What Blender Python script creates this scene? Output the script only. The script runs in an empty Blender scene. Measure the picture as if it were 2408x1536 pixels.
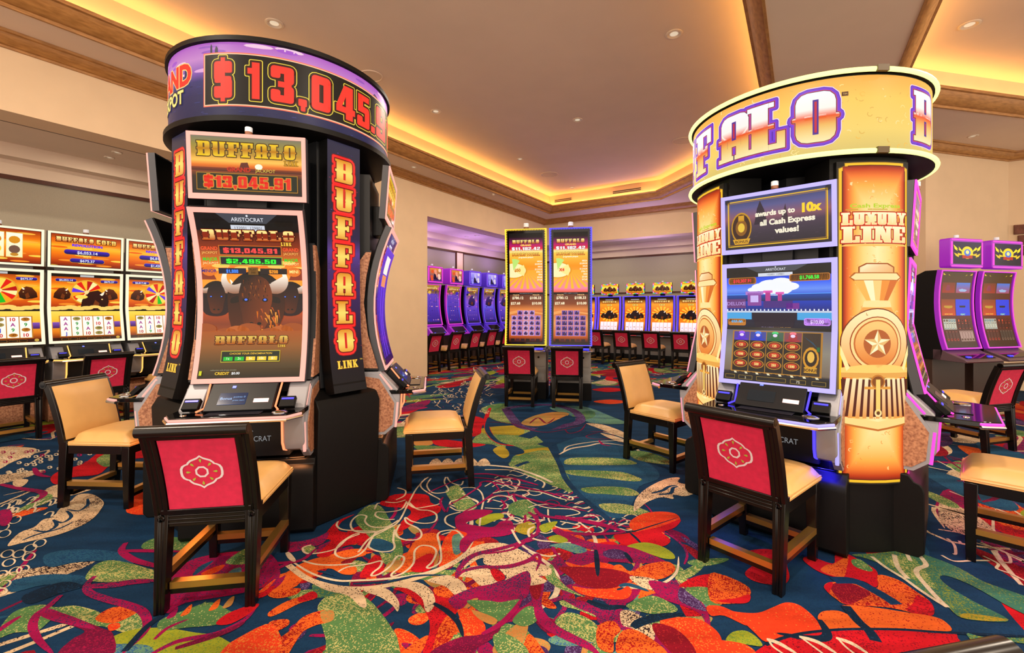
import bpy, bmesh, math, random
from mathutils import Vector, Matrix
from mathutils.geometry import tessellate_polygon
SC = bpy.context.scene
COL = SC.collection
rnd = random.Random(7)
PI = math.pi
# ---------------------------------------------------------------- camera, world, exposure
F, CH, HY = 1060.0, 1.45, 729.0          # focal length in pixels, camera height, horizon row (2408x1536 frame)
cam = bpy.data.cameras.new('camera')
cam.sensor_fit = 'HORIZONTAL'; cam.sensor_width = 36; cam.lens = F/2408*36
cam.shift_y = -(768-HY)/2408; cam.clip_start = .05; cam.clip_end = 100
co = bpy.data.objects.new('camera', cam); COL.objects.link(co)
co.location = (0, 0, CH); co.rotation_euler = (PI/2, 0, 0)
SC.camera = co
SC.view_settings.view_transform = 'Standard'; SC.view_settings.look = 'None'
SC.view_settings.exposure = 0.0; SC.view_settings.gamma = 1; SC.view_settings.use_curve_mapping = False
w = bpy.data.worlds.new('world'); SC.world = w; w.use_nodes = True
w.node_tree.nodes['Background'].inputs[0].default_value = (1, .82, .66, 1)
w.node_tree.nodes['Background'].inputs[1].default_value = 2.3  # added warm fill, entering where floor and ceiling stop behind the camera
try:
    SC.cycles.use_denoising = True; SC.cycles.max_bounces = 6; SC.cycles.sample_clamp_indirect = 4
except Exception: pass

P0 = Vector((-1.85, 9.85, 0)); A_ = Vector((.541, .841, 0)); B_ = Vector((.841, -.541, 0))
def R(p, q, z=0): return P0+A_*p+B_*q+Vector((0, 0, z))
ROOM_A = math.atan2(.841, .541)
def G(px, py):                            # a pixel on the floor -> floor point
    return Vector(((px-1204)*CH/(py-HY), F*CH/(py-HY), 0))

def area(name, loc, size, power, colr, dirv=(0, 0, -1), sy=None, spread=PI, vis=True):
    l = bpy.data.lights.new(name, 'AREA'); l.energy = power; l.color = colr; l.size = size
    l.spread = spread
    if sy: l.shape = 'RECTANGLE'; l.size_y = sy
    else: l.shape = 'DISK'
    o = bpy.data.objects.new(name, l); COL.objects.link(o); o.location = loc
    o.rotation_euler = Vector(dirv).to_track_quat('-Z', 'Y' if abs(dirv[2]) < .9 or True else 'X').to_euler()
    return o
def strip(name, p0, p1, wd, power, colr, dirv):        # an LED strip between two points
    p0 = Vector(p0); p1 = Vector(p1); L = (p1-p0).length
    l = bpy.data.lights.new(name, 'AREA'); l.shape = 'RECTANGLE'; l.size = L; l.size_y = wd
    l.energy = power*L; l.color = colr
    o = bpy.data.objects.new(name, l); COL.objects.link(o); o.location = (p0+p1)/2
    x = (p1-p0).normalized(); z = -Vector(dirv); z = (z-x*z.dot(x)).normalized(); y = z.cross(x)
    m = Matrix((x, y, z)).transposed(); o.rotation_euler = m.to_euler()
    return o

WARM = (1, .84, .66); AMB = (1, .51, .12)
LAMPS = [(-4.5, 3.3), (-1.0, 3.3), (2.5, 3.0), (-8.0, 3.3), (-11, 3.3), (-4.5, 10.6), (-1.2, 9.6), (-8, 10.5), (-6.0, 7.2), (-9, 7.2)]
for k, (p, q) in enumerate(LAMPS):
    area('ceiling_lamp', R(p, q, 4.74 if not 6.8 < q < 7.7 else 4.27), .30, 100, WARM)
for p, q, e in [(-7, -1.1, 7), (-5, -1.1, 7), (-3, -1.1, 6), (1.6, -1.1, 14), (3.6, -1.1, 14), (6.4, 1.6, 14), (6.4, 3.6, 14), (6.4, .2, 12)]:
    area('alcove_lamp', R(p, q, 3.60), .2, e, (1, .84, .66))
CZ = 4.46
for a, b, d in [((-12, .70), (4.55, .70), (0, .1)), ((4.48, .7), (4.48, 3.8), (.1, 0)), ((4.45, 3.85), (1.75, 6.55), (.1, .1)), ((1.7, 6.54), (-12, 6.54), (0, .1)),
                ((-12, 7.9), (.6, 7.9), (0, -.1)), ((.65, 7.95), (3.0, 10.3), (.1, -.1))]:
    strip('cove_strip', R(*a, CZ), R(*b, CZ), .04, 4.0, AMB, (0, 0, 1))
# ---------------------------------------------------------------- helpers
def s2l(c): return c/12.92 if c <= .04045 else ((c+.055)/1.055)**2.4
def hx(h, a=1.0):
    if not isinstance(h, str): return h
    h = h.lstrip('#'); return tuple(s2l(int(h[i:i+2], 16)/255) for i in (0, 2, 4))+(a,)
def mixc(a, b, t): a = hx(a); b = hx(b); return tuple(a[i]+(b[i]-a[i])*t for i in range(4))
MATS = {}
def mat(name, col='808080', rough=.5, metal=0, emit=0, ecol=None, spec=.5, noise=0, nscale=30, bump=0, coat=0, ncol=None, sample=True, stretch=None):
    if name in MATS: return MATS[name]
    m = bpy.data.materials.new(name); m.use_nodes = True; nt = m.node_tree; b = nt.nodes['Principled BSDF']
    b.inputs['Base Color'].default_value = hx(col); b.inputs['Roughness'].default_value = rough
    b.inputs['Metallic'].default_value = metal; b.inputs['Specular IOR Level'].default_value = spec
    b.inputs['Coat Weight'].default_value = coat
    if emit:
        b.inputs['Emission Color'].default_value = hx(ecol or col); b.inputs['Emission Strength'].default_value = emit
        if not sample: m.cycles.emission_sampling = 'NONE'
    if noise or bump:
        tc = nt.nodes.new('ShaderNodeTexCoord'); n = nt.nodes.new('ShaderNodeTexNoise'); n.inputs['Scale'].default_value = nscale; n.inputs['Detail'].default_value = 5
        mp = nt.nodes.new('ShaderNodeMapping'); nt.links.new(tc.outputs['Object'], mp.inputs[0]); nt.links.new(mp.outputs[0], n.inputs['Vector'])
        if stretch: mp.inputs['Scale'].default_value = stretch
        if noise:
            mx = nt.nodes.new('ShaderNodeMix'); mx.data_type = 'RGBA'
            rp = nt.nodes.new('ShaderNodeValToRGB'); rp.color_ramp.elements[0].position = .35; rp.color_ramp.elements[1].position = .68
            nt.links.new(n.outputs['Fac'], rp.inputs[0]); nt.links.new(rp.outputs[0], mx.inputs['Factor'])
            c = hx(col); mx.inputs['A'].default_value = c; mx.inputs['B'].default_value = hx(ncol) if ncol else tuple(x*(1-noise) for x in c[:3])+(1,)
            nt.links.new(mx.outputs['Result'], b.inputs['Base Color'])
        if bump:
            bp = nt.nodes.new('ShaderNodeBump'); bp.inputs['Strength'].default_value = bump; bp.inputs['Distance'].default_value = .01
            nt.links.new(n.outputs['Fac'], bp.inputs['Height']); nt.links.new(bp.outputs[0], b.inputs['Normal'])
    MATS[name] = m; return m
def artmat(name, strength, rough=.12, spec=.5, base=.02, gam=1.2):
    if name in MATS: return MATS[name]
    m = bpy.data.materials.new(name); m.use_nodes = True; nt = m.node_tree; b = nt.nodes['Principled BSDF']
    at = nt.nodes.new('ShaderNodeAttribute'); at.attribute_name = 'col'
    b.inputs['Base Color'].default_value = (base, base, base, 1); b.inputs['Roughness'].default_value = rough; b.inputs['Specular IOR Level'].default_value = spec
    gm = nt.nodes.new('ShaderNodeGamma'); gm.inputs['Gamma'].default_value = gam; nt.links.new(at.outputs['Color'], gm.inputs['Color'])
    nt.links.new(gm.outputs[0], b.inputs['Emission Color']); b.inputs['Emission Strength'].default_value = strength
    m.cycles.emission_sampling = 'NONE'
    MATS[name] = m; return m
SCREEN = artmat('lit_screen', 1.1, .15, .18, .01, 1.3); SIGN = artmat('lit_sign', 1.08, .4, .15, .01, 1.06)
BLACK = mat('black_laminate', '0a0a0b', .5, spec=.2, noise=.3, nscale=60)
GLOSS = mat('black_gloss', '050507', .07, spec=.4)
SATIN = mat('black_satin_metal', '101217', .4, spec=.3)
SILVER = mat('silver_paint', '94969e', .42, .25)
CHROME = mat('chrome', 'd8d8dc', .12, 1)
GREYBODY = mat('grey_paint', '8d8c8a', .4, .2)
CORK = mat('speckled_laminate', 'b98462', .5, noise=.6, nscale=70, ncol='7d4a32')
WALLM = mat('cream_wall', 'e2c8a4', .75, noise=.05, nscale=3)
CEILM = mat('ceiling_paint', 'e8d3bc', .8, noise=.04, nscale=2)
OLIVE = mat('olive_wall_fabric', 'aaa290', .85, noise=.1, nscale=120, bump=.05)
WOOD = mat('oak_moulding', 'b98548', .5, noise=.3, nscale=9, ncol='9a6a34', stretch=(1, 1, 6))
DWOOD = mat('dark_wood_trim', '54260f', .45, noise=.3, nscale=9)
WHITEP = mat('white_fitting', 'e6d6c0', .5)
LAMPGLASS = mat('lamp_glow', 'b8a890', .4, emit=.55, ecol='fff0d0', sample=False)
GRILLE = mat('vent_dark', '3a2812', .6)

class MB:
    def __init__(s): s.v = []; s.f = []; s.m = []; s.c = []; s.mats = []; s.has = False
    def mi(s, m):
        if m not in s.mats: s.mats.append(m)
        return s.mats.index(m)
    def add(s, vs, fs, m, cols=None):
        o = len(s.v); s.v += [tuple(v) for v in vs]; i = s.mi(m)
        for k, f in enumerate(fs):
            s.f.append(tuple(o+j for j in f)); s.m.append(i)
            if cols: s.c.append(cols[k]); s.has = True
            else: s.c.append(None)
        return s
    def box(s, x0, x1, y0, y1, z0, z1, m, fn=None):
        vs = [(x, y, z) for z in (z0, z1) for y in (y0, y1) for x in (x0, x1)]
        if fn: vs = [fn(*v) for v in vs]
        return s.add(vs, [(0, 2, 3, 1), (4, 5, 7, 6), (0, 1, 5, 4), (2, 6, 7, 3), (0, 4, 6, 2), (1, 3, 7, 5)], m)
    def prism(s, poly, t0, t1, m, fn):    # polygon in (a,b) swept along t; fn(a,b,t)->point
        n = len(poly); vs = [fn(a, b, t0) for a, b in poly]+[fn(a, b, t1) for a, b in poly]
        return s.add(vs, [tuple(range(n))[::-1], tuple(range(n, 2*n))]+[(i, (i+1) % n, n+(i+1) % n, n+i) for i in range(n)], m)
    def tube(s, pts, r, m, n=8, closed=False):
        pts = [Vector(p) for p in pts]; rs = r if isinstance(r, (list, tuple)) else [r]*len(pts)
        vs = []; N = len(pts)
        for i, p in enumerate(pts):
            a = pts[(i-1) % N] if (i > 0 or closed) else p; b = pts[(i+1) % N] if (i < N-1 or closed) else p
            t = (b-a).normalized(); u = t.orthogonal() if abs(t.z) > .95 else t.cross(Vector((0, 0, 1)))
            u.normalize(); w_ = t.cross(u)
            if i and pu.dot(u) < 0: u = -u; w_ = -w_
            pu = u
            vs += [p+(u*math.cos(2*PI*k/n)+w_*math.sin(2*PI*k/n))*rs[i] for k in range(n)]
        fs = [(i*n+k, i*n+(k+1) % n, ((i+1) % N)*n+(k+1) % n, ((i+1) % N)*n+k) for i in range(N if closed else N-1) for k in range(n)]
        if not closed: fs += [tuple(range(n))[::-1], tuple(range((N-1)*n, N*n))]
        return s.add(vs, fs, m)
    def lathe(s, prof, m, c=(0, 0, 0), n=24, a0=0, a1=2*PI, fn=None):
        full = abs(a1-a0-2*PI) < 1e-6; cols = n if full else n+1; vs = []
        for r, z in prof:
            for k in range(cols):
                a = a0+(a1-a0)*k/n; p = (c[0]+r*math.cos(a), c[1]+r*math.sin(a), c[2]+z)
                vs.append(fn(*p) if fn else p)
        fs = []
        for i in range(len(prof)-1):
            for k in range(n):
                k2 = (k+1) % cols; fs.append((i*cols+k, i*cols+k2, (i+1)*cols+k2, (i+1)*cols+k))
        return s.add(vs, fs, m)
    def slab(s, S, u0, u1, v0, v1, h0, h1, m, n=10):   # a solid block that follows a curved surface
        vs = []
        for i in range(n+1):
            v = v0+(v1-v0)*i/n; vs += [S(u0, v, h0), S(u1, v, h0), S(u1, v, h1), S(u0, v, h1)]
        fs = [(i*4+k, i*4+(k+1) % 4, i*4+4+(k+1) % 4, i*4+4+k) for i in range(n) for k in range(4)]+[(3, 2, 1, 0), (n*4, n*4+1, n*4+2, n*4+3)]
        return s.add(vs, fs, m)
    def frame(s, S, W, H, b, h0, h1, m, n=10, bt=None, bb=None, o=0):
        bt = bt or b; bb = bb or b
        s.slab(S, -o, b, 0, H, h0, h1, m, n); s.slab(S, W-b, W+o, 0, H, h0, h1, m, n)
        s.slab(S, b, W-b, H-bt, H, h0, h1, m, 2); s.slab(S, b, W-b, 0, bb, h0, h1, m, 2); return s
    def art(s, art, fn, m):
        vs, fs, cs = art.mesh(); return s.add([fn(*v) for v in vs], fs, m, cs)
    def build(s, name, parent=None, bevel=0, seg=2, smooth=35, fixn=True):
        me = bpy.data.meshes.new(name); me.from_pydata(s.v, [], s.f)
        for m in s.mats: me.materials.append(m)
        me.polygons.foreach_set('material_index', s.m)
        if s.has:
            ca = me.color_attributes.new('col', 'FLOAT_COLOR', 'CORNER'); d = []
            for f, c in zip(s.f, s.c):
                if c is None: d += [0, 0, 0, 1]*len(f)
                else:
                    for q in c: d += list(q)
            ca.data.foreach_set('color', d)
        if fixn:
            bm = bmesh.new(); bm.from_mesh(me); bmesh.ops.recalc_face_normals(bm, faces=bm.faces[:]); bm.to_mesh(me); bm.free()
        if smooth:
            me.polygons.foreach_set('use_smooth', [True]*len(me.polygons)); me.set_sharp_from_angle(angle=math.radians(smooth))
        o = bpy.data.objects.new(name, me); COL.objects.link(o)
        if parent: o.parent = parent
        if bevel:
            b = o.modifiers.new('bevel', 'BEVEL'); b.width = bevel; b.segments = seg; b.limit_method = 'ANGLE'; b.angle_limit = math.radians(40)
        return o
def thing(name, label, cat, loc=(0, 0, 0), rz=0, group=None):
    o = bpy.data.objects.new(name, None); COL.objects.link(o); o.location = loc; o.rotation_euler = (0, 0, rz); o.empty_display_size = .1
    return tag(o, label, cat, group)
def tag(o, label, cat, group=None):
    o['label'] = label; o['category'] = cat
    if group: o['group'] = group
    return o
def struct(o): o['kind'] = 'structure'; return o
def dup(root, loc, rz, label=None, group=None):
    r = root.copy(); COL.objects.link(r); r.location = loc; r.rotation_euler = (0, 0, rz)
    if label: r['label'] = label
    if group: r['group'] = group
    for ch in list(root.children):
        c = ch.copy(); COL.objects.link(c); c.parent = r
        for g in ch.children:
            d = g.copy(); COL.objects.link(d); d.parent = c
    return r

# flat artwork: coloured polygons in layers, later laid on a (curved) face
_tx = {}
def text_tris(sv, off):
    k = (sv, off)
    if k not in _tx:
        c = bpy.data.curves.new('t', 'FONT'); c.body = sv; c.size = 1; c.offset = off; c.resolution_u = 3
        o = bpy.data.objects.new('t', c); me = o.to_mesh()
        vs = [(v.co.x, v.co.y) for v in me.vertices]; fs = [tuple(p.vertices) for p in me.polygons]
        o.to_mesh_clear(); bpy.data.objects.remove(o); bpy.data.curves.remove(c)
        _tx[k] = (vs, fs, min(v[0] for v in vs), max(v[0] for v in vs), min(v[1] for v in vs), max(v[1] for v in vs))
    return _tx[k]
def rr(x0, y0, x1, y1, r=0, n=3):
    r = min(r, (x1-x0)/2, (y1-y0)/2)
    if r <= 0: return [(x0, y0), (x1, y0), (x1, y1), (x0, y1)]
    out = []
    for cx, cy, a in ((x1-r, y0+r, -90), (x1-r, y1-r, 0), (x0+r, y1-r, 90), (x0+r, y0+r, 180)):
        for i in range(n+1):
            t = math.radians(a+90*i/n); out.append((cx+r*math.cos(t), cy+r*math.sin(t)))
    return out
GLY = {  # heavy slab letters: width, boxes (x0,y0,x1,y1,radius), counters
 'B': (.64, [(.05, 0, .34, 1, 0), (0, 0, .4, .1, 0), (0, .9, .4, 1, 0), (.1, 0, .63, .53, .13), (.1, .47, .61, 1, .13), (0, .45, .2, .55, 0)], [(.29, .13, .37, .43), (.29, .57, .37, .87)]),
 'U': (.64, [(.05, .1, .28, 1, 0), (.37, .1, .59, 1, 0), (.05, 0, .59, .4, .15), (0, .9, .31, 1, 0), (.34, .9, .64, 1, 0), (0, .45, .64, .54, 0)], [(.28, .14, .36, 1)]),
 'F': (.6, [(.07, 0, .33, 1, 0), (0, 0, .42, .1, 0), (0, .88, .58, 1, 0), (.46, .66, .58, 1, 0), (.3, .42, .48, .57, 0), (.4, .36, .48, .62, 0), (0, .45, .2, .54, 0)], []),
 'A': (.64, [(.06, 0, .28, .85, 0), (.36, 0, .58, .85, 0), (.06, .5, .58, 1, .18), (.2, .3, .44, .44, 0), (0, 0, .31, .1, 0), (.33, 0, .64, .1, 0), (0, .45, .64, .54, 0)], [(.28, .44, .36, .85)]),
 'L': (.6, [(.07, 0, .33, 1, 0), (0, .9, .42, 1, 0), (0, 0, .58, .12, 0), (.46, 0, .58, .36, 0), (0, .45, .42, .54, 0)], []),
 'O': (.64, [(.05, 0, .59, 1, .2), (0, .45, .64, .54, .03)], [(.28, .15, .36, .85)]),
 'I': (.42, [(.08, 0, .34, 1, 0), (0, 0, .42, .11, 0), (0, .89, .42, 1, 0)], []),
 'N': (.7, [(.06, 0, .22, 1, 0), (.48, 0, .64, 1, 0), (0, 0, .3, .1, 0), (0, .9, .26, 1, 0), (.42, .9, .7, 1, 0), (.4, 0, .66, .2, 0)], []),
 'K': (.68, [(.06, 0, .28, 1, 0), (0, 0, .34, .11, 0), (0, .89, .34, 1, 0), (.4, 0, .68, .11, 0), (.4, .89, .66, 1, 0), (.2, .4, .4, .6, 0)], []),
 'G': (.64, [(.05, 0, .34, 1, .18), (.05, 0, .6, .3, .12), (.05, .7, .6, 1, .12), (.36, .1, .6, .46, 0)], []),
 'R': (.66, [(.05, 0, .33, 1, 0), (0, 0, .38, .1, 0), (0, .9, .4, 1, 0), (.1, .45, .61, 1, .13), (.36, 0, .62, .5, 0), (.36, 0, .66, .1, 0)], [(.29, .57, .37, .87)]),
 'D': (.64, [(.05, 0, .34, 1, 0), (0, 0, .4, .1, 0), (0, .9, .4, 1, 0), (.1, 0, .62, 1, .2)], [(.29, .14, .37, .86)]),
}
GLY.update({
 '1': (.42, [(.15, 0, .41, 1, 0), (0, .68, .22, .84, 0)], []),
 '3': (.58, [(0, .80, .58, 1, .09), (.18, .42, .52, .58, 0), (0, 0, .58, .20, .09), (.33, .52, .58, .97, .1), (.33, .03, .58, .48, .1), (0, .66, .24, .95, .06), (0, .05, .24, .34, .06)], []),
 '0': (.56, [(0, .12, .22, .88, 0), (.34, .12, .56, .88, 0), (0, .76, .56, 1, .12), (0, 0, .56, .24, .12)], []),
 '4': (.62, [(.3, 0, .54, 1, 0), (0, .18, .62, .36, 0)], []),
 '5': (.58, [(.04, .82, .55, 1, 0), (.04, .45, .26, 1, 0), (.04, .45, .56, .65, .08), (.34, .05, .58, .6, .1), (0, 0, .58, .18, .09), (0, 0, .24, .32, .06)], []),
 '9': (.56, [(0, .45, .22, .9, .06), (.34, .08, .56, .92, 0), (0, .80, .56, 1, .1), (0, .38, .5, .56, .08), (0, 0, .56, .19, .09), (0, .04, .22, .3, .05)], []),
 '2': (.56, [(0, .8, .56, 1, .1), (0, .66, .22, .95, .06), (.34, .5, .56, .95, .08), (0, 0, .56, .19, 0), (.2, .40, .5, .58, .05), (0, .05, .24, .46, .05)], []),
 '6': (.56, [(0, .08, .22, .92, 0), (.34, .08, .56, .52, .06), (0, .80, .56, 1, .1), (.06, .42, .56, .6, .08), (0, 0, .56, .2, .1), (.34, .68, .56, .95, .06)], []),
 '8': (.56, [(0, .05, .22, .46, .05), (.34, .05, .56, .46, .05), (0, .54, .22, .95, .05), (.34, .54, .56, .95, .05), (0, .8, .56, 1, .1), (0, 0, .56, .2, .1), (.04, .40, .52, .6, .04)], []),
 '$': (.58, [(0, .80, .58, 1, .09), (0, .48, .24, .95, .09), (.02, .41, .56, .59, .06), (.34, .05, .58, .52, .09), (0, 0, .58, .20, .09), (.34, .68, .58, .92, .05), (0, .08, .24, .32, .05), (.22, -.10, .36, 1.10, 0)], []),
 ',': (.22, [(0, 0, .22, .2, .03), (.06, -.14, .18, .04, .03)], []), '.': (.22, [(0, 0, .22, .2, .03)], []),
})
GLY.update({'X': (.66, [(0, 0, .28, .1, 0), (.38, 0, .66, .1, 0), (0, .9, .28, 1, 0), (.38, .9, .66, 1, 0)], []), 'Y': (.66, [(.22, 0, .44, .5, 0), (.14, 0, .52, .1, 0), (0, .9, .28, 1, 0), (.38, .9, .66, 1, 0)], []),
 'E': (.6, [(.06, 0, .3, 1, 0), (0, 0, .56, .11, 0), (0, .89, .56, 1, 0), (.44, 0, .56, .32, 0), (.44, .68, .56, 1, 0), (.2, .45, .44, .56, 0)], [])})
GLY['l'] = (GLY['L'][0], [q for q in GLY['L'][1] if q[1] != .45], []); GLY['u'] = (.64, [q for q in GLY['U'][1] if q[1] != .45], GLY['U'][2])
DIAG = {'X': [[(.04, 1), (.26, 1), (.62, 0), (.40, 0)], [(.04, 0), (.26, 0), (.62, 1), (.40, 1)]], 'Y': [[(.04, 1), (.26, 1), (.44, .4), (.22, .4)], [(.40, 1), (.62, 1), (.44, .4), (.22, .4)]], '4': [(0, .36), (.18, .36), (.42, 1), (.24, 1)], 'N': [(.1, 1), (.34, 1), (.62, 0), (.38, 0)], 'K': [[(.24, .5), (.42, .62), (.64, .95), (.44, .95)], [(.24, .52), (.44, .56), (.68, .05), (.42, .05)]]}
def clipy(P, y0, y1):
    for lim, sg in ((y0, 1), (y1, -1)):
        out = []
        for i in range(len(P)):
            a, b = P[i-1], P[i]; da, db = (a[1]-lim)*sg, (b[1]-lim)*sg
            if (da < 0) != (db < 0): t = da/(da-db); out.append((a[0]+(b[0]-a[0])*t, lim))
            if db >= 0: out.append(b)
        P = out
        if len(P) < 3: return []
    return P
class Art:
    def __init__(s, W, H, cu=0, cv=0): s.W = W; s.H = H; s.it = []; s.L = 0; s.cu = cu; s.cv = cv; s.eps = .0003
    def up(s): s.L += 1; return s
    def poly(s, pts, col):
        if callable(col): cs = [hx(col(x, y)) for x, y in pts]
        elif isinstance(col, list): cs = [hx(c) for c in col]
        else: cs = [hx(col)]*len(pts)
        s.it.append((pts, cs, s.L)); return s
    def rect(s, x0, y0, x1, y1, col, r=0):
        if isinstance(col, tuple) and isinstance(col[0], (str, tuple)):    # (bottom, top)
            b, t = col; f = lambda x, y: mixc(b, t, (y-y0)/(y1-y0) if y1 > y0 else 0)
            return s.poly(rr(x0, y0, x1, y1, r), f)
        return s.poly(rr(x0, y0, x1, y1, r), col)
    def grad(s, x0, y0, x1, y1, stops):
        for (t0, c0), (t1, c1) in zip(stops, stops[1:]):
            s.rect(x0, y0+(y1-y0)*t0, x1, y0+(y1-y0)*t1, (c0, c1))
        return s
    def ell(s, x, y, rx, ry, col, n=20, a0=0):
        return s.poly([(x+rx*math.cos(a0+2*PI*k/n), y+ry*math.sin(a0+2*PI*k/n)) for k in range(n)], col)
    def wedge(s, x, y, r0, r1, a0, a1, col, n=3, k=1):
        o = [(x+r1*math.cos(a0+(a1-a0)*i/n), y+k*r1*math.sin(a0+(a1-a0)*i/n)) for i in range(n+1)]
        return s.poly(o+([(x, y)] if r0 <= 0 else [(x+r0*math.cos(a1+(a0-a1)*i/n), y+k*r0*math.sin(a1+(a0-a1)*i/n)) for i in range(n+1)]), col)
    def border(s, x0, y0, x1, y1, t, col):
        return s.rect(x0, y0, x1, y0+t, col).rect(x0, y1-t, x1, y1, col).rect(x0, y0+t, x0+t, y1-t, col).rect(x1-t, y0+t, x1, y1-t, col)
    def line(s, pts, wd, col, taper=None):
        n = len(pts); L = []; Rr = []
        for i, (x, y) in enumerate(pts):
            a = pts[max(0, i-1)]; b = pts[min(n-1, i+1)]; dx, dy = b[0]-a[0], b[1]-a[1]; d = math.hypot(dx, dy) or 1
            h = wd/2*(taper(i/(n-1)) if taper else 1); L.append((x-dy/d*h, y+dx/d*h)); Rr.append((x+dy/d*h, y-dx/d*h))
        for i in range(n-1): s.poly([L[i], Rr[i], Rr[i+1], L[i+1]], col)
        return s
    def text(s, sv, x, y, h, col, off=0.0, xs=1.0, al='c', wmax=None, rot=0):
        vs, fs, x0, x1, y0, y1 = text_tris(sv, 0.0); ov, of = (vs, fs) if not off else text_tris(sv, off)[:2]
        k = h/.7; kx = k*xs; wd = (x1-x0)*kx
        if wmax and wd > wmax: kx *= wmax/wd; wd = wmax
        ox = x-(wd/2 if al == 'c' else wd if al == 'r' else 0)-x0*kx
        P = [(ox+a*kx, y+b*k) for a, b in ov]
        if rot:
            c_, s_ = math.cos(rot), math.sin(rot); P = [(x+(a-x)*c_-(b-y)*s_, y+(a-x)*s_+(b-y)*c_) for a, b in P]
        if isinstance(col, tuple) and isinstance(col[0], (str, tuple)): b_, t_ = col; col = lambda X, Y: mixc(b_, t_, min(1, max(0, (Y-y)/h)))
        for f in of: s.poly([P[i] for i in f], col)
        return s
    def slabtext(s, sv, x, y, h, fill, outs, hole, xs=1.0, gap=.05, al='c', vert=False, step=1.1, hole2=None):
        """outs: [(inflate, colour)...] from the outside in; fill: colour or function(t)"""
        ws = [GLY[c][0]*h*xs if c in GLY else h*.4*xs for c in sv]; tot = sum(ws)+gap*h*(len(sv)-1)
        pos = []; cx = x-tot/2 if al == 'c' else x
        for i, c in enumerate(sv):
            if vert: pos.append((x-ws[i]/2, y-i*h*step))
            else: pos.append((cx, y)); cx += ws[i]+gap*h
        def draw(e, col, ff=None, nb=6):
            for (gx, gy), c in zip(pos, sv):
                if c not in GLY: continue
                for (a, b, c2, d, r) in GLY[c][1]:
                    X0, Y0, X1, Y1 = gx+a*h*xs-e, gy+b*h-e, gx+c2*h*xs+e, gy+d*h+e
                    if ff:
                        for kb in range(nb):
                            pb = clipy(rr(X0, Y0, X1, Y1, r*h*min(1, xs)+e if r else e*.6), gy+h*kb/nb if kb else -9, gy+h*(kb+1)/nb if kb < nb-1 else 9)
                            if len(pb) > 2: s.poly(pb, lambda X, Y, gy=gy: ff(min(1, max(0, (Y-gy)/h))))
                    else: s.rect(X0, Y0, X1, Y1, col, r*h*min(1, xs)+e if r else e*.6)
                dg = DIAG.get(c, [])
                for pl in (dg if dg and isinstance(dg[0], list) else [dg] if dg else []):
                    s.poly([(gx+a*h*xs, gy+b*h) for a, b in pl], col if not ff else (lambda X, Y, gy=gy: ff(min(1, max(0, (Y-gy)/h)))))
        for e, c in outs: draw(e, c); s.up()
        if callable(fill): draw(0, None, fill)
        else: draw(0, fill)
        if hole:
            s.up()
            for (gx, gy), c in zip(pos, sv):
                for (a, b, c2, d) in GLY.get(c, (0, [], []))[2]: s.rect(gx+a*h*xs, gy+b*h, gx+c2*h*xs, gy+d*h, hole)
            if hole2:
                s.up()
                for (gx, gy), c in zip(pos, sv):
                    for (a, b, c2, d) in GLY.get(c, (0, [], []))[2]: q = (c2-a)*.3; s.rect(gx+(a+q)*h*xs, gy+(b+.04)*h, gx+(c2-q)*h*xs, gy+(d-.04)*h, hole2)
        s.up(); return s
    def mesh(s):
        bm = bmesh.new(); cl = bm.loops.layers.float_color.new('c')
        for pts, cs, L in s.it:
            vs = [bm.verts.new((x, y, L*s.eps)) for x, y in pts]
            try: f = bm.faces.new(vs)
            except Exception: continue
            for lp, c in zip(f.loops, cs): lp[cl] = c
        if s.cu or s.cv:
            bmesh.ops.triangulate(bm, faces=[f for f in bm.faces if len(f.verts) > 4])
            for step, ax, tot in ((s.cu, 0, s.W), (s.cv, 1, s.H)):
                if not step: continue
                k = step
                while k < tot-1e-6:
                    no = (1, 0, 0) if ax == 0 else (0, 1, 0); pc = (k, 0, 0) if ax == 0 else (0, k, 0)
                    bmesh.ops.bisect_plane(bm, geom=bm.verts[:]+bm.edges[:]+bm.faces[:], plane_co=pc, plane_no=no, dist=1e-6); k += step
        if any(x < -1e-6 or x > s.W+1e-6 or y < -1e-6 or y > s.H+1e-6 for pts, _, _ in s.it for x, y in pts):
            bmesh.ops.triangulate(bm, faces=[f for f in bm.faces if len(f.verts) > 4])
            for pc, no in (((0, 0, 0), (-1, 0, 0)), ((s.W, 0, 0), (1, 0, 0)), ((0, 0, 0), (0, -1, 0)), ((0, s.H, 0), (0, 1, 0))):
                bmesh.ops.bisect_plane(bm, geom=bm.verts[:]+bm.edges[:]+bm.faces[:], plane_co=pc, plane_no=no, dist=1e-6, clear_outer=True)
        bm.verts.index_update()
        vs = [tuple(v.co) for v in bm.verts]; fs = []; cs = []
        for f in bm.faces:
            fs.append(tuple(v.index for v in f.verts)); cs.append([tuple(l[cl]) for l in f.loops])
        bm.free(); return vs, fs, cs
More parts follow.
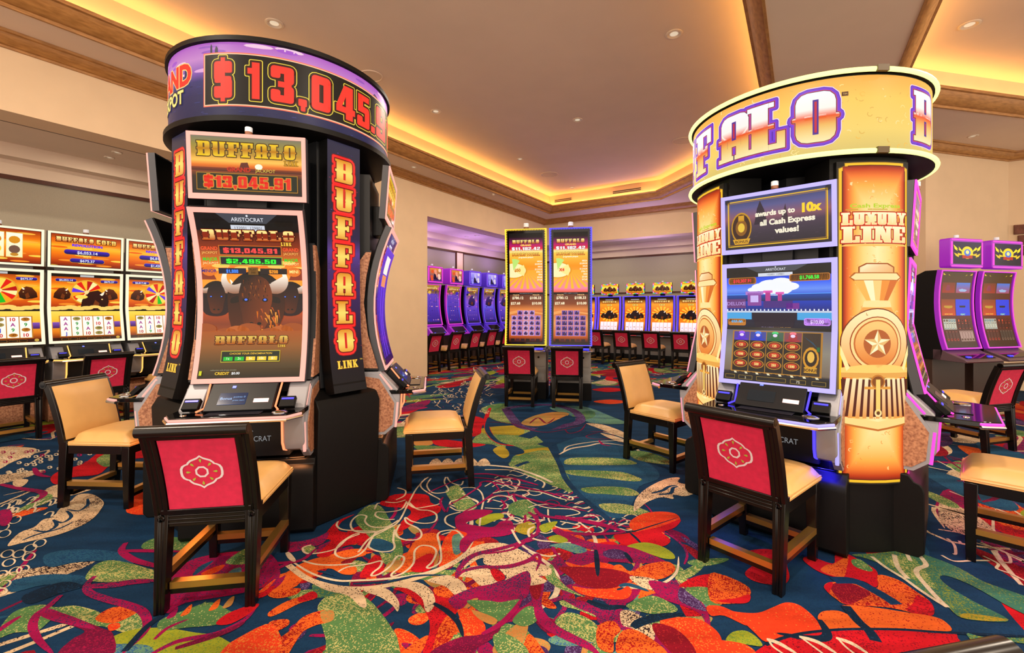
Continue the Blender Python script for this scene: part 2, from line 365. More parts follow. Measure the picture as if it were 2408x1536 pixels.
def surf(prof, W, n=24):                  # prof: points (d toward the player, z) bottom->top; returns map(u,v,h)
    L = [0]
    for a, b in zip(prof, prof[1:]): L.append(L[-1]+math.hypot(b[0]-a[0], b[1]-a[1]))
    T = L[-1]
    def fn(u, v, h=0):
        v2 = min(max(v, 0), T); i = 0
        while i < len(L)-2 and L[i+1] < v2-1e-9: i += 1
        a, b = prof[i], prof[i+1]; t = (v-L[i])/(L[i+1]-L[i])
        d, z = a[0]+(b[0]-a[0])*t, a[1]+(b[1]-a[1])*t
        def nrm(k):
            k0, k1 = max(0, k-1), min(len(prof)-1, k+1); dx, dz = prof[k1][0]-prof[k0][0], prof[k1][1]-prof[k0][1]; q = math.hypot(dx, dz); return dz/q, -dx/q
        n0, n1 = nrm(i), nrm(i+1); tt = min(1, max(0, t)); nd, nz = n0[0]+(n1[0]-n0[0])*tt, n0[1]+(n1[1]-n0[1])*tt
        return (u-W/2, -(d+h*nd), z+h*nz)
    fn.H = T; fn.W = W; return fn
def arc(d0, z0, d1, z1, sag, n=14):
    return [(d0+(d1-d0)*i/n-4*sag*(i/n)*(1-i/n), z0+(z1-z0)*i/n) for i in range(n+1)]
# ---------------------------------------------------------------- room shell
def rfn(p, q, z): return R(p, q, z)
def rbox(mb, p0, p1, q0, q1, z0, z1, m): return mb.box(p0, p1, q0, q1, z0, z1, m, rfn)
ZS, ZH, ZC = 4.29, 3.5, 4.80             # soffit, opening head, tray ceiling
HOLE1 = [(-11, .62), (4.52, .62), (4.52, 3.84), (1.76, 6.60), (-11, 6.60)]
HOLE2 = [(-11, 7.83), (.60, 7.83), (3.6, 10.83), (3.6, 16), (-11, 16)]
mb = MB()
def holed(mb, outer, holes, z, m):
    loops = [[Vector((p, q, 0)) for p, q in l] for l in [outer]+holes]
    flat = [v for l in loops for v in l]; tr = tessellate_polygon(loops)
    mb.add([R(v.x, v.y, z) for v in flat], [tuple(t) for t in tr], m)
holed(mb, [(-11.5, 0), (5.6, 0), (5.6, 17), (-11.5, 17)], [HOLE1, HOLE2], ZS, CEILM)  # soffit ends behind the camera to let the world fill in
for hp, side in ((HOLE1, [0, 1, 2, 3]), (HOLE2, [0, 1, 2])):
    g = .12
    for i in side:                        # upright sides of the trays
        a, b = Vector(hp[i]), Vector(hp[i+1])
        mb.add([R(*a, ZS), R(*b, ZS), R(*b, ZC), R(*a, ZC)], [(0, 1, 2, 3)], WALLM)
    xs = [h[0] for h in hp]; ys = [h[1] for h in hp]
    mb.add([R(p, q, ZC) for p, q in hp], [tuple(range(len(hp)))], CEILM)
struct(mb.build('ceiling', smooth=0, fixn=False))
def crown(name, pts, z0, prof, flip=1, m=WOOD):        # moulding swept along a polyline of (p,q); prof (out, dz)
    mb = MB(); n = len(pts); rows = []
    for i in range(n):
        a = Vector(pts[max(i-1, 0)]); b = Vector(pts[i]); c = Vector(pts[min(i+1, n-1)])
        d1 = (b-a).normalized() if i else (c-b).normalized(); d2 = (c-b).normalized() if i < n-1 else d1
        n1 = Vector((-d1.y, d1.x))*flip; n2 = Vector((-d2.y, d2.x))*flip; nn = (n1+n2); nn /= max(.3, nn.length_squared/2)
        rows += [R(b.x+nn.x*o, b.y+nn.y*o, z0+dz) for o, dz in prof]
    k = len(prof)
    fs = [(i*k+j, i*k+(j+1) % k, (i+1)*k+(j+1) % k, (i+1)*k+j) for i in range(n-1) for j in range(k)]
    mb.add(rows, fs+[tuple(range(k))[::-1], tuple(range((n-1)*k, n*k))], m)
    return struct(mb.build(name, smooth=30))
UP = [(0, -.012), (.025, -.012), (.03, .02), (.055, .025), (.10, .06), (.15, .11), (.17, .15), (.20, .155), (.205, .19), (.15, .19), (0, .10)]
LO = [(0, 0), (.02, 0), (.025, .022), (.05, .026), (.085, .055), (.11, .10), (.115, .118), (.14, .122), (.145, .15), (0, .15)]
crown('trim_1', HOLE1, ZS, UP, 1)
crown('trim_2', HOLE2[:4], ZS, UP, 1)
crown('trim_3', [(-14, 0), (5.32, 0), (5.32, 6.2), (2.95, 8.65), (4.48, 10.04), (4.48, 16)], ZS-.15, LO, 1)
# left wall: header over the openings and the pier
mb = MB()
rbox(mb, -14, 5.7, -.39, 0, ZH, ZS+.02, WALLM); rbox(mb, -1.55, 0, -.39, 0, 0, ZH, WALLM)
struct(mb.build('wall_left', smooth=0))
mb = MB()
rbox(mb, 5.32, 5.7, 0, 6.3, ZH, ZS+.02, WALLM); rbox(mb, 5.32, 5.7, 5.75, 6.3, 0, ZH, WALLM)
struct(mb.build('wall_back', smooth=0))
mb = MB()
for a, b in (((5.32, 6.2), (2.95, 8.65)), ((2.95, 8.65), (4.48, 10.04)), ((4.48, 10.04), (4.48, 16))):
    a = Vector(a); b = Vector(b); d = (b-a).normalized(); nn = Vector((d.y, -d.x))*.12
    pl = [a, b, b+nn, a+nn]; mb.prism([tuple(x) for x in pl], 0, ZS, WALLM, lambda p, q, t: R(p, q, t))
struct(mb.build('wall_right', smooth=0))
# alcoves behind the openings
mb = MB()
rbox(mb, -14, 7.6, -2.12, -2.0, 0, ZH+.2, OLIVE)
struct(mb.build('wall_alcove_left', smooth=0))
mb = MB(); rbox(mb, 7.5, 7.62, -2.1, 7.5, 0, ZH+.2, OLIVE)
struct(mb.build('wall_alcove_back', smooth=0))
mb = MB(); rbox(mb, -14, 7.6, -2.0, -1.76, 3.45, 3.7, CEILM); rbox(mb, 7.26, 7.5, -1.8, 7.5, 3.45, 3.7, CEILM)
rbox(mb, -14, 7.5, -2.0, -1.985, 3.25, 3.46, CEILM); rbox(mb, 7.485, 7.5, -2, 7.5, 3.25, 3.46, CEILM)
mb.add([R(-14, -.3, 3.62), R(-14, -2.05, 3.62), R(7.6, -2.05, 3.62), R(7.6, 7.5, 3.62), R(5.6, 7.5, 3.62), R(5.6, -.3, 3.62)], [(0, 1, 2, 3, 4, 5)], CEILM)
struct(mb.build('ceiling_alcove', smooth=0, fixn=False))
mb = MB(); rbox(mb, -14, 5.6, -.41, -.385, 3.5, 3.55, DWOOD); struct(mb.build('trim_4', smooth=0))
mb = MB(); rbox(mb, -14, 7.48, -2.0, -1.97, 3.19, 3.245, DWOOD); rbox(mb, -14, 7.48, -2.0, -1.975, 2.02, 2.05, DWOOD)
for p in (-3.2, 3.33, 3.66): rbox(mb, p, p+.05, -2.0, -1.97, 2.03, 3.24, DWOOD)
struct(mb.build('trim_5', smooth=0))
mb = MB(); rbox(mb, 7.47, 7.5, -1.97, 7.5, 3.19, 3.245, DWOOD); rbox(mb, 7.47, 7.5, -1.97, 7.5, 2.0, 2.04, DWOOD)
struct(mb.build('trim_6', smooth=0))
mb = MB(); rbox(mb, 3.38, 3.66, -1.995, -1.965, 0, 3.2, WALLM); struct(mb.build('wall_pilaster', smooth=0))
# stone facing at the far right edge
mb = MB()
for r in range(3):
    for c in range(5):
        rbox(mb, 4.44, 4.476, 10.10+c*.17+(r % 2)*.05, 10.25+c*.17+(r % 2)*.05, 2.43+r*.19, 2.60+r*.19, mat('red_stone', '7a4a3a', .8, noise=.5, nscale=14))
tag(mb.build('stone_facing', smooth=0, bevel=.008), 'red-brown stone block facing on the wall at the far right edge', 'stone facing')

# ---------------------------------------------------------------- ceiling fittings
def ray_at_z(px, py, z):
    Y = (z-CH)*F/(HY-py); return Vector(((px-1204)/F*Y, Y, z))
def downlight(px, py, z, label, r=.075, grp='recessed downlights'):
    c = ray_at_z(px, py, z); t = thing('recessed_downlight', label, 'ceiling light', c, 0, grp)
    mb = MB(); mb.lathe([(r, .004), (r, -.008), (r*.8, -.012), (r*.62, -.004), (r*.5, .003)], WHITEP, n=20); mb.build('trim_ring', t)
    mb = MB(); mb.lathe([(r*.5, .0), (r*.3, -.003), (.001, -.004)], LAMPGLASS, n=16); mb.build('lamp', t)
    return t
downlight(645, 55, ZC, 'recessed downlight above the left tower, nearest of the tray ceiling lights', .1)
downlight(1585, 80, ZC, 'recessed downlight in the tray ceiling beside the first wooden beam', .1)
downlight(1025, 262, ZC, 'recessed downlight between the left tower and the ceiling middle', .09)
downlight(1358, 282, ZC, 'recessed downlight in the middle of the tray ceiling', .09)
downlight(1223, 374, ZC, 'small recessed downlight far back in the tray ceiling', .08)
downlight(1345, 441, ZC, 'smallest recessed downlight above the far amber cove', .08)
downlight(2280, 58, ZC, 'recessed downlight in the amber ceiling at the top right', .1)
downlight(2288, 320, ZS, 'recessed downlight in the strip between the two right mouldings', .07)
downlight(973, 393, ZS, 'tiny recessed downlight in the strip between the left mouldings', .06)
downlight(257, 370, 3.62, 'left one of the paired alcove downlights above the amber slots', .06)
downlight(275, 358, 3.62, 'right one of the paired alcove downlights above the amber slots', .06)
downlight(1098, 557, 3.62, 'left one of the paired downlights over the purple slot row', .08)
downlight(1121, 554, 3.62, 'right one of the paired downlights over the purple slot row', .08)
def speaker(px, py, z, r, label):
    c = ray_at_z(px, py, z); t = thing('ceiling_speaker', label, 'ceiling speaker', c, 0)
    mb = MB(); mb.lathe([(r, .003), (r, -.012), (r*.92, -.014), (r*.9, -.006)], CEILM, n=32); mb.build('rim', t)
    mb = MB(); mb.lathe([(r*.9, -.006), (r*.5, -.008), (.001, -.009)], mat('speaker_grille', 'dcc8b0', .8), n=32); mb.build('grille', t)
speaker(873, 178, ZC, .16, 'round ceiling speaker just right of the left tower drum')
speaker(1292, 410, ZC, .22, 'round ceiling speaker deep in the tray ceiling')
speaker(1605, 331, ZC, .2, 'round ceiling speaker at the left of the yellow drum sign')
c = ray_at_z(1476, 577, 3.62)
mb = MB(); mb.lathe([(.001, -.09), (.05, -.075), (.075, -.04), (.08, 0)], GLOSS, n=20)
o = mb.build('dome_camera'); o.location = c; tag(o, 'small dark security dome camera on the alcove ceiling', 'camera')
c = R(1.72, .55, ZS); mb = MB(); mb.lathe([(.001, -.05), (.03, -.045), (.035, 0)], WHITEP, n=12)
o = mb.build('sprinkler_head'); o.location = c; tag(o, 'small sprinkler head beside the left lower moulding', 'sprinkler')
for q0, q1, nm in ((.78, 1.35, 'left slotted air vent above the far moulding'), (2.55, 3.35, 'right slotted air vent above the far moulding')):
    t = thing('air_vent', nm, 'air vent', R(4.5, (q0+q1)/2, 4.62)); t.rotation_euler = (0, 0, ROOM_A)
    W = q1-q0
    mb = MB(); mb.box(-.004, .02, -W/2, W/2, -.04, .07, WALLM); mb.build('frame', t)
    for k in range(2):
        mb = MB(); mb.box(-.014, .0, -W/2+.02, W/2-.02, -.02+k*.045, 0.0+k*.045, GRILLE); mb.build('slot', t)
# ---------------------------------------------------------------- carpet: woven pattern laid out on the floor
KEY = {'A': (640, 1050, 3.16), 'B': (1140, 1050, 3.16), 'C': (0, 1000, 2.866), 'D': (900, 850, 3.01), 'E': (1700, 1150, 3.401)}
CC = {'n': '163d62', 'N': '0f2740', 'r': 'd01624', 'R': '8e0f26', 'o': 'ef6a26', 'O': 'f04520', 'm': 'a60f55', 'M': '74103e', 'g': '5b8a52', 'G': '3f7a66', 'l': 'a3ad2e', 'y': 'b8a030', 'c': 'eccfa8', 'p': '4a2a5e', 't': '24577a', 'w': 'e9d9bc', 'T': 'c88a4a', 'k': '6a9a80'}
WV = {'g': 'c9c67c', 'G': '8a9a3a', 'l': '7a9a3a', 'o': 'a81a1a', 'O': 'f08a3a', 'r': '8a0c20', 'R': 'c02a30', 'm': '40305e', 'M': 'a01448', 'c': '3a2a30', 'p': '7a6aa0', 'n': '0d2b4a', 'N': '163d62', 'y': '7a8a3a', 't': '17406a', 'w': 'd8c0a0', 'T': '9a9a5a', 'k': '3a6a9a'}
CARP = []
def fl(k, pts):
    ox, oy, s_ = KEY[k]; return [G(ox+x/s_, oy+y/s_) for x, y in pts]
def smooth(P, closed, n=4):
    N = len(P); out = []
    rng = range(N) if closed else range(N-1)
    for i in rng:
        p0 = P[(i-1) % N] if closed or i else P[0]; p1 = P[i]; p2 = P[(i+1) % N]; p3 = P[(i+2) % N] if closed or i+2 < N else P[-1]
        for j in range(n):
            t = j/n; out.append(.5*((2*p1)+(p2-p0)*t+(2*p0-5*p1+4*p2-p3)*t*t+(3*p1-p0-3*p2+p3)*t**3))
    if not closed: out.append(P[-1])
    return out
def P(k, c, wv, pts): CARP.append((smooth(fl(k, pts), True), c, wv))
def ribbon(Q, c, wv, wd, tp):
    n = len(Q); L = []; Rt = []
    for i, q in enumerate(Q):
        d = (Q[min(n-1, i+1)]-Q[max(0, i-1)]); d = d.normalized() if d.length > 1e-9 else Vector((1, 0, 0))
        t = i/(n-1); h = wd/2*(1 if tp == 0 else max(.12, math.sin(PI*min(1, t*.9+.1))**.5) if tp == 1 else max(.08, 1-t))
        nn = Vector((-d.y, d.x, 0))*h; L.append(q+nn); Rt.append(q-nn)
    CARP.append(([(L[i], Rt[i], Rt[i+1], L[i+1]) for i in range(n-1)], c, wv))
def S(k, c, wv, wd, pts, tp=1): ribbon(smooth(fl(k, pts), False, 5), c, wv, wd, tp)
rc = random.Random(11)
def leafshape(x, y, a, L, W):
    pts = []
    for i in range(14):
        t = 2*PI*i/14; u = L*math.cos(t); v = W*math.sin(t)*(1-.35*math.cos(t)); v += .25*W*math.cos(t)**2
        pts.append(Vector((x+u*math.cos(a)-v*math.sin(a), y+u*math.sin(a)+v*math.cos(a), 0)))
    return smooth(pts, True, 2)
def seen(x, y):                           # the nearer middle, drawn shape by shape below
    if y < .6: return False
    py = HY+F*CH/y; px = 1204+F*x/y
    if py > 1660: return False
    return -20 < px < 2430 and py > (905 if 1000 < px < 1700 else 1270 if px > 2030 else 1010)
for k in range(3600):
    x, y = rc.uniform(-8, 8), rc.uniform(-1, 14.5)
    if seen(x, y): continue
    c = rc.choice('rrOogggcmmpptnnNRlGc'); a = rc.uniform(-.6, .6)+.9; L = rc.uniform(.12, .55); W = L*rc.uniform(.18, .45)
    CARP.append((leafshape(x, y, a, L, W), c, rc.uniform(.2, .9)))
    if k % 3 == 0:
        q = [Vector((x+rc.uniform(-.5, .5), y+rc.uniform(-.5, .5), 0)) for _ in range(4)]; ribbon(smooth(q, False, 4), rc.choice('wcmM'), .3, rc.uniform(.015, .04), 1)
NR = len(CARP)
for k in range(230):                      # small accents under the dense middle of the pattern
    x, y = rc.uniform(-1.15, 1.15), rc.uniform(1.85, 3.0); px = 1204+F*x/y
    if not 700 < px < 1680: continue
    CARP.append((leafshape(x, y, rc.uniform(0, PI), rc.uniform(.05, .15), rc.uniform(.02, .055)), rc.choice('mmMrRoOggpTk'), rc.uniform(.3, .9)))
for k in range(26):
    x, y = rc.uniform(-1.0, 1.0), rc.uniform(1.9, 3.0); a = rc.uniform(-.5, .9)
    q = [Vector((x+.13*i*math.cos(a+.25*i), y+.13*i*math.sin(a+.25*i), 0)) for i in range(5)]; ribbon(smooth(q, False, 4), rc.choice('mMwm'), .4, rc.uniform(.012, .035), 1)
for i in range(60):                       # chalky loops
    x, y = rc.uniform(1150, 1480), rc.uniform(1095, 1250); KEY['Z'] = (x, y, 1)
    S('Z', 'wwm'[i % 3], .2, .011, [(0, 0), (14, -6), (30, -3), (36, 5), (20, 10), (2, 6), (-10, 12)], 0)
# -- D: far middle
P('B', 't', .5, [(560, 60), (900, 40), (1200, 120), (1300, 230), (1150, 300), (1100, 420), (1000, 540), (800, 460), (660, 320)])
P('D', 'G', .6, [(700, 560), (900, 520), (1100, 560), (1200, 640), (1280, 760), (1320, 860), (1150, 850), (1000, 770), (860, 700), (740, 650)])
P('D', 't', .5, [(1240, 560), (1500, 540), (1720, 600), (1760, 700), (1500, 740), (1320, 720)]); P('D', 'k', .7, [(1180, 330), (1420, 320), (1640, 400), (1720, 440), (1500, 440), (1380, 400)]); P('D', 't', .4, [(700, 300), (960, 290), (1200, 300), (1100, 330), (840, 340)])
P('D', 'g', .45, [(620, 600), (700, 500), (860, 460), (1000, 470), (1100, 540), (1180, 620), (1240, 720), (1290, 800), (1330, 910), (1200, 880), (1000, 790), (880, 720), (720, 680)])
P('D', 'y', .4, [(690, 480), (800, 462), (980, 458), (990, 520), (860, 520), (720, 512)]); P('D', 'y', .3, [(780, 625), (850, 600), (890, 655), (850, 680)]); P('D', 'y', .4, [(940, 640), (1180, 610), (1200, 670), (960, 670)])
P('D', 'g', .6, [(700, 330), (860, 300), (900, 400), (1000, 440), (880, 440), (760, 400)]); P('D', 'G', .5, [(1340, 380), (1480, 350), (1500, 390), (1400, 420)])
P('D', 'n', .5, [(620, 600), (780, 590), (860, 660), (900, 760), (800, 750), (680, 700), (620, 640)]); P('D', 'n', .3, [(880, 590), (980, 620), (1000, 650), (930, 670), (900, 720), (870, 760), (870, 660)])
S('D', 'p', .5, .13, [(870, 335), (930, 420), (1000, 470), (1150, 480), (1300, 455), (1400, 420), (1350, 350), (1200, 310), (1000, 315), (870, 335)], 0)
P('D', 'T', .7, [(980, 440), (1060, 390), (1200, 360), (1320, 370), (1240, 420), (1100, 460)]); S('D', 'M', .3, .03, [(1040, 440), (1100, 400), (1160, 440), (1220, 400)])
S('D', 'n', .3, .17, [(1000, 540), (1070, 510), (1190, 460), (1340, 390)], 0); S('D', 'n', .3, .15, [(1125, 597), (1200, 575), (1350, 525), (1520, 485)], 0)
S('D', 'M', .2, .02, [(760, 430), (900, 440), (1060, 490), (1200, 500), (1420, 450)]); S('D', 'M', .2, .018, [(1290, 480), (1320, 510), (1400, 490), (1440, 440)]); S('D', 'M', .2, .018, [(1470, 500), (1580, 500), (1640, 540), (1500, 550), (1440, 530), (1540, 500)])
S('D', 'r', .2, .07, [(760, 330), (730, 420), (760, 520), (830, 580), (930, 600)]); S('D', 'n', .2, .06, [(750, 400), (740, 480), (800, 560), (880, 590)])
P('D', 'r', .4, [(610, 400), (660, 390), (720, 415), (700, 470), (690, 515), (610, 525)]); P('D', 'r', .4, [(340, 560), (450, 555), (600, 575), (730, 590), (600, 612), (400, 600)]); P('D', 'T', .3, [(220, 560), (330, 555), (350, 590), (240, 600)]); P('D', 'g', .4, [(220, 600), (380, 600), (500, 620), (300, 640)])
P('D', 'n', .2, [(610, 640), (640, 700), (760, 690), (700, 760), (600, 720)])
for i in range(5): P('D', 'c', .6, [(330+i*85, 740), (350+i*85, 700), (390+i*85, 690), (420+i*85, 735)])
for i in range(130):
    x, y = rc.uniform(360, 780), rc.uniform(130, 360)
    S('D', rc.choice('wwcp'), .2, .015, [(x, y), (x+rc.uniform(-30, 30), y+rc.uniform(2, 14)), (x+rc.uniform(-40, 40), y+rc.uniform(8, 26))])
P('D', 'c', .5, [(1440, 440), (1560, 450), (1700, 500), (1740, 540), (1640, 520), (1540, 480)]); P('D', 'c', .5, [(1540, 510), (1640, 530), (1740, 580), (1640, 560)])
S('D', 'w', .3, .03, [(1250, 660), (1330, 620), (1450, 600), (1560, 580), (1730, 600)]); S('D', 'w', .3, .02, [(1280, 640), (1320, 600), (1500, 570), (1720, 560)]); S('D', 'm', .3, .03, [(1530, 560), (1560, 590), (1620, 600)])
for i in range(5): S('D', 'w', .2, .02, [(1560+i*40, 500+i*20), (1640+i*40, 520+i*25), (1760+i*20, 560+i*30)])
P('D', 'g', .5, [(1740, 640), (1860, 640), (2010, 690), (2040, 730), (1900, 720), (1780, 690)])
for i, (x0, y0, x1) in enumerate(((1480, 200, 1720), (1490, 285, 1730), (1500, 150, 1660))): P('D', 'rOc'[i], .4, [(x0, y0), ((x0+x1)/2, y0-14), (x1, y0+2), ((x0+x1)/2, y0+18)])
S('D', 'm', .2, .03, [(620, 800), (760, 800), (900, 830), (1000, 850), (1100, 880)])
# -- B: striped leaf, stem and the red leaves
P('B', 'g', .55, [(185, 120), (300, 55), (480, 35), (560, 180), (655, 325), (600, 335), (560, 285), (440, 250), (300, 175), (200, 155)])
for q in ([(590, 130), (640, 88), (900, 85), (1060, 100), (1130, 130), (1000, 140), (700, 140)], [(600, 180), (760, 180), (1000, 190), (1110, 220), (1170, 250), (1100, 262), (900, 240), (640, 212)], [(720, 312), (900, 300), (1060, 310), (1145, 350), (1100, 370), (900, 357), (760, 347)], [(850, 432), (1000, 428), (1120, 450), (1225, 492), (1180, 512), (1000, 502), (900, 482)]): P('B', 'g', .7, q)
P('B', 'y', .2, [(60, 30), (120, 0), (170, 30), (180, 70), (130, 88)]); S('B', 'n', .2, .05, [(470, -20), (550, 120), (600, 240), (700, 360), (830, 470), (930, 555)], 0)
S('B', 'n', .2, .05, [(230, 150), (280, 130), (325, 115)], 0)
P('B', 'c', .45, [(1108, 485), (1120, 400), (1180, 330), (1280, 270), (1370, 238), (1450, 235), (1440, 270), (1580, 300), (1580, 340), (1490, 372), (1400, 362), (1400, 392), (1310, 380), (1220, 410), (1160, 450)])
S('B', 'n', .1, .03, [(1240, 350), (1320, 330), (1370, 300), (1430, 290)]); S('B', 'n', .1, .03, [(1290, 360), (1380, 350), (1400, 310), (1440, 300)]); S('B', 't', .1, .015, [(1165, 200), (1190, 230), (1260, 265)])
P('B', 'r', .1, [(960, 662), (1060, 640), (1200, 640), (1290, 635), (1375, 690), (1360, 730), (1300, 746), (1200, 722), (1060, 742), (985, 705)]); P('B', 'O', .15, [(1076, 600), (1090, 550), (1180, 502), (1300, 487), (1410, 500), (1452, 542), (1420, 600), (1340, 630), (1220, 660), (1130, 640)]); P('B', 'r', .1, [(850, 722), (960, 712), (995, 752), (900, 752)])
P('B', 'r', .1, [(1130, 640), (1300, 600), (1452, 545), (1420, 600), (1340, 632), (1220, 665)]); S('B', 'N', .1, .014, [(700, 650), (900, 655), (1080, 640), (1250, 590), (1440, 530)])
S('B', 'N', .1, .02, [(1080, 645), (1130, 690), (1165, 730)])
S('B', 'm', .3, .055, [(520, 520), (700, 550), (900, 592), (1050, 642)]); S('B', 'm', .3, .035, [(530, 632), (700, 652), (900, 652), (1040, 640)]); S('B', 'm', .5, .09, [(520, 615), (660, 700), (850, 752), (1100, 770), (1250, 810)])
P('B', 'm', .6, [(680, 800), (800, 778), (1000, 752), (1150, 780), (1290, 830), (1390, 890), (1250, 872), (1100, 870), (900, 860), (760, 880), (640, 905), (560, 900)]); P('B', 'p', .7, [(880, 790), (950, 765), (1030, 780), (1080, 830), (960, 840), (890, 820)])
P('B', 'l', .15, [(1058, 742), (1180, 716), (1300, 740), (1390, 790), (1412, 836), (1330, 836), (1220, 800), (1120, 762)])
P('B', 'o', .7, [(900, 920), (1000, 880), (1080, 930), (1200, 880), (1350, 858), (1415, 900), (1390, 952), (1280, 992), (1100, 962), (950, 942)]); P('B', 'O', .5, [(600, 860), (720, 890), (830, 862), (960, 890), (900, 940), (760, 900), (640, 900)])
P('B', 'R', .3, [(550, 905), (700, 898), (900, 910), (1050, 940), (1085, 985), (1000, 1042), (860, 1062), (700, 1032), (640, 980)]); P('B', 'O', .4, [(650, 1042), (760, 1060), (900, 1062), (1000, 1072), (1060, 1042), (1092, 1080), (1060, 1132), (960, 1142), (800, 1122), (700, 1092)])
S('B', 'N', .1, .03, [(825, 770), (835, 870), (840, 970)]); S('B', 'N', .1, .03, [(1040, 790), (1070, 830), (1095, 870)]); S('B', 't', .2, .03, [(1000, 1042), (1060, 1030), (1140, 1050), (1220, 1080)])
P('B', 'c', .8, [(1075, 970), (1250, 985), (1330, 1040), (1300, 1085), (1240, 1072), (1150, 1042)]); P('B', 'm', .25, [(1220, 1000), (1400, 1030), (1520, 1080), (1620, 1170), (1672, 1280), (1665, 1355), (1600, 1250), (1480, 1192), (1360, 1152), (1270, 1092)]); P('B', 'p', .6, [(1450, 1055), (1530, 1085), (1610, 1170), (1640, 1230), (1520, 1190), (1440, 1140)])
P('B', 'r', .3, [(1440, 1042), (1560, 972), (1700, 950), (1800, 970), (1900, 1030), (1900, 1155), (1800, 1150), (1740, 1190), (1680, 1180), (1650, 1100), (1540, 1052)]); P('B', 'o', .8, [(1750, 962), (1830, 980), (1960, 1050), (1960, 1120), (1800, 1140), (1740, 1190), (1680, 1130), (1700, 1040)]); P('B', 'g', .2, [(1490, 1062), (1580, 1046), (1680, 1060), (1742, 1130), (1752, 1182), (1700, 1202), (1600, 1152), (1530, 1102)])
P('B', 'O', .2, [(1300, 1292), (1450, 1272), (1600, 1292), (1720, 1372), (1762, 1452), (1740, 1540), (1600, 1640), (1400, 1470)]); P('B', 'O', .2, [(1650, 1192), (1750, 1190), (1850, 1230), (1960, 1260), (1960, 1340), (1780, 1262), (1680, 1262)]); P('B', 'l', .3, [(1800, 1440), (1850, 1400), (1930, 1400), (1980, 1460), (1880, 1470)])
for q in ([(450, 930), (500, 880), (530, 960), (600, 1040), (680, 1090), (745, 1125), (640, 1092), (540, 1052), (460, 990)], [(560, 1150), (680, 1160), (780, 1210), (825, 1272), (700, 1222), (580, 1190)], [(520, 1312), (600, 1240), (720, 1260), (830, 1330), (852, 1422), (800, 1462), (640, 1392)], [(1055, 1180), (1240, 1112), (1400, 1180), (1425, 1230), (1280, 1252), (1120, 1222)], [(205, 1300), (300, 1200), (372, 1202), (392, 1292), (300, 1342)], [(60, 1420), (130, 1380), (230, 1480), (260, 1560), (140, 1560)], [(860, 1420), (930, 1370), (1010, 1360), (1040, 1420), (960, 1460)]): P('B', 'g', .65, q)
P('B', 'm', .5, [(560, 1120), (760, 1160), (900, 1190), (1040, 1220), (1060, 1300), (1300, 1400), (1500, 1500), (1560, 1600), (1300, 1600), (1100, 1400), (860, 1330), (820, 1260), (680, 1200)]); P('B', 'c', .85, [(1010, 1230), (1100, 1230), (1240, 1330), (1260, 1440), (1180, 1440), (1100, 1360), (1020, 1330)]); P('B', 'R', .2, [(1250, 1320), (1400, 1350), (1520, 1450), (1570, 1560), (1420, 1560), (1280, 1420)])
S('B', 'N', .2, .05, [(1100, 1350), (1160, 1310), (1300, 1270), (1480, 1250)]); S('B', 'N', .2, .04, [(760, 1150), (900, 1200), (1050, 1190)])
for q in ([(400, 1142), (450, 1120), (535, 1202), (460, 1202)], [(840, 1340), (950, 1300), (1010, 1370), (960, 1430), (950, 1536), (840, 1490)], [(1000, 1400), (1100, 1362), (1250, 1442), (1350, 1560), (1000, 1560)], [(300, 1440), (340, 1400), (420, 1500), (460, 1600), (280, 1600)]): P('B', 'o', .7, q)
P('B', 'm', .6, [(0, 1042), (160, 990), (310, 940), (332, 1062), (300, 1132), (200, 1182), (0, 1192)])
P('B', 'm', .35, [(310, 940), (350, 900), (420, 960), (440, 1040), (422, 1180), (480, 1280), (560, 1350), (700, 1422), (800, 1482), (870, 1570), (760, 1510), (600, 1442), (450, 1362), (380, 1282), (360, 1182), (330, 1062)]); P('B', 'R', .3, [(320, 950), (380, 940), (420, 1020), (410, 1120), (370, 1140), (330, 1060)])
# -- A: big fern scroll
P('A', 'g', .85, [(340, 1190), (420, 1110), (560, 1080), (700, 1130), (800, 1230), (880, 1340), (935, 1450), (910, 1640), (430, 1640), (400, 1450), (360, 1300)])
P('A', 'G', .4, [(300, 1030), (420, 1050), (560, 1080), (420, 1120), (330, 1120)])
P('A', 'r', .35, [(900, 1062), (1010, 1052), (1120, 1130), (1200, 1100), (1330, 1090), (1400, 1180), (1330, 1290), (1240, 1400), (1180, 1560), (1110, 1560), (1170, 1380), (1150, 1250), (1060, 1142), (960, 1082)])
P('A', 'o', .75, [(1250, 1330), (1320, 1250), (1372, 1312), (1342, 1420), (1260, 1502), (1190, 1560), (1200, 1480)]); P('A', 'O', .6, [(1380, 1210), (1480, 1220), (1580, 1330), (1560, 1400), (1430, 1420), (1400, 1300)]); P('A', 'o', .7, [(1200, 1060), (1280, 1040), (1340, 1090), (1330, 1130), (1220, 1110)])
for q in ([(-20, 1232), (120, 1150), (300, 1100), (332, 1130), (200, 1172), (60, 1242), (-20, 1270)], [(-20, 1080), (130, 1060), (212, 1060), (180, 1102), (60, 1132), (-20, 1120)], [(-20, 1310), (110, 1288), (122, 1330), (30, 1382), (-20, 1395)], [(-20, 1490), (120, 1382), (230, 1272), (380, 1220), (452, 1240), (440, 1302), (330, 1332), (230, 1382), (160, 1482), (100, 1570), (-20, 1620)]): P('A', 'o', .75, q)
P('A', 'r', .3, [(200, 1130), (300, 1080), (335, 1120), (220, 1160)]); P('A', 'T', .6, [(360, 1232), (450, 1225), (457, 1290), (380, 1312)])
P('A', 'o', .12, [(200, 882), (300, 842), (420, 812), (560, 770), (680, 768), (692, 812), (560, 842), (510, 872), (622, 900), (612, 952), (520, 952), (440, 912), (350, 922), (330, 962), (220, 1002), (180, 1042), (60, 1082), (-20, 1072), (-20, 980), (100, 942)])
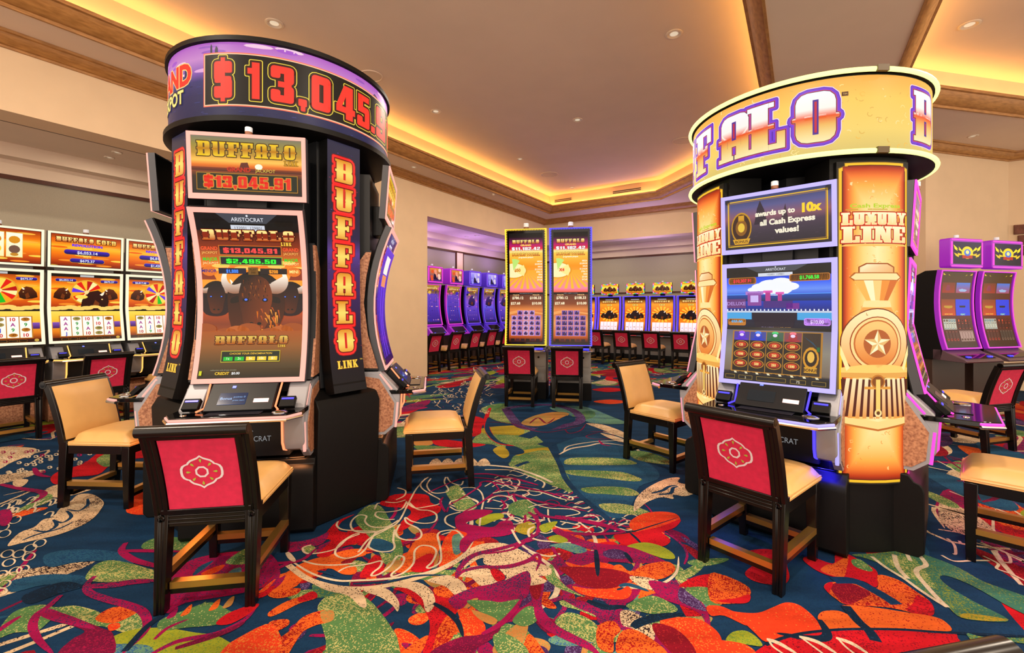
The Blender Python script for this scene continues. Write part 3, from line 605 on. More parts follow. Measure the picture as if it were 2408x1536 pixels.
P('A', 'n', .2, [(330, 930), (400, 930), (470, 970), (540, 990), (430, 960)]); P('A', 'm', .2, [(-30, 1000), (60, 980), (100, 960), (60, 1030), (-30, 1080)])
P('A', 'o', .7, [(960, 862), (1050, 720), (1130, 652), (1222, 652), (1252, 702), (1230, 802), (1180, 902), (1060, 932), (960, 942), (850, 932), (900, 872)]); P('A', 'r', .25, [(1050, 862), (1130, 812), (1190, 802), (1202, 882), (1150, 932), (1040, 932)]); P('A', 'O', .6, [(1260, 742), (1300, 662), (1380, 612), (1480, 642), (1430, 722), (1422, 822), (1300, 902), (1240, 892)]); P('A', 'r', .2, [(740, 830), (780, 810), (830, 860), (820, 940), (700, 980), (650, 960)])
P('A', 'r', .35, [(800, 422), (910, 360), (1140, 360), (1180, 420), (1252, 452), (1230, 502), (1100, 542), (1000, 612), (940, 632), (960, 562), (1030, 502), (1000, 462), (860, 452)]); P('A', 'r', .35, [(612, 508), (520, 560), (490, 622), (560, 642), (680, 642), (722, 692), (640, 722), (480, 762), (420, 822), (330, 812), (440, 702), (380, 682), (480, 562)]); P('A', 'm', .5, [(90, 720), (200, 710), (330, 680), (420, 640), (380, 720), (260, 760), (120, 790)])
P('A', 'g', .55, [(640, 500), (720, 440), (812, 452), (880, 562), (940, 662), (972, 762), (960, 832), (900, 882), (830, 872), (800, 802), (760, 722), (690, 642), (620, 562)]); P('A', 't', .4, [(720, 702), (800, 690), (900, 730), (890, 792), (800, 790), (730, 760)]); P('A', 'T', .4, [(880, 860), (960, 850), (960, 900), (860, 940), (830, 920)])
P('A', 'g', .6, [(1290, 332), (1380, 290), (1450, 372), (1520, 442), (1480, 482), (1390, 482), (1340, 422)]); P('A', 'k', .6, [(1340, 670), (1420, 660), (1410, 780), (1350, 800)]); P('A', 'g', .5, [(230, 760), (300, 740), (330, 780), (280, 800), (240, 790)]); P('A', 'g', .5, [(1790, 420), (1896, 400), (1960, 480), (1900, 540), (1810, 500)])
P('A', 'l', .2, [(1510, 560), (1600, 510), (1700, 500), (1720, 530), (1640, 560), (1560, 590)]); P('A', 'y', .2, [(1800, 620), (1900, 560), (1960, 600), (1900, 660)])
for q in ([(250, 992), (430, 1048), (620, 1058), (682, 1112), (702, 1192), (655, 1195), (560, 1112), (400, 1072)], [(680, 1076), (800, 1050), (880, 1080), (942, 1160), (932, 1232), (890, 1182), (800, 1122)], [(900, 1042), (1060, 1010), (1170, 1060), (1212, 1150), (1182, 1222), (1140, 1228), (1110, 1130), (1010, 1062)], [(1150, 1000), (1300, 960), (1400, 1000), (1452, 1082), (1422, 1162), (1360, 1112), (1280, 1042)], [(1370, 962), (1500, 890), (1620, 920), (1692, 992), (1560, 1042), (1480, 982)], [(1480, 762), (1640, 720), (1780, 760), (1900, 840), (2060, 900), (2060, 960), (1896, 960), (1800, 900), (1700, 852), (1560, 832), (1450, 892), (1380, 932)], [(1800, 940), (1950, 960), (2040, 1010), (1900, 1040), (1720, 1030)]): P('A', 'c', .2, q)
P('B', 'c', .3, [(0, 740), (120, 720), (240, 760), (360, 830), (300, 870), (200, 900), (100, 830), (0, 810)]); P('B', 'c', .25, [(0, 830), (120, 850), (240, 900), (280, 960), (180, 985), (90, 900), (0, 880)]); P('B', 'r', .5, [(40, 920), (100, 920), (150, 970), (130, 1000), (80, 1000)])
S('A', 'c', .12, .034, [(120, 885), (260, 985), (450, 1045), (650, 1060), (900, 1028), (1150, 958), (1350, 868), (1500, 762), (1660, 730)], 0); S('A', 'w', .3, .018, [(150, 860), (300, 950), (480, 1000), (640, 1000), (820, 990), (1000, 970), (1150, 940), (1300, 880), (1440, 790), (1520, 660)]); S('A', 'n', .1, .02, [(600, 1025), (850, 1010), (1080, 965), (1300, 960)])
FERN = [[(1140, 240), (1070, 320), (1010, 430), (940, 560), (840, 625), (720, 690), (640, 790)], [(940, 550), (850, 600), (740, 600), (690, 560), (700, 520), (640, 515), (590, 560), (590, 610), (640, 640), (760, 640), (900, 590)], [(1000, 410), (960, 470), (860, 490), (780, 490), (770, 520), (830, 545), (910, 545)], [(1000, 420), (1060, 460), (1150, 450), (1240, 430), (1250, 400), (1180, 360), (1110, 310), (1110, 270), (1160, 230)], [(1020, 420), (1080, 470), (1170, 480), (1220, 510), (1210, 560), (1130, 575), (1040, 560), (990, 530), (1000, 570), (1080, 610), (1110, 650), (1090, 690), (1010, 700), (940, 680), (920, 640), (950, 580)],
        [(910, 620), (900, 700), (910, 750), (880, 780), (800, 785), (730, 760), (720, 730), (770, 650), (860, 610)], [(770, 640), (720, 720), (680, 780), (620, 820), (540, 835), (480, 815), (470, 780), (510, 720), (600, 660), (650, 650)], [(650, 655), (560, 690), (480, 760), (380, 790), (290, 800), (240, 790), (230, 755), (290, 735)], [(220, 850), (330, 880), (480, 885), (620, 870)], [(490, 935), (560, 900), (700, 880), (810, 855), (800, 900), (750, 940), (740, 965), (800, 950), (880, 890), (930, 820), (980, 830), (960, 890), (890, 950), (900, 970), (980, 940), (1050, 870), (1060, 780), (1110, 740), (1190, 750), (1220, 790), (1190, 860), (1150, 900), (1180, 905), (1250, 860), (1250, 760), (1230, 660), (1280, 630), (1370, 630), (1420, 680)],
        [(490, 560), (480, 590), (520, 620), (640, 630), (770, 635)], [(1290, 230), (1280, 270), (1310, 330), (1240, 350), (1180, 340), (1150, 290), (1180, 240)], [(1400, 330), (1420, 310), (1500, 310), (1550, 340), (1570, 400), (1555, 480), (1540, 600)], [(1320, 440), (1330, 410), (1400, 395), (1480, 390), (1530, 420), (1480, 470), (1380, 480), (1320, 450)], [(1360, 610), (1290, 570), (1300, 520), (1400, 490)], [(1410, 350), (1460, 380), (1530, 420)], [(1770, 490), (1790, 540), (1850, 555), (1890, 540)], [(1600, 400), (1680, 370), (1780, 380), (1810, 430), (1790, 490)], [(1300, 230), (1330, 270), (1400, 290), (1420, 260)], [(840, 415), (920, 420), (990, 400)], [(1700, 240), (1720, 280), (1800, 320), (1840, 280)], [(930, 310), (990, 330), (980, 370), (920, 400)], [(760, 470), (780, 430), (800, 425)]]
for q in FERN: S('A', 'w', .2, .013, q, 0)
P('A', 'm', .15, [(1360, 572), (1370, 520), (1480, 475), (1640, 480), (1560, 530), (1440, 570), (1520, 592), (1640, 602), (1700, 560), (1780, 560), (1792, 642), (1700, 672), (1560, 682), (1480, 722), (1430, 792), (1395, 772), (1400, 702), (1450, 652), (1380, 622)])
S('A', 'm', .6, .04, [(1960, 690), (1700, 762), (1500, 812), (1400, 900), (1365, 985)]); S('A', 'm', .5, .03, [(1960, 840), (1760, 900), (1560, 900), (1420, 932), (1370, 985)])
P('A', 'm', .6, [(1350, 1112), (1500, 1052), (1700, 1012), (1900, 930), (1900, 1080), (1700, 1132), (1500, 1132), (1420, 1202), (1360, 1212), (1310, 1152)])
for q in ([(-40, 870), (100, 868), (230, 842), (340, 750)], [(-40, 940), (60, 900), (130, 868)], [(110, 790), (140, 830), (170, 860)]): S('A', 'm' if q[0][0] < 0 else 'w', .3, .03, q)
P('A', 'M', .5, [(1220, 1500), (1400, 1422), (1550, 1402), (1700, 1330), (1650, 1422), (1520, 1502), (1450, 1570), (1180, 1570)]); P('A', 'g', .7, [(1450, 1150), (1600, 1150), (1700, 1162), (1842, 1142), (1800, 1232), (1700, 1302), (1620, 1282), (1500, 1202)]); P('A', 'T', .5, [(1480, 1220), (1560, 1240), (1670, 1290), (1640, 1330), (1540, 1290)]); S('A', 'm', .3, .03, [(1560, 1400), (1700, 1322), (1800, 1220), (1850, 1140)]); P('A', 'g', .7, [(1640, 1420), (1720, 1390), (1860, 1470), (1900, 1560), (1700, 1560)])
S('A', 'm', .2, .018, [(1150, 350), (1260, 300), (1420, 240), (1600, 240), (1750, 270), (1960, 300)]); S('A', 'm', .2, .02, [(1310, 440), (1420, 380), (1540, 300), (1550, 270), (1620, 260), (1670, 300), (1690, 340)]); S('A', 'm', .2, .02, [(1420, 490), (1520, 440), (1620, 370), (1690, 310)]); S('A', 'm', .2, .018, [(1790, 380), (1820, 440), (1770, 520), (1730, 560)]); S('A', 'm', .2, .02, [(1270, 380), (1250, 420), (1290, 490), (1310, 450)])
S('A', 'N', .1, .03, [(1200, 1170), (1300, 1230), (1380, 1310), (1420, 1420)])
for q, c, wd in (([(0, 140), (200, 160), (380, 215), (500, 270)], 'w', .03), ([(0, 175), (200, 180), (350, 230), (440, 270), (430, 310)], 'w', .016), ([(180, 480), (172, 512), (240, 560), (340, 580), (440, 550)], 'w', .012), ([(200, 620), (260, 720), (360, 790), (480, 820), (560, 800)], 'w', .016), ([(470, 470), (480, 560), (560, 610), (660, 612), (700, 590), (560, 560)], 'w', .012), ([(280, 360), (350, 420), (470, 460), (640, 470), (705, 500), (600, 522)], 'w', .012), ([(370, 600), (330, 620), (330, 670), (400, 700), (500, 710), (640, 720)], 'w', .016), ([(0, 300), (100, 250), (220, 240), (260, 270), (220, 310)], 'w', .012), ([(20, 420), (60, 380), (140, 370), (210, 400), (230, 450)], 'w', .012), ([(60, 350), (200, 330), (400, 340), (560, 390), (650, 400), (640, 375), (600, 410)], 'w', .014), ([(0, 460), (150, 465), (160, 430), (60, 400)], 'w', .012), ([(270, 480), (380, 440), (520, 430)], 'w', .012), ([(380, 340), (480, 330), (540, 310), (500, 300)], 'w', .012), ([(270, 510), (330, 540), (450, 550)], 'w', .012),
                 ([(0, 205), (180, 230), (300, 260), (400, 290)], 'm', .022), ([(0, 262), (200, 290), (400, 330), (560, 370), (640, 400)], 'm', .025), ([(210, 360), (400, 412), (600, 450), (760, 485)], 'm', .03), ([(370, 462), (420, 512), (600, 540), (820, 522)], 'm', .035), ([(210, 360), (232, 430), (190, 500)], 'm', .02), ([(0, 802), (200, 770), (330, 690), (395, 640), (392, 560), (340, 500), (300, 500), (300, 560), (250, 622)], 'm', .026), ([(0, 900), (180, 890), (320, 850), (390, 805), (410, 850), (380, 930)], 'm', .026), ([(120, 400), (150, 440), (120, 480)], 'm', .02), ([(780, 820), (760, 780), (680, 790), (560, 740), (510, 750), (530, 800), (600, 870)], 'm', .026)): S('B', c, .25, wd, q, 0 if c == 'w' else 1)
P('B', 'g', .5, [(180, 440), (260, 410), (330, 470), (280, 520), (190, 500)]); P('B', 'y', .3, [(240, 590), (320, 570), (310, 640), (240, 640)]); P('B', 'l', .3, [(410, 590), (540, 560), (480, 630), (430, 640)]); P('B', 'l', .2, [(470, 690), (540, 660), (620, 700), (560, 720)]); P('B', 'k', .6, [(480, 740), (620, 720), (760, 770), (690, 800), (560, 760)])
# -- C: left foreground
P('C', 't', .6, [(300, 880), (500, 840), (800, 860), (900, 940), (700, 920), (500, 930), (330, 960)]); P('C', 't', .6, [(60, 1060), (300, 1010), (560, 1020), (560, 1080), (300, 1080), (80, 1130)]); P('C', 'N', .5, [(160, 1150), (420, 1060), (560, 1090), (400, 1140), (200, 1210)])
P('C', 'g', .6, [(578, 1042), (590, 1000), (650, 940), (740, 914), (860, 930), (1000, 970), (1150, 1010), (1150, 1050), (900, 1050), (760, 1062), (640, 1058)]); P('C', 'g', .4, [(955, 832), (980, 790), (1080, 760), (1260, 768), (1260, 842), (1050, 842)])
P('C', 'g', .8, [(-30, 1440), (60, 1290), (170, 1232), (290, 1214), (380, 1232), (500, 1220), (640, 1252), (720, 1282), (860, 1210), (950, 1232), (982, 1302), (960, 1382), (840, 1402), (700, 1362), (560, 1352), (380, 1302), (250, 1392), (100, 1402)])
P('C', 'o', .5, [(640, 1310), (760, 1232), (940, 1236), (900, 1282), (760, 1340)]); P('C', 'O', .3, [(730, 1350), (800, 1338), (806, 1370), (740, 1392)]); P('C', 'l', .25, [(760, 1430), (900, 1382), (1100, 1370), (1300, 1400), (1500, 1440), (1600, 1600), (600, 1640), (660, 1500)]); P('C', 'k', .8, [(640, 1500), (760, 1480), (1000, 1490), (1000, 1560), (620, 1580)])
P('C', 'M', .45, [(262, 1275), (330, 1242), (420, 1270), (560, 1322), (680, 1370), (762, 1412), (750, 1560), (400, 1560), (480, 1452), (570, 1392), (430, 1342), (320, 1312)]); P('C', 'm', .5, [(262, 1275), (330, 1242), (420, 1270), (560, 1322), (640, 1380), (430, 1342), (320, 1312)])
S('C', 'm', .5, .04, [(640, 1020), (585, 1080), (600, 1130), (700, 1172), (840, 1210), (950, 1252), (992, 1322), (970, 1402), (880, 1492), (820, 1550)]); S('C', 'm', .6, .055, [(580, 1090), (760, 1080), (900, 1060), (1060, 1052)]); S('C', 'm', .2, .04, [(850, 795), (820, 850), (900, 910), (1040, 950), (1150, 980)]); S('C', 'm', .2, .035, [(820, 850), (1000, 850), (1240, 855)]); S('C', 'm', .4, .035, [(410, 1150), (330, 1222), (250, 1282), (220, 1362), (260, 1452), (360, 1550)]); S('C', 'm', .3, .03, [(-20, 1400), (60, 1340), (140, 1290)])
P('C', 'c', .25, [(50, 815), (130, 730), (230, 690), (290, 640), (360, 620), (400, 570), (470, 520), (530, 470), (620, 468), (692, 512), (692, 552), (620, 632), (520, 692), (390, 742), (260, 772), (130, 802)]); P('C', 'c', .9, [(520, 620), (640, 500), (695, 530), (640, 620), (520, 690)])
for q in ([(590, 500), (590, 540), (530, 580), (450, 570)], [(450, 580), (480, 620), (420, 660), (360, 640)], [(360, 640), (380, 680), (310, 720), (220, 710)], [(150, 780), (250, 740), (400, 700), (500, 650)]): S('C', 'n', .1, .022, q)
P('C', 'c', .3, [(-20, 165), (60, 145), (160, 150), (245, 162), (220, 202), (130, 232), (60, 262), (-20, 295)]); P('C', 'c', .3, [(280, 460), (390, 402), (520, 422), (640, 395), (660, 420), (500, 472), (380, 492)]); P('C', 'g', .4, [(60, 600), (180, 540), (260, 470), (350, 470), (330, 520), (180, 570)])
for (x, y) in ((50, 870), (130, 870), (195, 890), (155, 975), (105, 985), (30, 1075), (268, 798), (205, 832), (100, 640), (20, 690), (30, 735), (10, 1010), (60, 930), (5, 1130)):
    S('C', 'w', .1, .008, [(x+42*math.cos(t*PI/4), y+24*math.sin(t*PI/4)-.25*42*math.cos(t*PI/4)) for t in range(9)], 0)
for i in range(60):
    x, y = rc.uniform(0, 640), rc.uniform(165, 330)
    S('C', rc.choice('wwwm'), .1, .012, [(x, y), (x+14, y-8), (x+26, y), (x+16, y+9), (x, y+4)], 0)
for i in range(14):
    x, y = rc.uniform(0, 330), rc.uniform(470, 640); S('C', 'w', .1, .012, [(x, y), (x+30, y-20), (x+60, y-18), (x+50, y+12), (x+90, y-10)], 0)
P('C', 'r', .3, [(560, 262), (660, 190), (760, 142), (980, 170), (1000, 215), (860, 235), (740, 275), (660, 335), (480, 355), (380, 402), (340, 362), (400, 312)]); P('C', 'g', .5, [(650, 232), (760, 180), (765, 262), (700, 282)]); P('C', 'O', .3, [(855, 592), (880, 520), (930, 450), (1010, 440), (1010, 592)]); P('C', 'm', .4, [(-20, 590), (60, 570), (84, 622), (40, 682), (-20, 662)]); S('C', 'm', .3, .04, [(230, 290), (260, 335), (340, 352)]); S('C', 'm', .4, .05, [(0, 400), (140, 430), (270, 450), (290, 480), (210, 530)]); P('C', 'c', .4, [(100, 370), (190, 370), (150, 415), (90, 410)])
P('C', 'm', .35, [(1100, 1050), (1250, 932), (1400, 882), (1640, 852), (1834, 880), (1880, 1040), (1650, 1132), (1250, 1202), (1120, 1270)]); P('C', 'O', .2, [(1355, 1005), (1440, 962), (1515, 945), (1480, 985), (1400, 1015)]); P('C', 'g', .4, [(1520, 935), (1590, 872), (1660, 840), (1660, 935)]); P('C', 't', .4, [(1300, 1020), (1340, 960), (1440, 915), (1380, 970)]); P('C', 'k', .7, [(1520, 1035), (1560, 980), (1625, 965), (1610, 1030)]); P('C', 'k', .5, [(1160, 1070), (1180, 1030), (1250, 1050), (1230, 1080)])
P('C', 'g', .7, [(1080, 1320), (1250, 1250), (1400, 1200), (1480, 1215), (1560, 1260), (1640, 1240), (1500, 1340), (1250, 1370), (1080, 1390)])
for i in range(5): P('C', 'mogoT'[i], .6, [(1120+i*95, 1310-i*18), (1160+i*95, 1260-i*20), (1200+i*95, 1230-i*18), (1180+i*95, 1290-i*18)])
S('C', 'm', .2, .03, [(1000, 1560), (1200, 1462), (1450, 1412), (1640, 1322), (1730, 1225)]); S('C', 'm', .3, .02, [(1040, 1450), (1130, 1372), (1270, 1312)]); S('C', 'M', .2, .035, [(1180, 1510), (1400, 1440), (1560, 1380), (1650, 1330)]); P('C', 'r', .1, [(1455, 1345), (1520, 1282), (1640, 1232), (1745, 1208), (1700, 1262), (1560, 1342)]); S('C', 'N', .1, .03, [(840, 1530), (980, 1372), (1095, 1285)], 0); P('C', 'O', .5, [(1500, 1520), (1600, 1442), (1834, 1342), (1880, 1540), (1500, 1580)])
for i in range(3): P('C', 'rOr'[i], .3, [(1700+i*30, 1180-i*40), (1780+i*20, 1120-i*40), (1860, 1080-i*40), (1800, 1150-i*40)])
# -- E: right foreground
P('E', 'G', .55, [(1030, 530), (1200, 520), (1480, 500), (1700, 560), (1900, 642), (2100, 752), (2500, 900), (2500, 1030), (2300, 952), (2000, 782), (1800, 702), (1735, 712), (1800, 782), (2000, 902), (2285, 1052), (2100, 1062), (1900, 1032), (1790, 942), (1650, 852), (1480, 742), (1300, 622), (1150, 562)]); P('E', 'g', .6, [(1300, 560), (1480, 540), (1600, 640), (1700, 800), (1560, 740), (1400, 650)]); P('E', 'y', .5, [(1900, 1030), (1960, 1000), (2285, 1052), (2100, 1062)])
for q, wd in (([(1190, 545), (1300, 630), (1450, 722), (1560, 802), (1680, 882), (1795, 952)], .02), ([(1370, 530), (1400, 632), (1480, 722)], .024), ([(1575, 540), (1625, 612), (1560, 642), (1550, 682), (1620, 772), (1720, 882), (1795, 952)], .024), ([(1470, 520), (1500, 580)], .02)): S('E', 'w', .4, wd, q, 0)
P('E', 'r', .15, [(640, 570), (700, 545), (880, 602), (900, 530), (1000, 528), (1100, 580), (1222, 652), (1242, 742), (1220, 792), (1120, 742), (960, 716), (860, 702), (740, 652)]); P('E', 'o', .7, [(780, 655), (830, 612), (880, 605), (960, 560), (1002, 542), (990, 642), (960, 712), (860, 692)]); P('E', 'g', .2, [(1030, 572), (1100, 570), (1192, 642), (1180, 666), (1090, 642), (1040, 612)])
P('E', 'o', .7, [(808, 782), (850, 752), (960, 750), (1060, 740), (1150, 790), (1240, 790), (1240, 692), (1400, 732), (1540, 822), (1652, 902), (1692, 982), (1650, 1022), (1500, 992), (1300, 952), (1000, 932), (900, 882), (830, 822)]); P('E', 'R', .4, [(860, 782), (960, 750), (1080, 782), (1182, 842), (1100, 892), (1000, 932), (920, 882)]); P('E', 'r', .4, [(1550, 860), (1652, 902), (1692, 982), (1650, 1022), (1470, 980), (1520, 920)]); P('E', 'r', .1, [(808, 782), (850, 752), (880, 760), (850, 830), (830, 822)])
S('E', 'n', .1, .06, [(880, 735), (1050, 742), (1200, 812), (1320, 882), (1390, 930)], 0)
P('E', 'o', .08, [(955, 935), (1200, 952), (1450, 990), (1660, 1022), (1770, 1062), (1825, 1142), (1600, 1134), (1400, 1126), (1200, 1122), (1100, 1062), (1020, 992)]); P('E', 'o', .08, [(758, 1032), (800, 985), (920, 980), (1020, 1022), (1120, 1092), (1145, 1125), (1000, 1128), (830, 1134), (790, 1092)]); P('E', 'O', .12, [(-60, 955), (120, 990), (280, 996), (400, 952), (500, 914), (600, 930), (700, 1002), (780, 1092), (822, 1134), (700, 1146), (560, 1172), (460, 1202), (340, 1228), (240, 1142), (120, 1042), (-60, 970)])
P('E', 'r', .3, [(330, 1260), (500, 1192), (700, 1152), (1000, 1130), (1400, 1132), (1700, 1152), (1842, 1152), (1880, 1202), (1900, 1400), (330, 1400)]); S('E', 'N', .1, .016, [(340, 1255), (500, 1192), (700, 1152), (1000, 1128), (1400, 1130), (1700, 1150), (2000, 1165), (2408, 1185)], 0)
S('E', 'N', .1, .045, [(980, 940), (1080, 1062), (1170, 1142), (1225, 1225)], 0); S('E', 'N', .1, .04, [(770, 1050), (832, 1152), (800, 1202), (620, 1192), (430, 1160)])
for q in ([(350, 1208), (450, 1242), (600, 1330)], [(610, 1188), (760, 1232), (920, 1330)], [(905, 1198), (1030, 1242), (1170, 1330)]): S('E', 'w', .4, .024, q); S('E', 'w', .3, .01, [(q[0][0]+20, q[0][1]+10), (q[1][0]-50, q[1][1]+25), (q[2][0]-110, q[2][1])], 0)
P('E', 'l', .6, [(25, 1205), (80, 1150), (180, 1140), (270, 1192), (315, 1262), (200, 1252), (50, 1228)]); P('E', 'O', .1, [(-60, 1230), (60, 1225), (200, 1260), (250, 1340), (-60, 1400)]); P('E', 'G', .6, [(1950, 1160), (2100, 1192), (2480, 1202), (2480, 1250), (2200, 1222), (2240, 1330), (2100, 1330), (2010, 1242)]); P('E', 'l', .2, [(2090, 1280), (2200, 1260), (2240, 1330), (2110, 1340)])
P('E', 'r', .15, [(130, 555), (200, 502), (330, 485), (480, 502), (555, 520), (512, 602), (532, 702), (500, 762), (400, 772), (250, 742), (175, 680), (250, 612), (300, 592)]); P('E', 'o', .75, [(-100, 680), (60, 722), (150, 792), (214, 862), (200, 912), (100, 922), (-100, 900)]); P('E', 'r', .1, [(-60, 900), (100, 880), (212, 850), (205, 910), (100, 922)])
for q in ([(1750, 535), (1850, 582), (2000, 577), (2130, 577)], [(2080, 540), (2200, 602), (2190, 642), (2300, 682), (2420, 742)], [(1795, 400), (1850, 452), (1862, 520), (1840, 525)], [(2000, 280), (2080, 332), (2200, 382), (2420, 422)], [(2000, 430), (2150, 470), (2270, 520), (2300, 590), (2240, 590)], [(1860, 430), (1900, 440), (1890, 420)], [(2060, 430), (2200, 490), (2330, 540), (2420, 580)]): S('E', 'w', .3, .014, q, 0)
def carpet():
    m = bpy.data.materials.new('patterned_carpet'); m.use_nodes = True; nt = m.node_tree; b = nt.nodes['Principled BSDF']; b.inputs['Roughness'].default_value = .95; b.inputs['Specular IOR Level'].default_value = .1
    N = nt.nodes.new; K = nt.links.new
    a1 = N('ShaderNodeAttribute'); a1.attribute_name = 'col'; a2 = N('ShaderNodeAttribute'); a2.attribute_name = 'col2'
    tc = N('ShaderNodeTexCoord'); res = []
    def math2(op, a, b, clamp=False):
        q = N('ShaderNodeMath'); q.operation = op; q.use_clamp = clamp
        for i, v in enumerate((a, b)):
            if isinstance(v, (int, float)): q.inputs[i].default_value = v
            else: K(v, q.inputs[i])
        return q.outputs[0]
    mp = N('ShaderNodeMapping'); mp.inputs['Rotation'].default_value = (0, 0, .5); K(tc.outputs['Object'], mp.inputs[0])
    for sc in ((52, 11, 1), (11, 52, 1)):   # two sets of crossing threads
        m3 = N('ShaderNodeMapping'); m3.inputs['Scale'].default_value = sc; K(mp.outputs[0], m3.inputs[0])
        q = N('ShaderNodeTexNoise'); q.inputs['Scale'].default_value = 2.2; q.inputs['Detail'].default_value = 1.5; K(m3.outputs[0], q.inputs['Vector'])
        r_ = N('ShaderNodeMapRange'); r_.inputs['From Min'].default_value = .5; r_.inputs['From Max'].default_value = .62; K(q.outputs['Fac'], r_.inputs['Value']); res.append(r_.outputs[0])
    thread = math2('MAXIMUM', res[0], res[1])
    sn_ = N('ShaderNodeVectorMath'); sn_.operation = 'SNAP'; sn_.inputs[1].default_value = (.0052, .0052, 1); K(mp.outputs[0], sn_.inputs[0])
    wn = N('ShaderNodeTexWhiteNoise'); wn.noise_dimensions = '2D'; K(sn_.outputs[0], wn.inputs['Vector'])
    pn = N('ShaderNodeTexNoise'); pn.inputs['Scale'].default_value = 2.6; pn.inputs['Detail'].default_value = 2; K(tc.outputs['Object'], pn.inputs['Vector'])
    pr = N('ShaderNodeMapRange'); pr.inputs['From Min'].default_value = .38; pr.inputs['From Max'].default_value = .6; pr.inputs['To Min'].default_value = .12; pr.inputs['To Max'].default_value = 1.15; K(pn.outputs['Fac'], pr.inputs['Value'])
    dens = math2('MULTIPLY', math2('MULTIPLY', math2('ADD', math2('MULTIPLY', thread, .85), .16), pr.outputs[0]), a2.outputs['Alpha'])
    m2 = N('ShaderNodeMath'); m2.operation = 'LESS_THAN'; K(wn.outputs['Value'], m2.inputs[0]); K(dens, m2.inputs[1])
    mm = N('ShaderNodeMix'); mm.data_type = 'RGBA'; K(m2.outputs[0], mm.inputs['Factor']); K(a1.outputs['Color'], mm.inputs['A']); K(a2.outputs['Color'], mm.inputs['B'])
    fn = N('ShaderNodeTexNoise'); fn.inputs['Scale'].default_value = 160; fn.inputs['Detail'].default_value = 2; K(tc.outputs['Object'], fn.inputs['Vector'])
    fr = N('ShaderNodeMapRange'); fr.inputs['To Min'].default_value = .72; fr.inputs['To Max'].default_value = 1.25; K(fn.outputs['Fac'], fr.inputs['Value'])
    vm = N('ShaderNodeVectorMath'); vm.operation = 'SCALE'; K(mm.outputs['Result'], vm.inputs[0]); 
    sp = N('ShaderNodeMapping'); sp.inputs['Rotation'].default_value = (0, 0, -.35); sp.inputs['Scale'].default_value = (1.2, 6, 1); K(tc.outputs['Object'], sp.inputs[0])
    sn = N('ShaderNodeTexNoise'); sn.inputs['Scale'].default_value = 1.3; sn.inputs['Detail'].default_value = 4; K(sp.outputs[0], sn.inputs['Vector'])
    sr = N('ShaderNodeMapRange'); sr.inputs['From Min'].default_value = .3; sr.inputs['From Max'].default_value = .7; sr.inputs['To Min'].default_value = .55; sr.inputs['To Max'].default_value = 1.15; K(sn.outputs['Fac'], sr.inputs['Value'])
    fm = N('ShaderNodeMath'); fm.operation = 'MULTIPLY'; K(fr.outputs[0], fm.inputs[0]); K(sr.outputs[0], fm.inputs[1]); K(fm.outputs[0], vm.inputs['Scale']); K(vm.outputs[0], b.inputs['Base Color'])
    bp = N('ShaderNodeBump'); bp.inputs['Strength'].default_value = .35; bp.inputs['Distance'].default_value = .004; K(fn.outputs['Fac'], bp.inputs['Height']); K(bp.outputs[0], b.inputs['Normal'])
    vs = [(-16, -1.5, 0), (14, -1.5, 0), (14, 22, 0), (-16, 22, 0)]; fs = [(0, 1, 2, 3)]; DK = .66; c1 = [tuple(x*DK for x in hx(CC['n']))]*4; c2 = [hx(WV['n'])[:3]+(.75,)]*4  # floor cut short behind the camera so world light reaches the ceiling from below
    for i, (q, c, wv) in enumerate(CARP):
        z = .0001+(i % 300)*.000003 if i < NR else .001+.000003*(i-NR); A = tuple(x*DK for x in hx(CC[c])); B2 = tuple(x*DK for x in hx(WV[c])[:3])+(min(1, wv*1.15),)
        for f in (q if isinstance(q[0], tuple) else [q]):
            o = len(vs); vs += [(p.x, p.y, z) for p in f]; fs.append(tuple(range(o, o+len(f)))); c1 += [A]*len(f); c2 += [B2]*len(f)
    me = bpy.data.meshes.new('floor'); me.from_pydata(vs, [], fs); me.materials.append(m)
    for nm, d in (('col', c1), ('col2', c2)):
        ca = me.color_attributes.new(nm, 'FLOAT_COLOR', 'CORNER'); ca.data.foreach_set('color', [x for t in d for x in t])
    o = bpy.data.objects.new('floor', me); COL.objects.link(o); return struct(o)
carpet()
# ---------------------------------------------------------------- chairs (local: the sitter looks along +y)
CBLK = mat('black_lacquer', '0c0908', .25, spec=.4, noise=.25, nscale=25)
RED = mat('crimson_velvet', 'cc1d48', .75, noise=.18, nscale=35, bump=.04)
TAN = mat('tan_leather', 'd9ab68', .42, noise=.06, nscale=12, bump=.02)
BRASS = mat('brass_strip', 'cfa050', .32, .9)
THREAD = mat('white_embroidery', 'd8cdd2', .8, bump=.05, nscale=300)
LEAF = mat('green_embroidery', '9fb03a', .8)
HW, DP = .2, .235                       # leg centre offsets
def ogee(rx, ry, t=0):                    # four-lobed outline with pointed ends
    out = []
    quad = [(1.0, 0), (.98, .22), (.90, .38), (.76, .47), (.66, .50), (.60, .60), (.48, .72), (.30, .80), (.15, .87), (0, 1.0)]
    for sx, sy, rev in ((1, 1, 0), (-1, 1, 1), (-1, -1, 0), (1, -1, 1)):
        q = [(sx*x, sy*y) for x, y in quad]
        if rev: q = q[::-1]
        out += q[:-1]
    return [(x*rx, y*ry) for x, y in out]
def ringmesh(mb, outer, inner, m, fn):
    n = len(outer); vs = [fn(*p) for p in outer]+[fn(*p) for p in inner]
    mb.add(vs, [(i, (i+1) % n, n+(i+1) % n, n+i) for i in range(n)], m)
def backpt(x, t, off):                    # point on the raked back: t 0..1 from seat rail to top, off toward the rear
    z = .47+t*.43; y = -DP-.012-.075*t-.05*t*t
    ny = -math.cos(.28+.1*t); nz = -math.sin(.28+.1*t)*.5
    return (x, y+off*ny, z+off*nz)
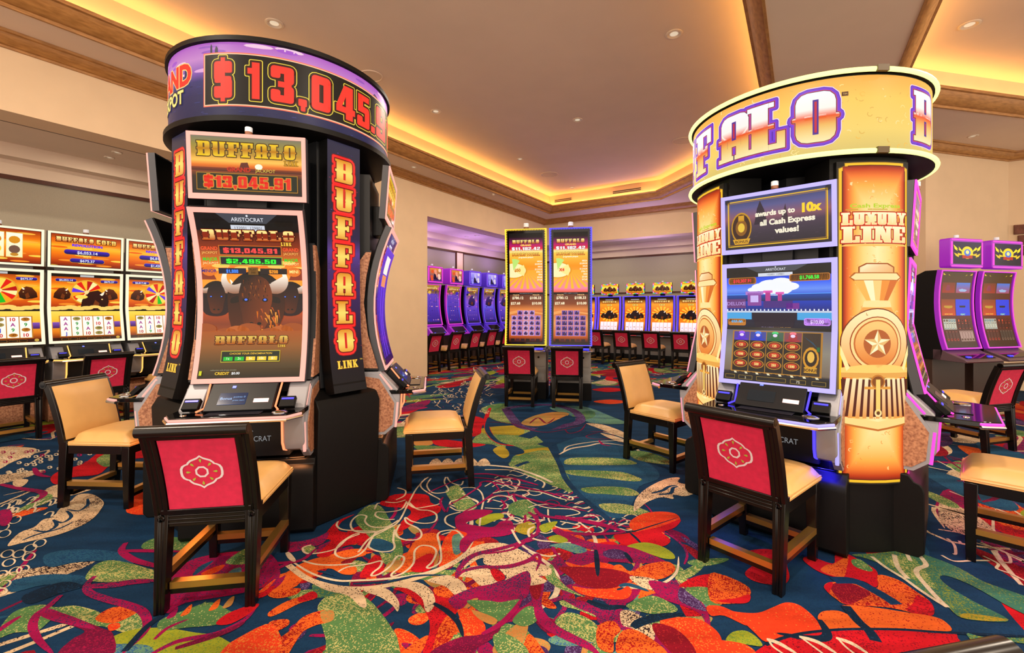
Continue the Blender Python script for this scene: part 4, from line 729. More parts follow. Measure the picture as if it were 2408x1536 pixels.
def make_chair(label, loc=(0, 0, 0), rz=0, group=None):
    t = thing('dining_chair', label, 'chair', loc, rz, group)
    for sx in (-1, 1):
        mb = MB()                          # rear leg with fluted faces
        mb.prism([(-.031, -.031), (-.012, -.031), (-.008, -.025), (.008, -.025), (.012, -.031), (.031, -.031), (.031, .031), (-.031, .031)], .0, .49, CBLK,
                 lambda a, b, q, sx=sx: (sx*HW+a*(1-.25*(1-q/.49)), -DP+b*(1-.2*(1-q/.49))-.03*(1-q/.49), q))
        mb.build('leg', t, .004)
        mb = MB()
        mb.prism([(-.03, -.03), (.03, -.03), (.03, .03), (-.03, .03)], .0, .455, CBLK, lambda a, b, q, sx=sx: (sx*HW*.97+a*(1-.3*(1-q/.455)), DP+b*(1-.3*(1-q/.455)), q))
        mb.build('leg', t, .004)
    mb = MB()                              # apron
    for sx in (-1, 1): mb.box(sx*HW-.022, sx*HW+.022, -DP+.03, DP-.03, .40, .462, CBLK)
    mb.box(-HW+.03, HW-.03, DP-.026, DP+.026, .40, .462, CBLK); mb.box(-HW+.03, HW-.03, -DP-.03, -DP+.022, .408, .478, CBLK)
    for z in (.425, .443, .461): mb.tube([(-HW+.03, -DP-.03, z), (HW-.03, -DP-.03, z)], .005, CBLK, 6)
    mb.build('seat_rail', t, .003)
    for sx in (-1, 1):
        mb = MB(); mb.lathe([(.001, -.004), (.016, -.002), (.016, .004), (.012, .008)], GLOSS, (0, 0, 0), 12, fn=lambda x, y, z, sx=sx: (sx*HW+x, -DP-.032-z, .45+y)); mb.build('bolt_cap', t)
    for y, z in ((-DP, .125), (DP, .125)):
        mb = MB(); mb.box(-HW+.03, HW-.03, y-.018, y+.018, z-.045, z, CBLK); b = mb.build('stretcher', t)
        mb = MB(); mb.box(-HW+.03, HW-.03, y-.021, y+.021, z, z+.012, BRASS); mb.box(-HW+.03, HW-.03, y-.021, y-.018, z-.02, z, BRASS); mb.box(-HW+.03, HW-.03, y+.018, y+.021, z-.02, z, BRASS); mb.build('brass_cap', b)
    for sx in (-1, 1):
        mb = MB(); mb.box(sx*HW-.018, sx*HW+.018, -DP+.02, DP-.02, .14, .185, CBLK); b = mb.build('stretcher', t)
        mb = MB(); mb.box(sx*HW-.021, sx*HW+.021, -DP+.02, DP-.02, .185, .197, BRASS); mb.box(sx*HW-.021, sx*HW-.018, -DP+.02, DP-.02, .165, .185, BRASS); mb.box(sx*HW+.018, sx*HW+.021, -DP+.02, DP-.02, .165, .185, BRASS); mb.build('brass_cap', b)
    mb = MB(); N = 12                      # crowned cushion
    ox, y0, y1 = HW+.03, -DP+.03, DP+.045
    top = []; ns = 10
    for j in range(ns+1):
        for i in range(N+1):
            u = i/N*2-1; v = j/ns*2-1
            x = ox*u; y = (y0+y1)/2+(y1-y0)/2*v
            e = (1-abs(u)**5)*(1-abs(v)**5)
            top.append((x, y, .475+.088*max(0, e)**.36))
    W_ = N+1
    fs = [(j*W_+i, j*W_+i+1, (j+1)*W_+i+1, (j+1)*W_+i) for j in range(ns) for i in range(N)]
    mb.add(top, fs, TAN); mb.box(-ox+.004, ox-.004, y0+.004, y1-.004, .462, .49, TAN)
    mb.build('seat_cushion', t, smooth=60)
    mb = MB()                              # back frame posts, lower rail, rolled top rail
    for sx in (-1, 1):
        for a, b, r in ((-.031, .031, .022),):
            vs = []; n = 8
            for i in range(n+1):
                q = i/n
                for dx, off in ((a, -.024), (b, -.024), (b, .024), (.012, .024), (.008, .018), (-.008, .018), (-.012, .024), (a, .024)): vs.append(backpt(sx*HW+dx, q, off))
            k = 8; mb.add(vs, [(i*k+j, i*k+(j+1) % k, (i+1)*k+(j+1) % k, (i+1)*k+j) for i in range(n) for j in range(k)]+[tuple(range(k))[::-1], tuple(range(n*k, n*k+k))], CBLK)
    mb.slab(lambda x, v, h: backpt(x, v, h), -HW, HW, .9, 1.0, -.024, .024, CBLK, 3)
    mb.slab(lambda x, v, h: backpt(x, v, h), -HW, HW, 0, .06, -.02, .024, CBLK, 2)
    mb.build('back_frame', t, .003)
    mb = MB()
    c0 = backpt(0, 1.0, .012)
    mb.tube([(-HW-.033, c0[1]-.008, c0[2]+.002), (HW+.033, c0[1]-.008, c0[2]+.002)], .027, CBLK, 14)
    for sx in (-1, 1): mb.tube([(sx*(HW+.033), c0[1]-.008, c0[2]+.002), (sx*(HW+.034), c0[1]-.008, c0[2]+.002)], .018, GLOSS, 12)
    mb.build('top_rail', t)
    mb = MB()                              # red outside back with embroidered emblem
    x0 = HW-.036
    mb.slab(lambda x, v, h: backpt(x, v, h), -x0, x0, .05, .91, .0, .017, RED, 8)
    def em(x, y): return backpt(x, .50+y/.43, .0185)
    ringmesh(mb, ogee(.094, .094*.93), ogee(.083, .083*.93), THREAD, em)
    oc = [(.031*math.cos(PI/8+k*PI/4), .031*math.sin(PI/8+k*PI/4)) for k in range(8)]
    ringmesh(mb, oc, [(x*.7, y*.7) for x, y in oc], THREAD, em)
    for k in range(8):
        a = k*PI/4; r = .058 if k % 2 == 0 else .052
        cx, cy = r*math.cos(a), r*math.sin(a)
        mb.add([em(cx+.011*math.cos(a)*c-.006*math.sin(a)*s_, cy+.011*math.sin(a)*c+.006*math.cos(a)*s_) for c, s_ in ((-1, 0), (0, -.8), (.6, -.9), (1, 0), (.6, .9), (0, .8))], [(0, 1, 2, 3, 4, 5)], LEAF)
    mb.build('outer_back', t, fixn=True)
    mb = MB(); n = 8; m = 6; vs = []
    for j in range(n+1):
        for i in range(m+1):
            u = i/m*2-1; v = j/n*2-1; e = (1-abs(u)**6)*(1-abs(v)**6)
            vs.append(backpt(u*(HW+.014), .51+v*.45, -.0245-.020*max(0, e)**.5))
    mb.add(vs, [(j*(m+1)+i, j*(m+1)+i+1, (j+1)*(m+1)+i+1, (j+1)*(m+1)+i) for j in range(n) for i in range(m)], TAN)
    mb.build('inner_back', t, smooth=60)
    return t
CH0 = [None]
def chair(label, x, y, face, group=None):  # face: direction (degrees) the sitter looks
    rz = math.radians(face)-PI/2
    if CH0[0] is None: CH0[0] = make_chair(label, (x, y, 0), rz, group); return CH0[0]
    r = dup(CH0[0], (x, y, 0), rz, label)
    if group: r['group'] = group
    elif 'group' in r: del r['group']
    return r
# ---------------------------------------------------------------- slot machines (local: -y toward the player, d = -y)
def led(name, colr, st):
    c = hx(colr); return mat(name, tuple(x*.25 for x in c[:3])+(1,), .4, emit=st, ecol=colr, spec=.2)
PINKLED = led('pink_led', 'ffb0a2', .95); ORANGELED = led('orange_led', 'ff8a5c', 1.6); BLUELED = led('blue_led', '4a3cff', 1.8)
LAVLED = led('lavender_led', 'aea8ff', 1.0); CREAMLED = led('cream_led', 'fff0d0', 1.0); AMBLED = led('amber_led', 'ffb65a', 1.6)
MAGLED = led('magenta_led', 'ff4ad0', 1.1); PURLED = led('purple_led', '8a5cff', 1.0); LCDM = mat('blue_lcd', '1a3a70', .2, emit=.5, ecol='2a5cb0', sample=False)
SLOTPINK = mat('ticket_glow', 'ffc9c0', .4, emit=.9, sample=False)
def D(x, d, z): return (x, -d, z)
def dbox(mb, x0, x1, d0, d1, z0, z1, m): return mb.box(x0, x1, -d1, -d0, z0, z1, m)
def lower_body(root, hw=.35, ledm=ORANGELED, rimled=PINKLED, logo=True, side=True, foot=True, bodym=SILVER, footd=.06, bk=-.42, spill=None, footm=None, dx=0):
    if foot:
        mb = MB(); pts = [(bk, 0), (footd-.03, 0), (footd, .03), (footd, .38)]
        pts += [(footd-.045+.045*math.cos(a), .38+.06*math.sin(a)) for a in (.5, 1.0, 1.57)]+[(-.02, .475), (bk, .50)]
        mb.prism(pts, -hw-(.035 if not footm else -.01), hw+(.035 if not footm else -.01), footm or BLACK, lambda d, z, x: D(x, d, z)); b = mb.build('footrest_base', root, .006)
        mb = MB(); dbox(mb, -hw+.03, hw-.03, -.2, -.03, .476, .484, GLOSS); mb.build('footrest_pad', b, .003)
    mb = MB(); dbox(mb, -.235, .235, bk, -.03, .5, .81, SATIN)
    if logo:
        a = Art(.47, .3); a.up().up(); a.text('ARISTOCRAT', .235, .10, .034, 'd8dce0', al='c', xs=.85); a.ell(.235, .155, .011, .011, 'd8dce0'); a.line([(.22, .165), (.235, .18), (.25, .165)], .004, 'd8dce0')
        mb.art(a, lambda u, v, h: D(u-.235, -.028+h, .5+v), artmat('dim_print', .35, .5))
    mb.build('belly_door', root, .004)
    prof = [(bk+.12, .55), (.03, .55), (.075, .57), (.10, .62), (.11, .80), (.09, .845), (-.035, .98), (bk+.12, .98)]
    for sx in (-1, 1):
        mb = MB(); mb.prism(prof, sx*.236, sx*hw, bodym, lambda d, z, x: D(x, d, z)); sh = mb.build('shoulder_panel', root, .008)
        mb = MB(); q = .236*sx-.004*sx
        mb.tube([D(q, .02, .552), D(q, .076, .572), D(q, .104, .62), D(q, .114, .80)], .008, ledm, 6)
        mb.tube([D(q*.98, .17, .842), D(q*.86, .13, .855), D(q*.90, .03, .985)], .006, ledm, 6)
        mb.build('led_strip', sh)
    mb = MB(); P = [(-hw-.01, -.02), (-hw-.01, .20+dx), (-hw+.05, .29+dx), (hw-.05, .29+dx), (hw+.01, .20+dx), (hw+.01, -.02)]
    mb.prism(P, .805, .835, GLOSS, lambda x, d, z: D(x, d, z)); dk = mb.build('button_deck', root, .004)
    mb = MB(); mb.tube([D(x, d+.004, .822) for x, d in P[1:5]], .007, rimled, 8); mb.build('deck_led_rim', dk)
    mb = MB(); mb.tube([D(x*1.01, d+.006, .806) for x, d in P[1:5]], .011, CHROME, 8); mb.build('deck_edge', dk)
    mb = MB(); dbox(mb, -.15, .15, .17, .255, .836, .840, mat('touch_panel', '20202c', .05)); mb.build('touch_panel', dk, .002)
    mb = MB(); mb.lathe([(.001, .012), (.03, .011), (.045, .004), (.045, 0)], CHROME, D(hw-.11, .21, .835), 20); mb.build('spin_button', dk)
    mb = MB(); mb.lathe([(.001, .006), (.015, .005), (.018, 0)], CHROME, D(-hw+.09, .22, .835), 14); mb.build('service_button', dk)
    def bp(x, t, h): return D(x, .165-.13*t-(-h)*.72, .838+.135*t+h*.69)
    mb = MB(); mb.slab(lambda x, t, h: bp(x, t, h), -.19, .19, 0, 1.05, -.06, .012, SATIN, 1); bl = mb.build('bill_panel', root, .004)
    mb = MB(); mb.slab(bp, -.125, .03, .22, .66, .012, .014, LCDM if ledm is ORANGELED else mat('dark_lcd', '14202a', .15), 1)
    if ledm is ORANGELED:
        a = Art(1, 1); a.up(); a.rect(0, 0, 1, 1, '163a66').up(); a.text('Bonus', .27, .42, .22, 'b8d8ff', wmax=.42); a.text('points 0', .74, .58, .14, '9cc4f0', wmax=.42); a.text('press start', .74, .3, .12, '9cc4f0', wmax=.42)
        mb.art(a, lambda u, v, h: bp(-.125+u*.155, .22+v*.44, .0145+h), SCREEN)
    mb.build('player_display', bl)
    mb = MB(); mb.slab(bp, .075, .16, .28, .42, .012, .015, SLOTPINK, 1); mb.build('ticket_slot', bl)
    mb = MB(); mb.slab(bp, .075, .16, -.25, -.16, .0, .003, SLOTPINK, 1); mb.build('card_slot', bl)
    mb = MB(); mb.slab(bp, -.07, -.05, .86, .94, .012, .015, mat('blue_indicator', '5a6cff', .3, emit=1.5, sample=False), 1); mb.build('indicator_light', bl)
    for sx in (-1, 1):
        mb = MB(); mb.slab(lambda x, t, h: bp(x, t, h), sx*.27-.045, sx*.27+.045, .1, .5, -.02, .012, BLACK, 1); c = mb.build('card_reader', root, .004)
        mb = MB(); mb.slab(lambda x, t, h: bp(x, t, h), sx*.27-.035, sx*.27+.035, .36, .42, .012, .015, mat('reader_glow', '3c3cff', .3, emit=.8, sample=False), 1); mb.build('reader_light', c)
    if spill:
        for sx in (-1, 1):
            o = area('led_spill', D(sx*.29, .0, .545), .12, spill[1], spill[0]); o.parent = root
    if side:
        lowp = [(-.30, .50), (.0, .50), (.07, .56), (.085, .74), (-.04, .95), (-.30, 1.0)]
        upp = [(-.30, 1.0), (-.05, .99), (-.125, 1.25), (-.155, 1.5), (-.135, 1.72), (-.10, 1.90), (-.14, 1.90), (-.30, 1.66)] if dx == 0 else [(-.30, 1.0), (-.05, .99), (-.10, 1.2), (-.115, 1.4), (-.10, 1.6), (-.30, 1.5)]
        for sx in (-1, 1):
            for p_, nm in ((lowp, 'lower_side_panel'), (upp, 'upper_side_panel')):
                cx = sum(a for a, b in p_)/len(p_); cy = sum(b for a, b in p_)/len(p_)
                mb = MB(); mb.prism(p_, sx*(hw-.03), sx*(hw+.012), SILVER if p_ is lowp else SATIN, lambda d, z, x: D(x, d, z))
                mb.prism([(cx+(a-cx)*q_, cy+(b-cy)*q_) for q_ in [.9 if p_ is lowp else .97] for a, b in p_], sx*(hw+.0), sx*(hw+.016), CORK, lambda d, z, x: D(x, d, z)); s_ = mb.build(nm, root)
                if p_ is lowp:
                    mb = MB(); mb.tube([D(sx*(hw-.005), .075, .55), D(sx*(hw-.005), .092, .74)], .010, rimled, 8); mb.tube([D(sx*(hw-.005), .05, .84), D(sx*(hw-.005), -.04, .96)], .009, rimled, 8); mb.build('led_strip', s_)
def monitor(root, name, prof, W, bw, ledm, artf, t=.07, cv=.06, back=BLACK, ho=.012, bb=None, brand=None):
    S = surf(prof, W); H = S.H
    mb = MB(); mb.slab(S, 0, W, 0, H, -t, 0, back, 12); mo = mb.build(name, root, .004)
    mb = MB(); mb.frame(S, W, H, bw, -.004, .006, ledm, 12, bb=bb, o=.001); mb.frame(S, W, H, .012, -.05, -.006, mat('monitor_edge', '3a3c44', .4), 12, o=.004); mb.build('led_border', mo)
    mb = MB(); bx = .014
    def S2(u, v, h): return S(u+bw, v+(bb or bw), h)
    W2, H2 = W-2*bw, H-bw-(bb or bw)
    a = artf(W2, H2); a.cv = cv if len(prof) > 2 else 0
    mb.art(a, lambda u, v, h: S2(u, v, h+.001), SCREEN); mb.build('screen', mo, fixn=False, smooth=0)
    return mo
def candle(root, d, z, r=.022, h=.05):
    mb = MB(); mb.lathe([(r*.9, 0), (r, .006), (r, h*.4), (.001, h*.4)], mat('candle_amber', '8a5a40', .2), D(0, d, z), 14); c = mb.build('tower_lamp', root)
    mb = MB(); mb.lathe([(r, h*.4), (r, h*.95), (r*.9, h), (.001, h)], mat('candle_white', 'cfd4dc', .25, emit=.25, sample=False), D(0, d, z), 14); mb.build('lamp_cap', c)

# ---- screen pictures
GOLDF = lambda t: mixc('c8641a', 'ffe9a0', min(1, t*1.25))
GOLDF2 = lambda t: mixc('ffe070', 'e08a1c', abs(t-.45)*1.8 if t < 1 else 1)
def sm2(pts, n=3):
    out = []; N = len(pts)
    for i in range(N):
        p0, p1, p2, p3 = pts[i-1], pts[i], pts[(i+1) % N], pts[(i+2) % N]
        for j in range(n):
            t = j/n; out.append(tuple(.5*(2*p1[k]+(p2[k]-p0[k])*t+(2*p0[k]-5*p1[k]+4*p2[k]-p3[k])*t*t+(p3[k]-p0[k]+3*p1[k]-3*p2[k])*t**3) for k in (0, 1)))
    return out
def buffalo_head(a, cx, cy, s, dark='2a1508', mid='6a3410', lit='b8601c', full=True):
    T = lambda q, sx=1: [(cx+sx*x*s, cy+y*s) for x, y in sm2(q)]
    a.poly(T([(-.5, .1), (-.42, .34), (-.2, .55), (.1, .6), (.4, .42), (.52, .1), (.5, -.3), (.3, -.6), (-.1, -.66), (-.42, -.5)]), lambda x, y: mixc(mid, '1a0d0a', min(1, max(0, (y-cy)/(s)+.5)))).up()
    for sx in (-1, 1):
        a.poly(T([(.22, .20), (.40, .16), (.54, .24), (.60, .40), (.55, .58), (.46, .66), (.50, .50), (.47, .38), (.38, .33), (.22, .36)], sx), lambda x, y: mixc('a06a4a', 'fff6e8', min(1, max(0, (y-cy)/s*2.6-.35))))
        a.poly(T([(.24, .12), (.42, .08), (.44, -.02), (.30, .0)], sx), dark)
    a.up(); a.poly(T([(-.28, .26), (-.2, .44), (0, .52), (.2, .44), (.28, .26), (.30, .05), (.25, -.2), (.2, -.45), (.1, -.56), (-.1, -.56), (-.2, -.45), (-.25, -.2), (-.30, .05)]), lambda x, y: mixc(mixc('7a3c14', dark, min(1, max(0, (y-cy)/s+.55))), lit, min(1, max(0, ((x-cx)/s+.05)*1.4)))).up()
    if full:
        r = random.Random(4)
        for k in range(46):
            x = cx+s*r.uniform(-.24, .24); y = cy+s*r.uniform(.05, .46); l = s*r.uniform(.04, .1); a.poly([(x-.008*s, y), (x+.012*s, y), (x+r.uniform(-.02, .02)*s, y-l)], r.choice(['4a2410', '8a4a1c', '2a140a', 'b06a2a']))
        for k in range(40):
            x = cx+s*r.uniform(-.05, .46); y = cy+s*r.uniform(-.62, -.1); l = s*r.uniform(.08, .2); a.poly([(x-.01*s, y), (x+.02*s, y), (x+r.uniform(-.0, .06)*s, y-l)], r.choice(['c8641c', 'e8902c', '8a3c10', 'f0a848']))
        a.up()
    for sx in (-1, 1):
        a.ell(cx+sx*.17*s, cy+.04*s, .055*s, .04*s, '080818', 10); a.up(); a.ell(cx+sx*.17*s, cy+.045*s, .028*s, .022*s, '6a90ff', 8); a.L -= 1
        a.ell(cx+sx*.07*s, cy-.42*s, .04*s, .03*s, '0c0604', 8)
    a.up().up()
def money(a, s_, x, y, h, fill, out, off=.03, xs=.78, wmax=None):
    tot = sum(GLY[c][0] for c in s_)*h+.09*h*(len(s_)-1); k = 1.0 if not wmax else wmax/tot
    if not wmax: k = min(1.25, 1.0)
    a.slabtext(s_, x, y, h, fill, [(h*.07, out)], None, k*.98, .09*k); return a
def pod_header(a, W, H, hh):
    a.rect(0, H-hh, W, H, '15161c').up(); a.poly([(W*.2, H), (W*.8, H), (W*.68, H-hh*.55), (W*.32, H-hh*.55)], '5a5d66'); a.rect(W*.33, H-hh*.98, W*.66, H-hh*.66, 'd8dce6')
    for sx in (-1, 1):
        for k in range(3): a.ell(W/2+sx*W*(.3+.055*k), H-hh*.5, hh*.2, hh*.2, '0a0a0c', 10)
    a.up(); a.text('ARISTOCRAT', W/2, H-hh*.45, hh*.22, 'e8eaf0', xs=.9); a.ell(W/2, H-hh*.13, hh*.06, hh*.06, 'e8eaf0', 8); a.text('132001  129801', W/2, H-hh*.9, hh*.16, '50525a'); a.up()
def art_portrait(W, H):
    a = Art(W, H); a.grad(0, 0, W, H, [(0, '4a3a22'), (.1, '8a6436'), (.22, 'c06a2c'), (.33, '9a5030'), (.45, 'd8662a'), (.58, 'ffae3c'), (.66, 'ff9a30'), (.8, 'a04a28'), (.93, '201418'), (1, '0e0c10')]).up()
    pod_header(a, W, H, H*.105)
    for k in range(9): a.ell(W*(.08+.11*k), H*(.66+.012*((k*7) % 5)), W*.09, H*.012, 'ffd070', 12)
    for sx in (-1, 1):
        a.poly([(W*(.5+sx*.5), H*.6), (W*(.5+sx*.5), H*.67), (W*(.5+sx*.42), H*.68), (W*(.5+sx*.36), H*.6)], 'a04a2a')
    a.up()
    for sx in (-1, 1):
        buffalo_head(a, W*(.5+sx*.37), H*.49, W*.3, '120a1c', '3a1a24', '3a1a18', False)
    buffalo_head(a, W*.52, H*.465, W*.56)
    for k in range(10): a.ell(W*(.02+.11*k), H*(.30-.015*((k*3) % 4)), W*.12, H*.035, 'c8763a' if k % 2 else 'b0622c', 14)
    a.up(); a.grad(0, 0, W, H*.285, [(0, '3c3424'), (.3, '6e5836'), (.7, 'a8703a'), (1, 'b86a30')]).up()
    a.slabtext('BUFFALO', W*.5, H*.84, H*.062, GOLDF, [(.006, '2a0c04'), (.003, 'a03808')], '7a3008', 1.75, .1); a.slabtext('lINK', W*.86, H*.812, H*.022, 'ffd25a', [(.002, '3a1408')], None, 1.0, .12); a.up()
    a.rect(W*.2, H*.755, W*.8, H*.805, '241226').rect(W*.2, H*.695, W*.8, H*.738, '0e2230').rect(W*.17, H*.637, W*.44, H*.672, '101a40').rect(W*.58, H*.637, W*.85, H*.672, '2a1a20').rect(W*.46, H*.632, W*.56, H*.678, '8a6420')
    a.border(W*.19, H*.75, W*.81, H*.81, .004, 'd8843a'); a.border(W*.19, H*.69, W*.81, H*.742, .004, '8ac85a').up()
    for sx in (-1, 1):
        a.text('GRAND', W*(.5+sx*.4), H*.78, H*.02, 'ff6a3a', .02, .9); a.text('JACKPOT', W*(.5+sx*.4), H*.757, H*.014, 'ffd27a'); a.text('MAJOR', W*(.5+sx*.4), H*.715, H*.02, '38d83a', .02, .9); a.text('JACKPOT', W*(.5+sx*.4), H*.694, H*.014, 'ffe9b0')
        a.ell(W*(.5+sx*.42), H*.652, W*.07, H*.03, 'e8882a', 14)
    a.up().up().up(); a.text('MINOR', W*.08, H*.645, H*.018, '2a2a90', .02); a.text('MINI', W*.92, H*.645, H*.018, 'fff0a0', .02)
    money(a, '$13,045.91', W*.5, H*.764, H*.03, 'ff5a5a', '5a0a1a', wmax=W*.54); money(a, '$2,495.50', W*.5, H*.701, H*.027, '3aff4a', '0a4a1a', wmax=W*.5)
    money(a, '$1,000', W*.305, H*.643, H*.02, '5aa0ff', '0a1a6a'); money(a, '$200', W*.715, H*.643, H*.02, 'ffb03a', '5a2a0a'); a.text('PLAY', W*.51, H*.658, H*.011, '201000'); a.text('300', W*.51, H*.640, H*.013, '201000'); a.up()
    a.slabtext('BUFFALO', W*.5, H*.205, H*.05, lambda t: mixc('b8641c', 'ecd070', t), [(.004, '5a2c0c')], '6a3a10', 1.75, .1); a.slabtext('lINK', W*.8, H*.184, H*.016, 'e8c050', [(.001, '5a3408')], None, 1.0, .12); a.up()
    a.rect(W*.21, H*.095, W*.79, H*.165, 'd8c84a').up(); a.rect(W*.215, H*.099, W*.785, H*.161, '2a3a2c').up(); a.text('CHOOSE YOUR DENOMINATION', W*.5, H*.142, H*.011, 'ffd24a', .01)
    for k in range(5):
        c = '2ac84a' if k < 2 else 'ffd84a'; a.rect(W*(.235+.11*k), H*.104, W*(.325+.11*k), H*.134, c)
    a.up()
    for k, s_ in enumerate(('1c', '2c', '5c', '10c', '$1')): a.text(s_, W*(.28+.11*k), H*.111, H*.015, 'f8ffe8')
    a.text('CREDIT', W*.24, H*.02, H*.016, 'ffd84a', .02); a.text('$0.00', W*.37, H*.021, H*.014, 'ffffff', .01); a.rect(W*.02, H*.018, W*.045, H*.045, 'd8d82a'); a.text('malfunction voids all pays and plays', W*.25, H*.045, H*.007, 'b8b8a0')
    return a
def art_grand_topper(W, H):
    a = Art(W, H); a.grad(0, 0, W, H, [(0, '2c2a26'), (.3, '4a3426'), (.42, 'a85a30'), (.5, 'e8862c'), (.58, 'ffcc6a'), (.7, 'c8a040'), (.85, 'a89a4a'), (1, '8e8a78')]).up()
    a.rect(0, H*.40, W, H*.46, ('5a2a1a', '9a4a24')); a.poly([(W*.42, H*.44), (W*.44, H*.56), (W*.5, H*.57), (W*.52, H*.44)], '7a3a2a'); a.ell(W*.60, H*.50, W*.035, H*.05, 'ffffe0').up()
    a.slabtext('BUFFALO', W*.5, H*.655, H*.25, lambda t: mixc('c89020', 'ffe23a', abs(.5-t)*1.6), [(.006, '3a2c10'), (.003, '8a6418')], '6a4a14', 1.36, .1)
    a.slabtext('lINK', W*.9, H*.545, H*.085, 'd8a828', [(.002, '5a4010')], None, 1.0, .12); a.text('GRAND', W*.42, H*.405, H*.07, 'c83a1a', .05, 1.1); a.text('JACKPOT', W*.66, H*.405, H*.055, 'e8d060')
    a.up(); a.rect(W*.04, H*.06, W*.96, H*.37, 'b88a2a').up(); a.rect(W*.047, H*.075, W*.953, H*.355, '20301c').up()
    money(a, '$13,045.91', W*.5, H*.115, H*.2, 'e83a20', 'd8a040', wmax=W*.8); return a
def art_express_topper(W, H):
    a = Art(W, H); a.grad(0, 0, W, H, [(0, '2c2434'), (.3, '4a3f52'), (.45, '5c4a60'), (.6, '9a6a7a'), (.8, '6a6a9a'), (1, '3a4a7a')]).up()
    a.poly([(W*.3, H*.45), (W*.33, H*.75), (W*.36, H*.9), (W*.4, H*.72), (W*.43, H*.45)], '3a2a44'); a.poly([(W*.55, H*.45), (W*.6, H*.78), (W*.63, H*.45)], '50384c')
    for k in range(24): a.rect(W*(.02+.04*((k*7) % 24)), H*(.06+.36*((k*5) % 11)/11), W*(.05+.04*((k*7) % 24)), H*(.065+.36*((k*5) % 11)/11), '5e5066')
    a.up(); g = 'e8c030'; a.border(W*.03, H*.05, W*.97, H*.95, .007, g).border(W*.045, H*.085, W*.955, H*.915, .003, 'b88a20')
    for cx in (.03, .97):
        for cy in (.05, .95): a.ell(W*cx, H*cy, W*.025, H*.05, '20203a', 10)
    a.ell(W*.17, H*.42, W*.105, H*.30, 'c89a20').up(); a.ell(W*.17, H*.42, W*.092, H*.265, '4a2414').up(); a.ell(W*.17, H*.42, W*.06, H*.16, '9a6a1c'); a.rect(W*.14, H*.55, W*.2, H*.66, 'd8a830'); a.poly([(W*.08, H*.2), (W*.26, H*.2), (W*.24, H*.1), (W*.10, H*.1)], 'e0b030').up()
    a.ell(W*.17, H*.42, W*.035, H*.09, 'e8c850'); a.text('BONUS', W*.17, H*.125, H*.05, '3a1c08', .02)
    a.up(); wv = 'f4ecd8'; a.text('awards up to', W*.50, H*.60, H*.095, wv, .045, .92); a.text('10x', W*.83, H*.585, H*.15, 'ffd83a', .06, .95); a.text('all Cash Express', W*.61, H*.42, H*.1, wv, .045, .95); a.text('values!', W*.61, H*.25, H*.1, wv, .045)
    return a
def coin(a, x, y, rx, ry, s_):
    a.ell(x, y, rx, ry, 'c89030', 14).up(); a.ell(x, y, rx*.86, ry*.84, '2a0e08', 14).up(); a.ell(x, y, rx*.74, ry*.68, lambda X, Y: mixc('8a1c08', 'e85a28', (Y-y)/ry*.5+.5), 14).up(); a.text(s_, x, y-ry*.26, ry*.55, 'ffe89a', .03, .8); a.L -= 3
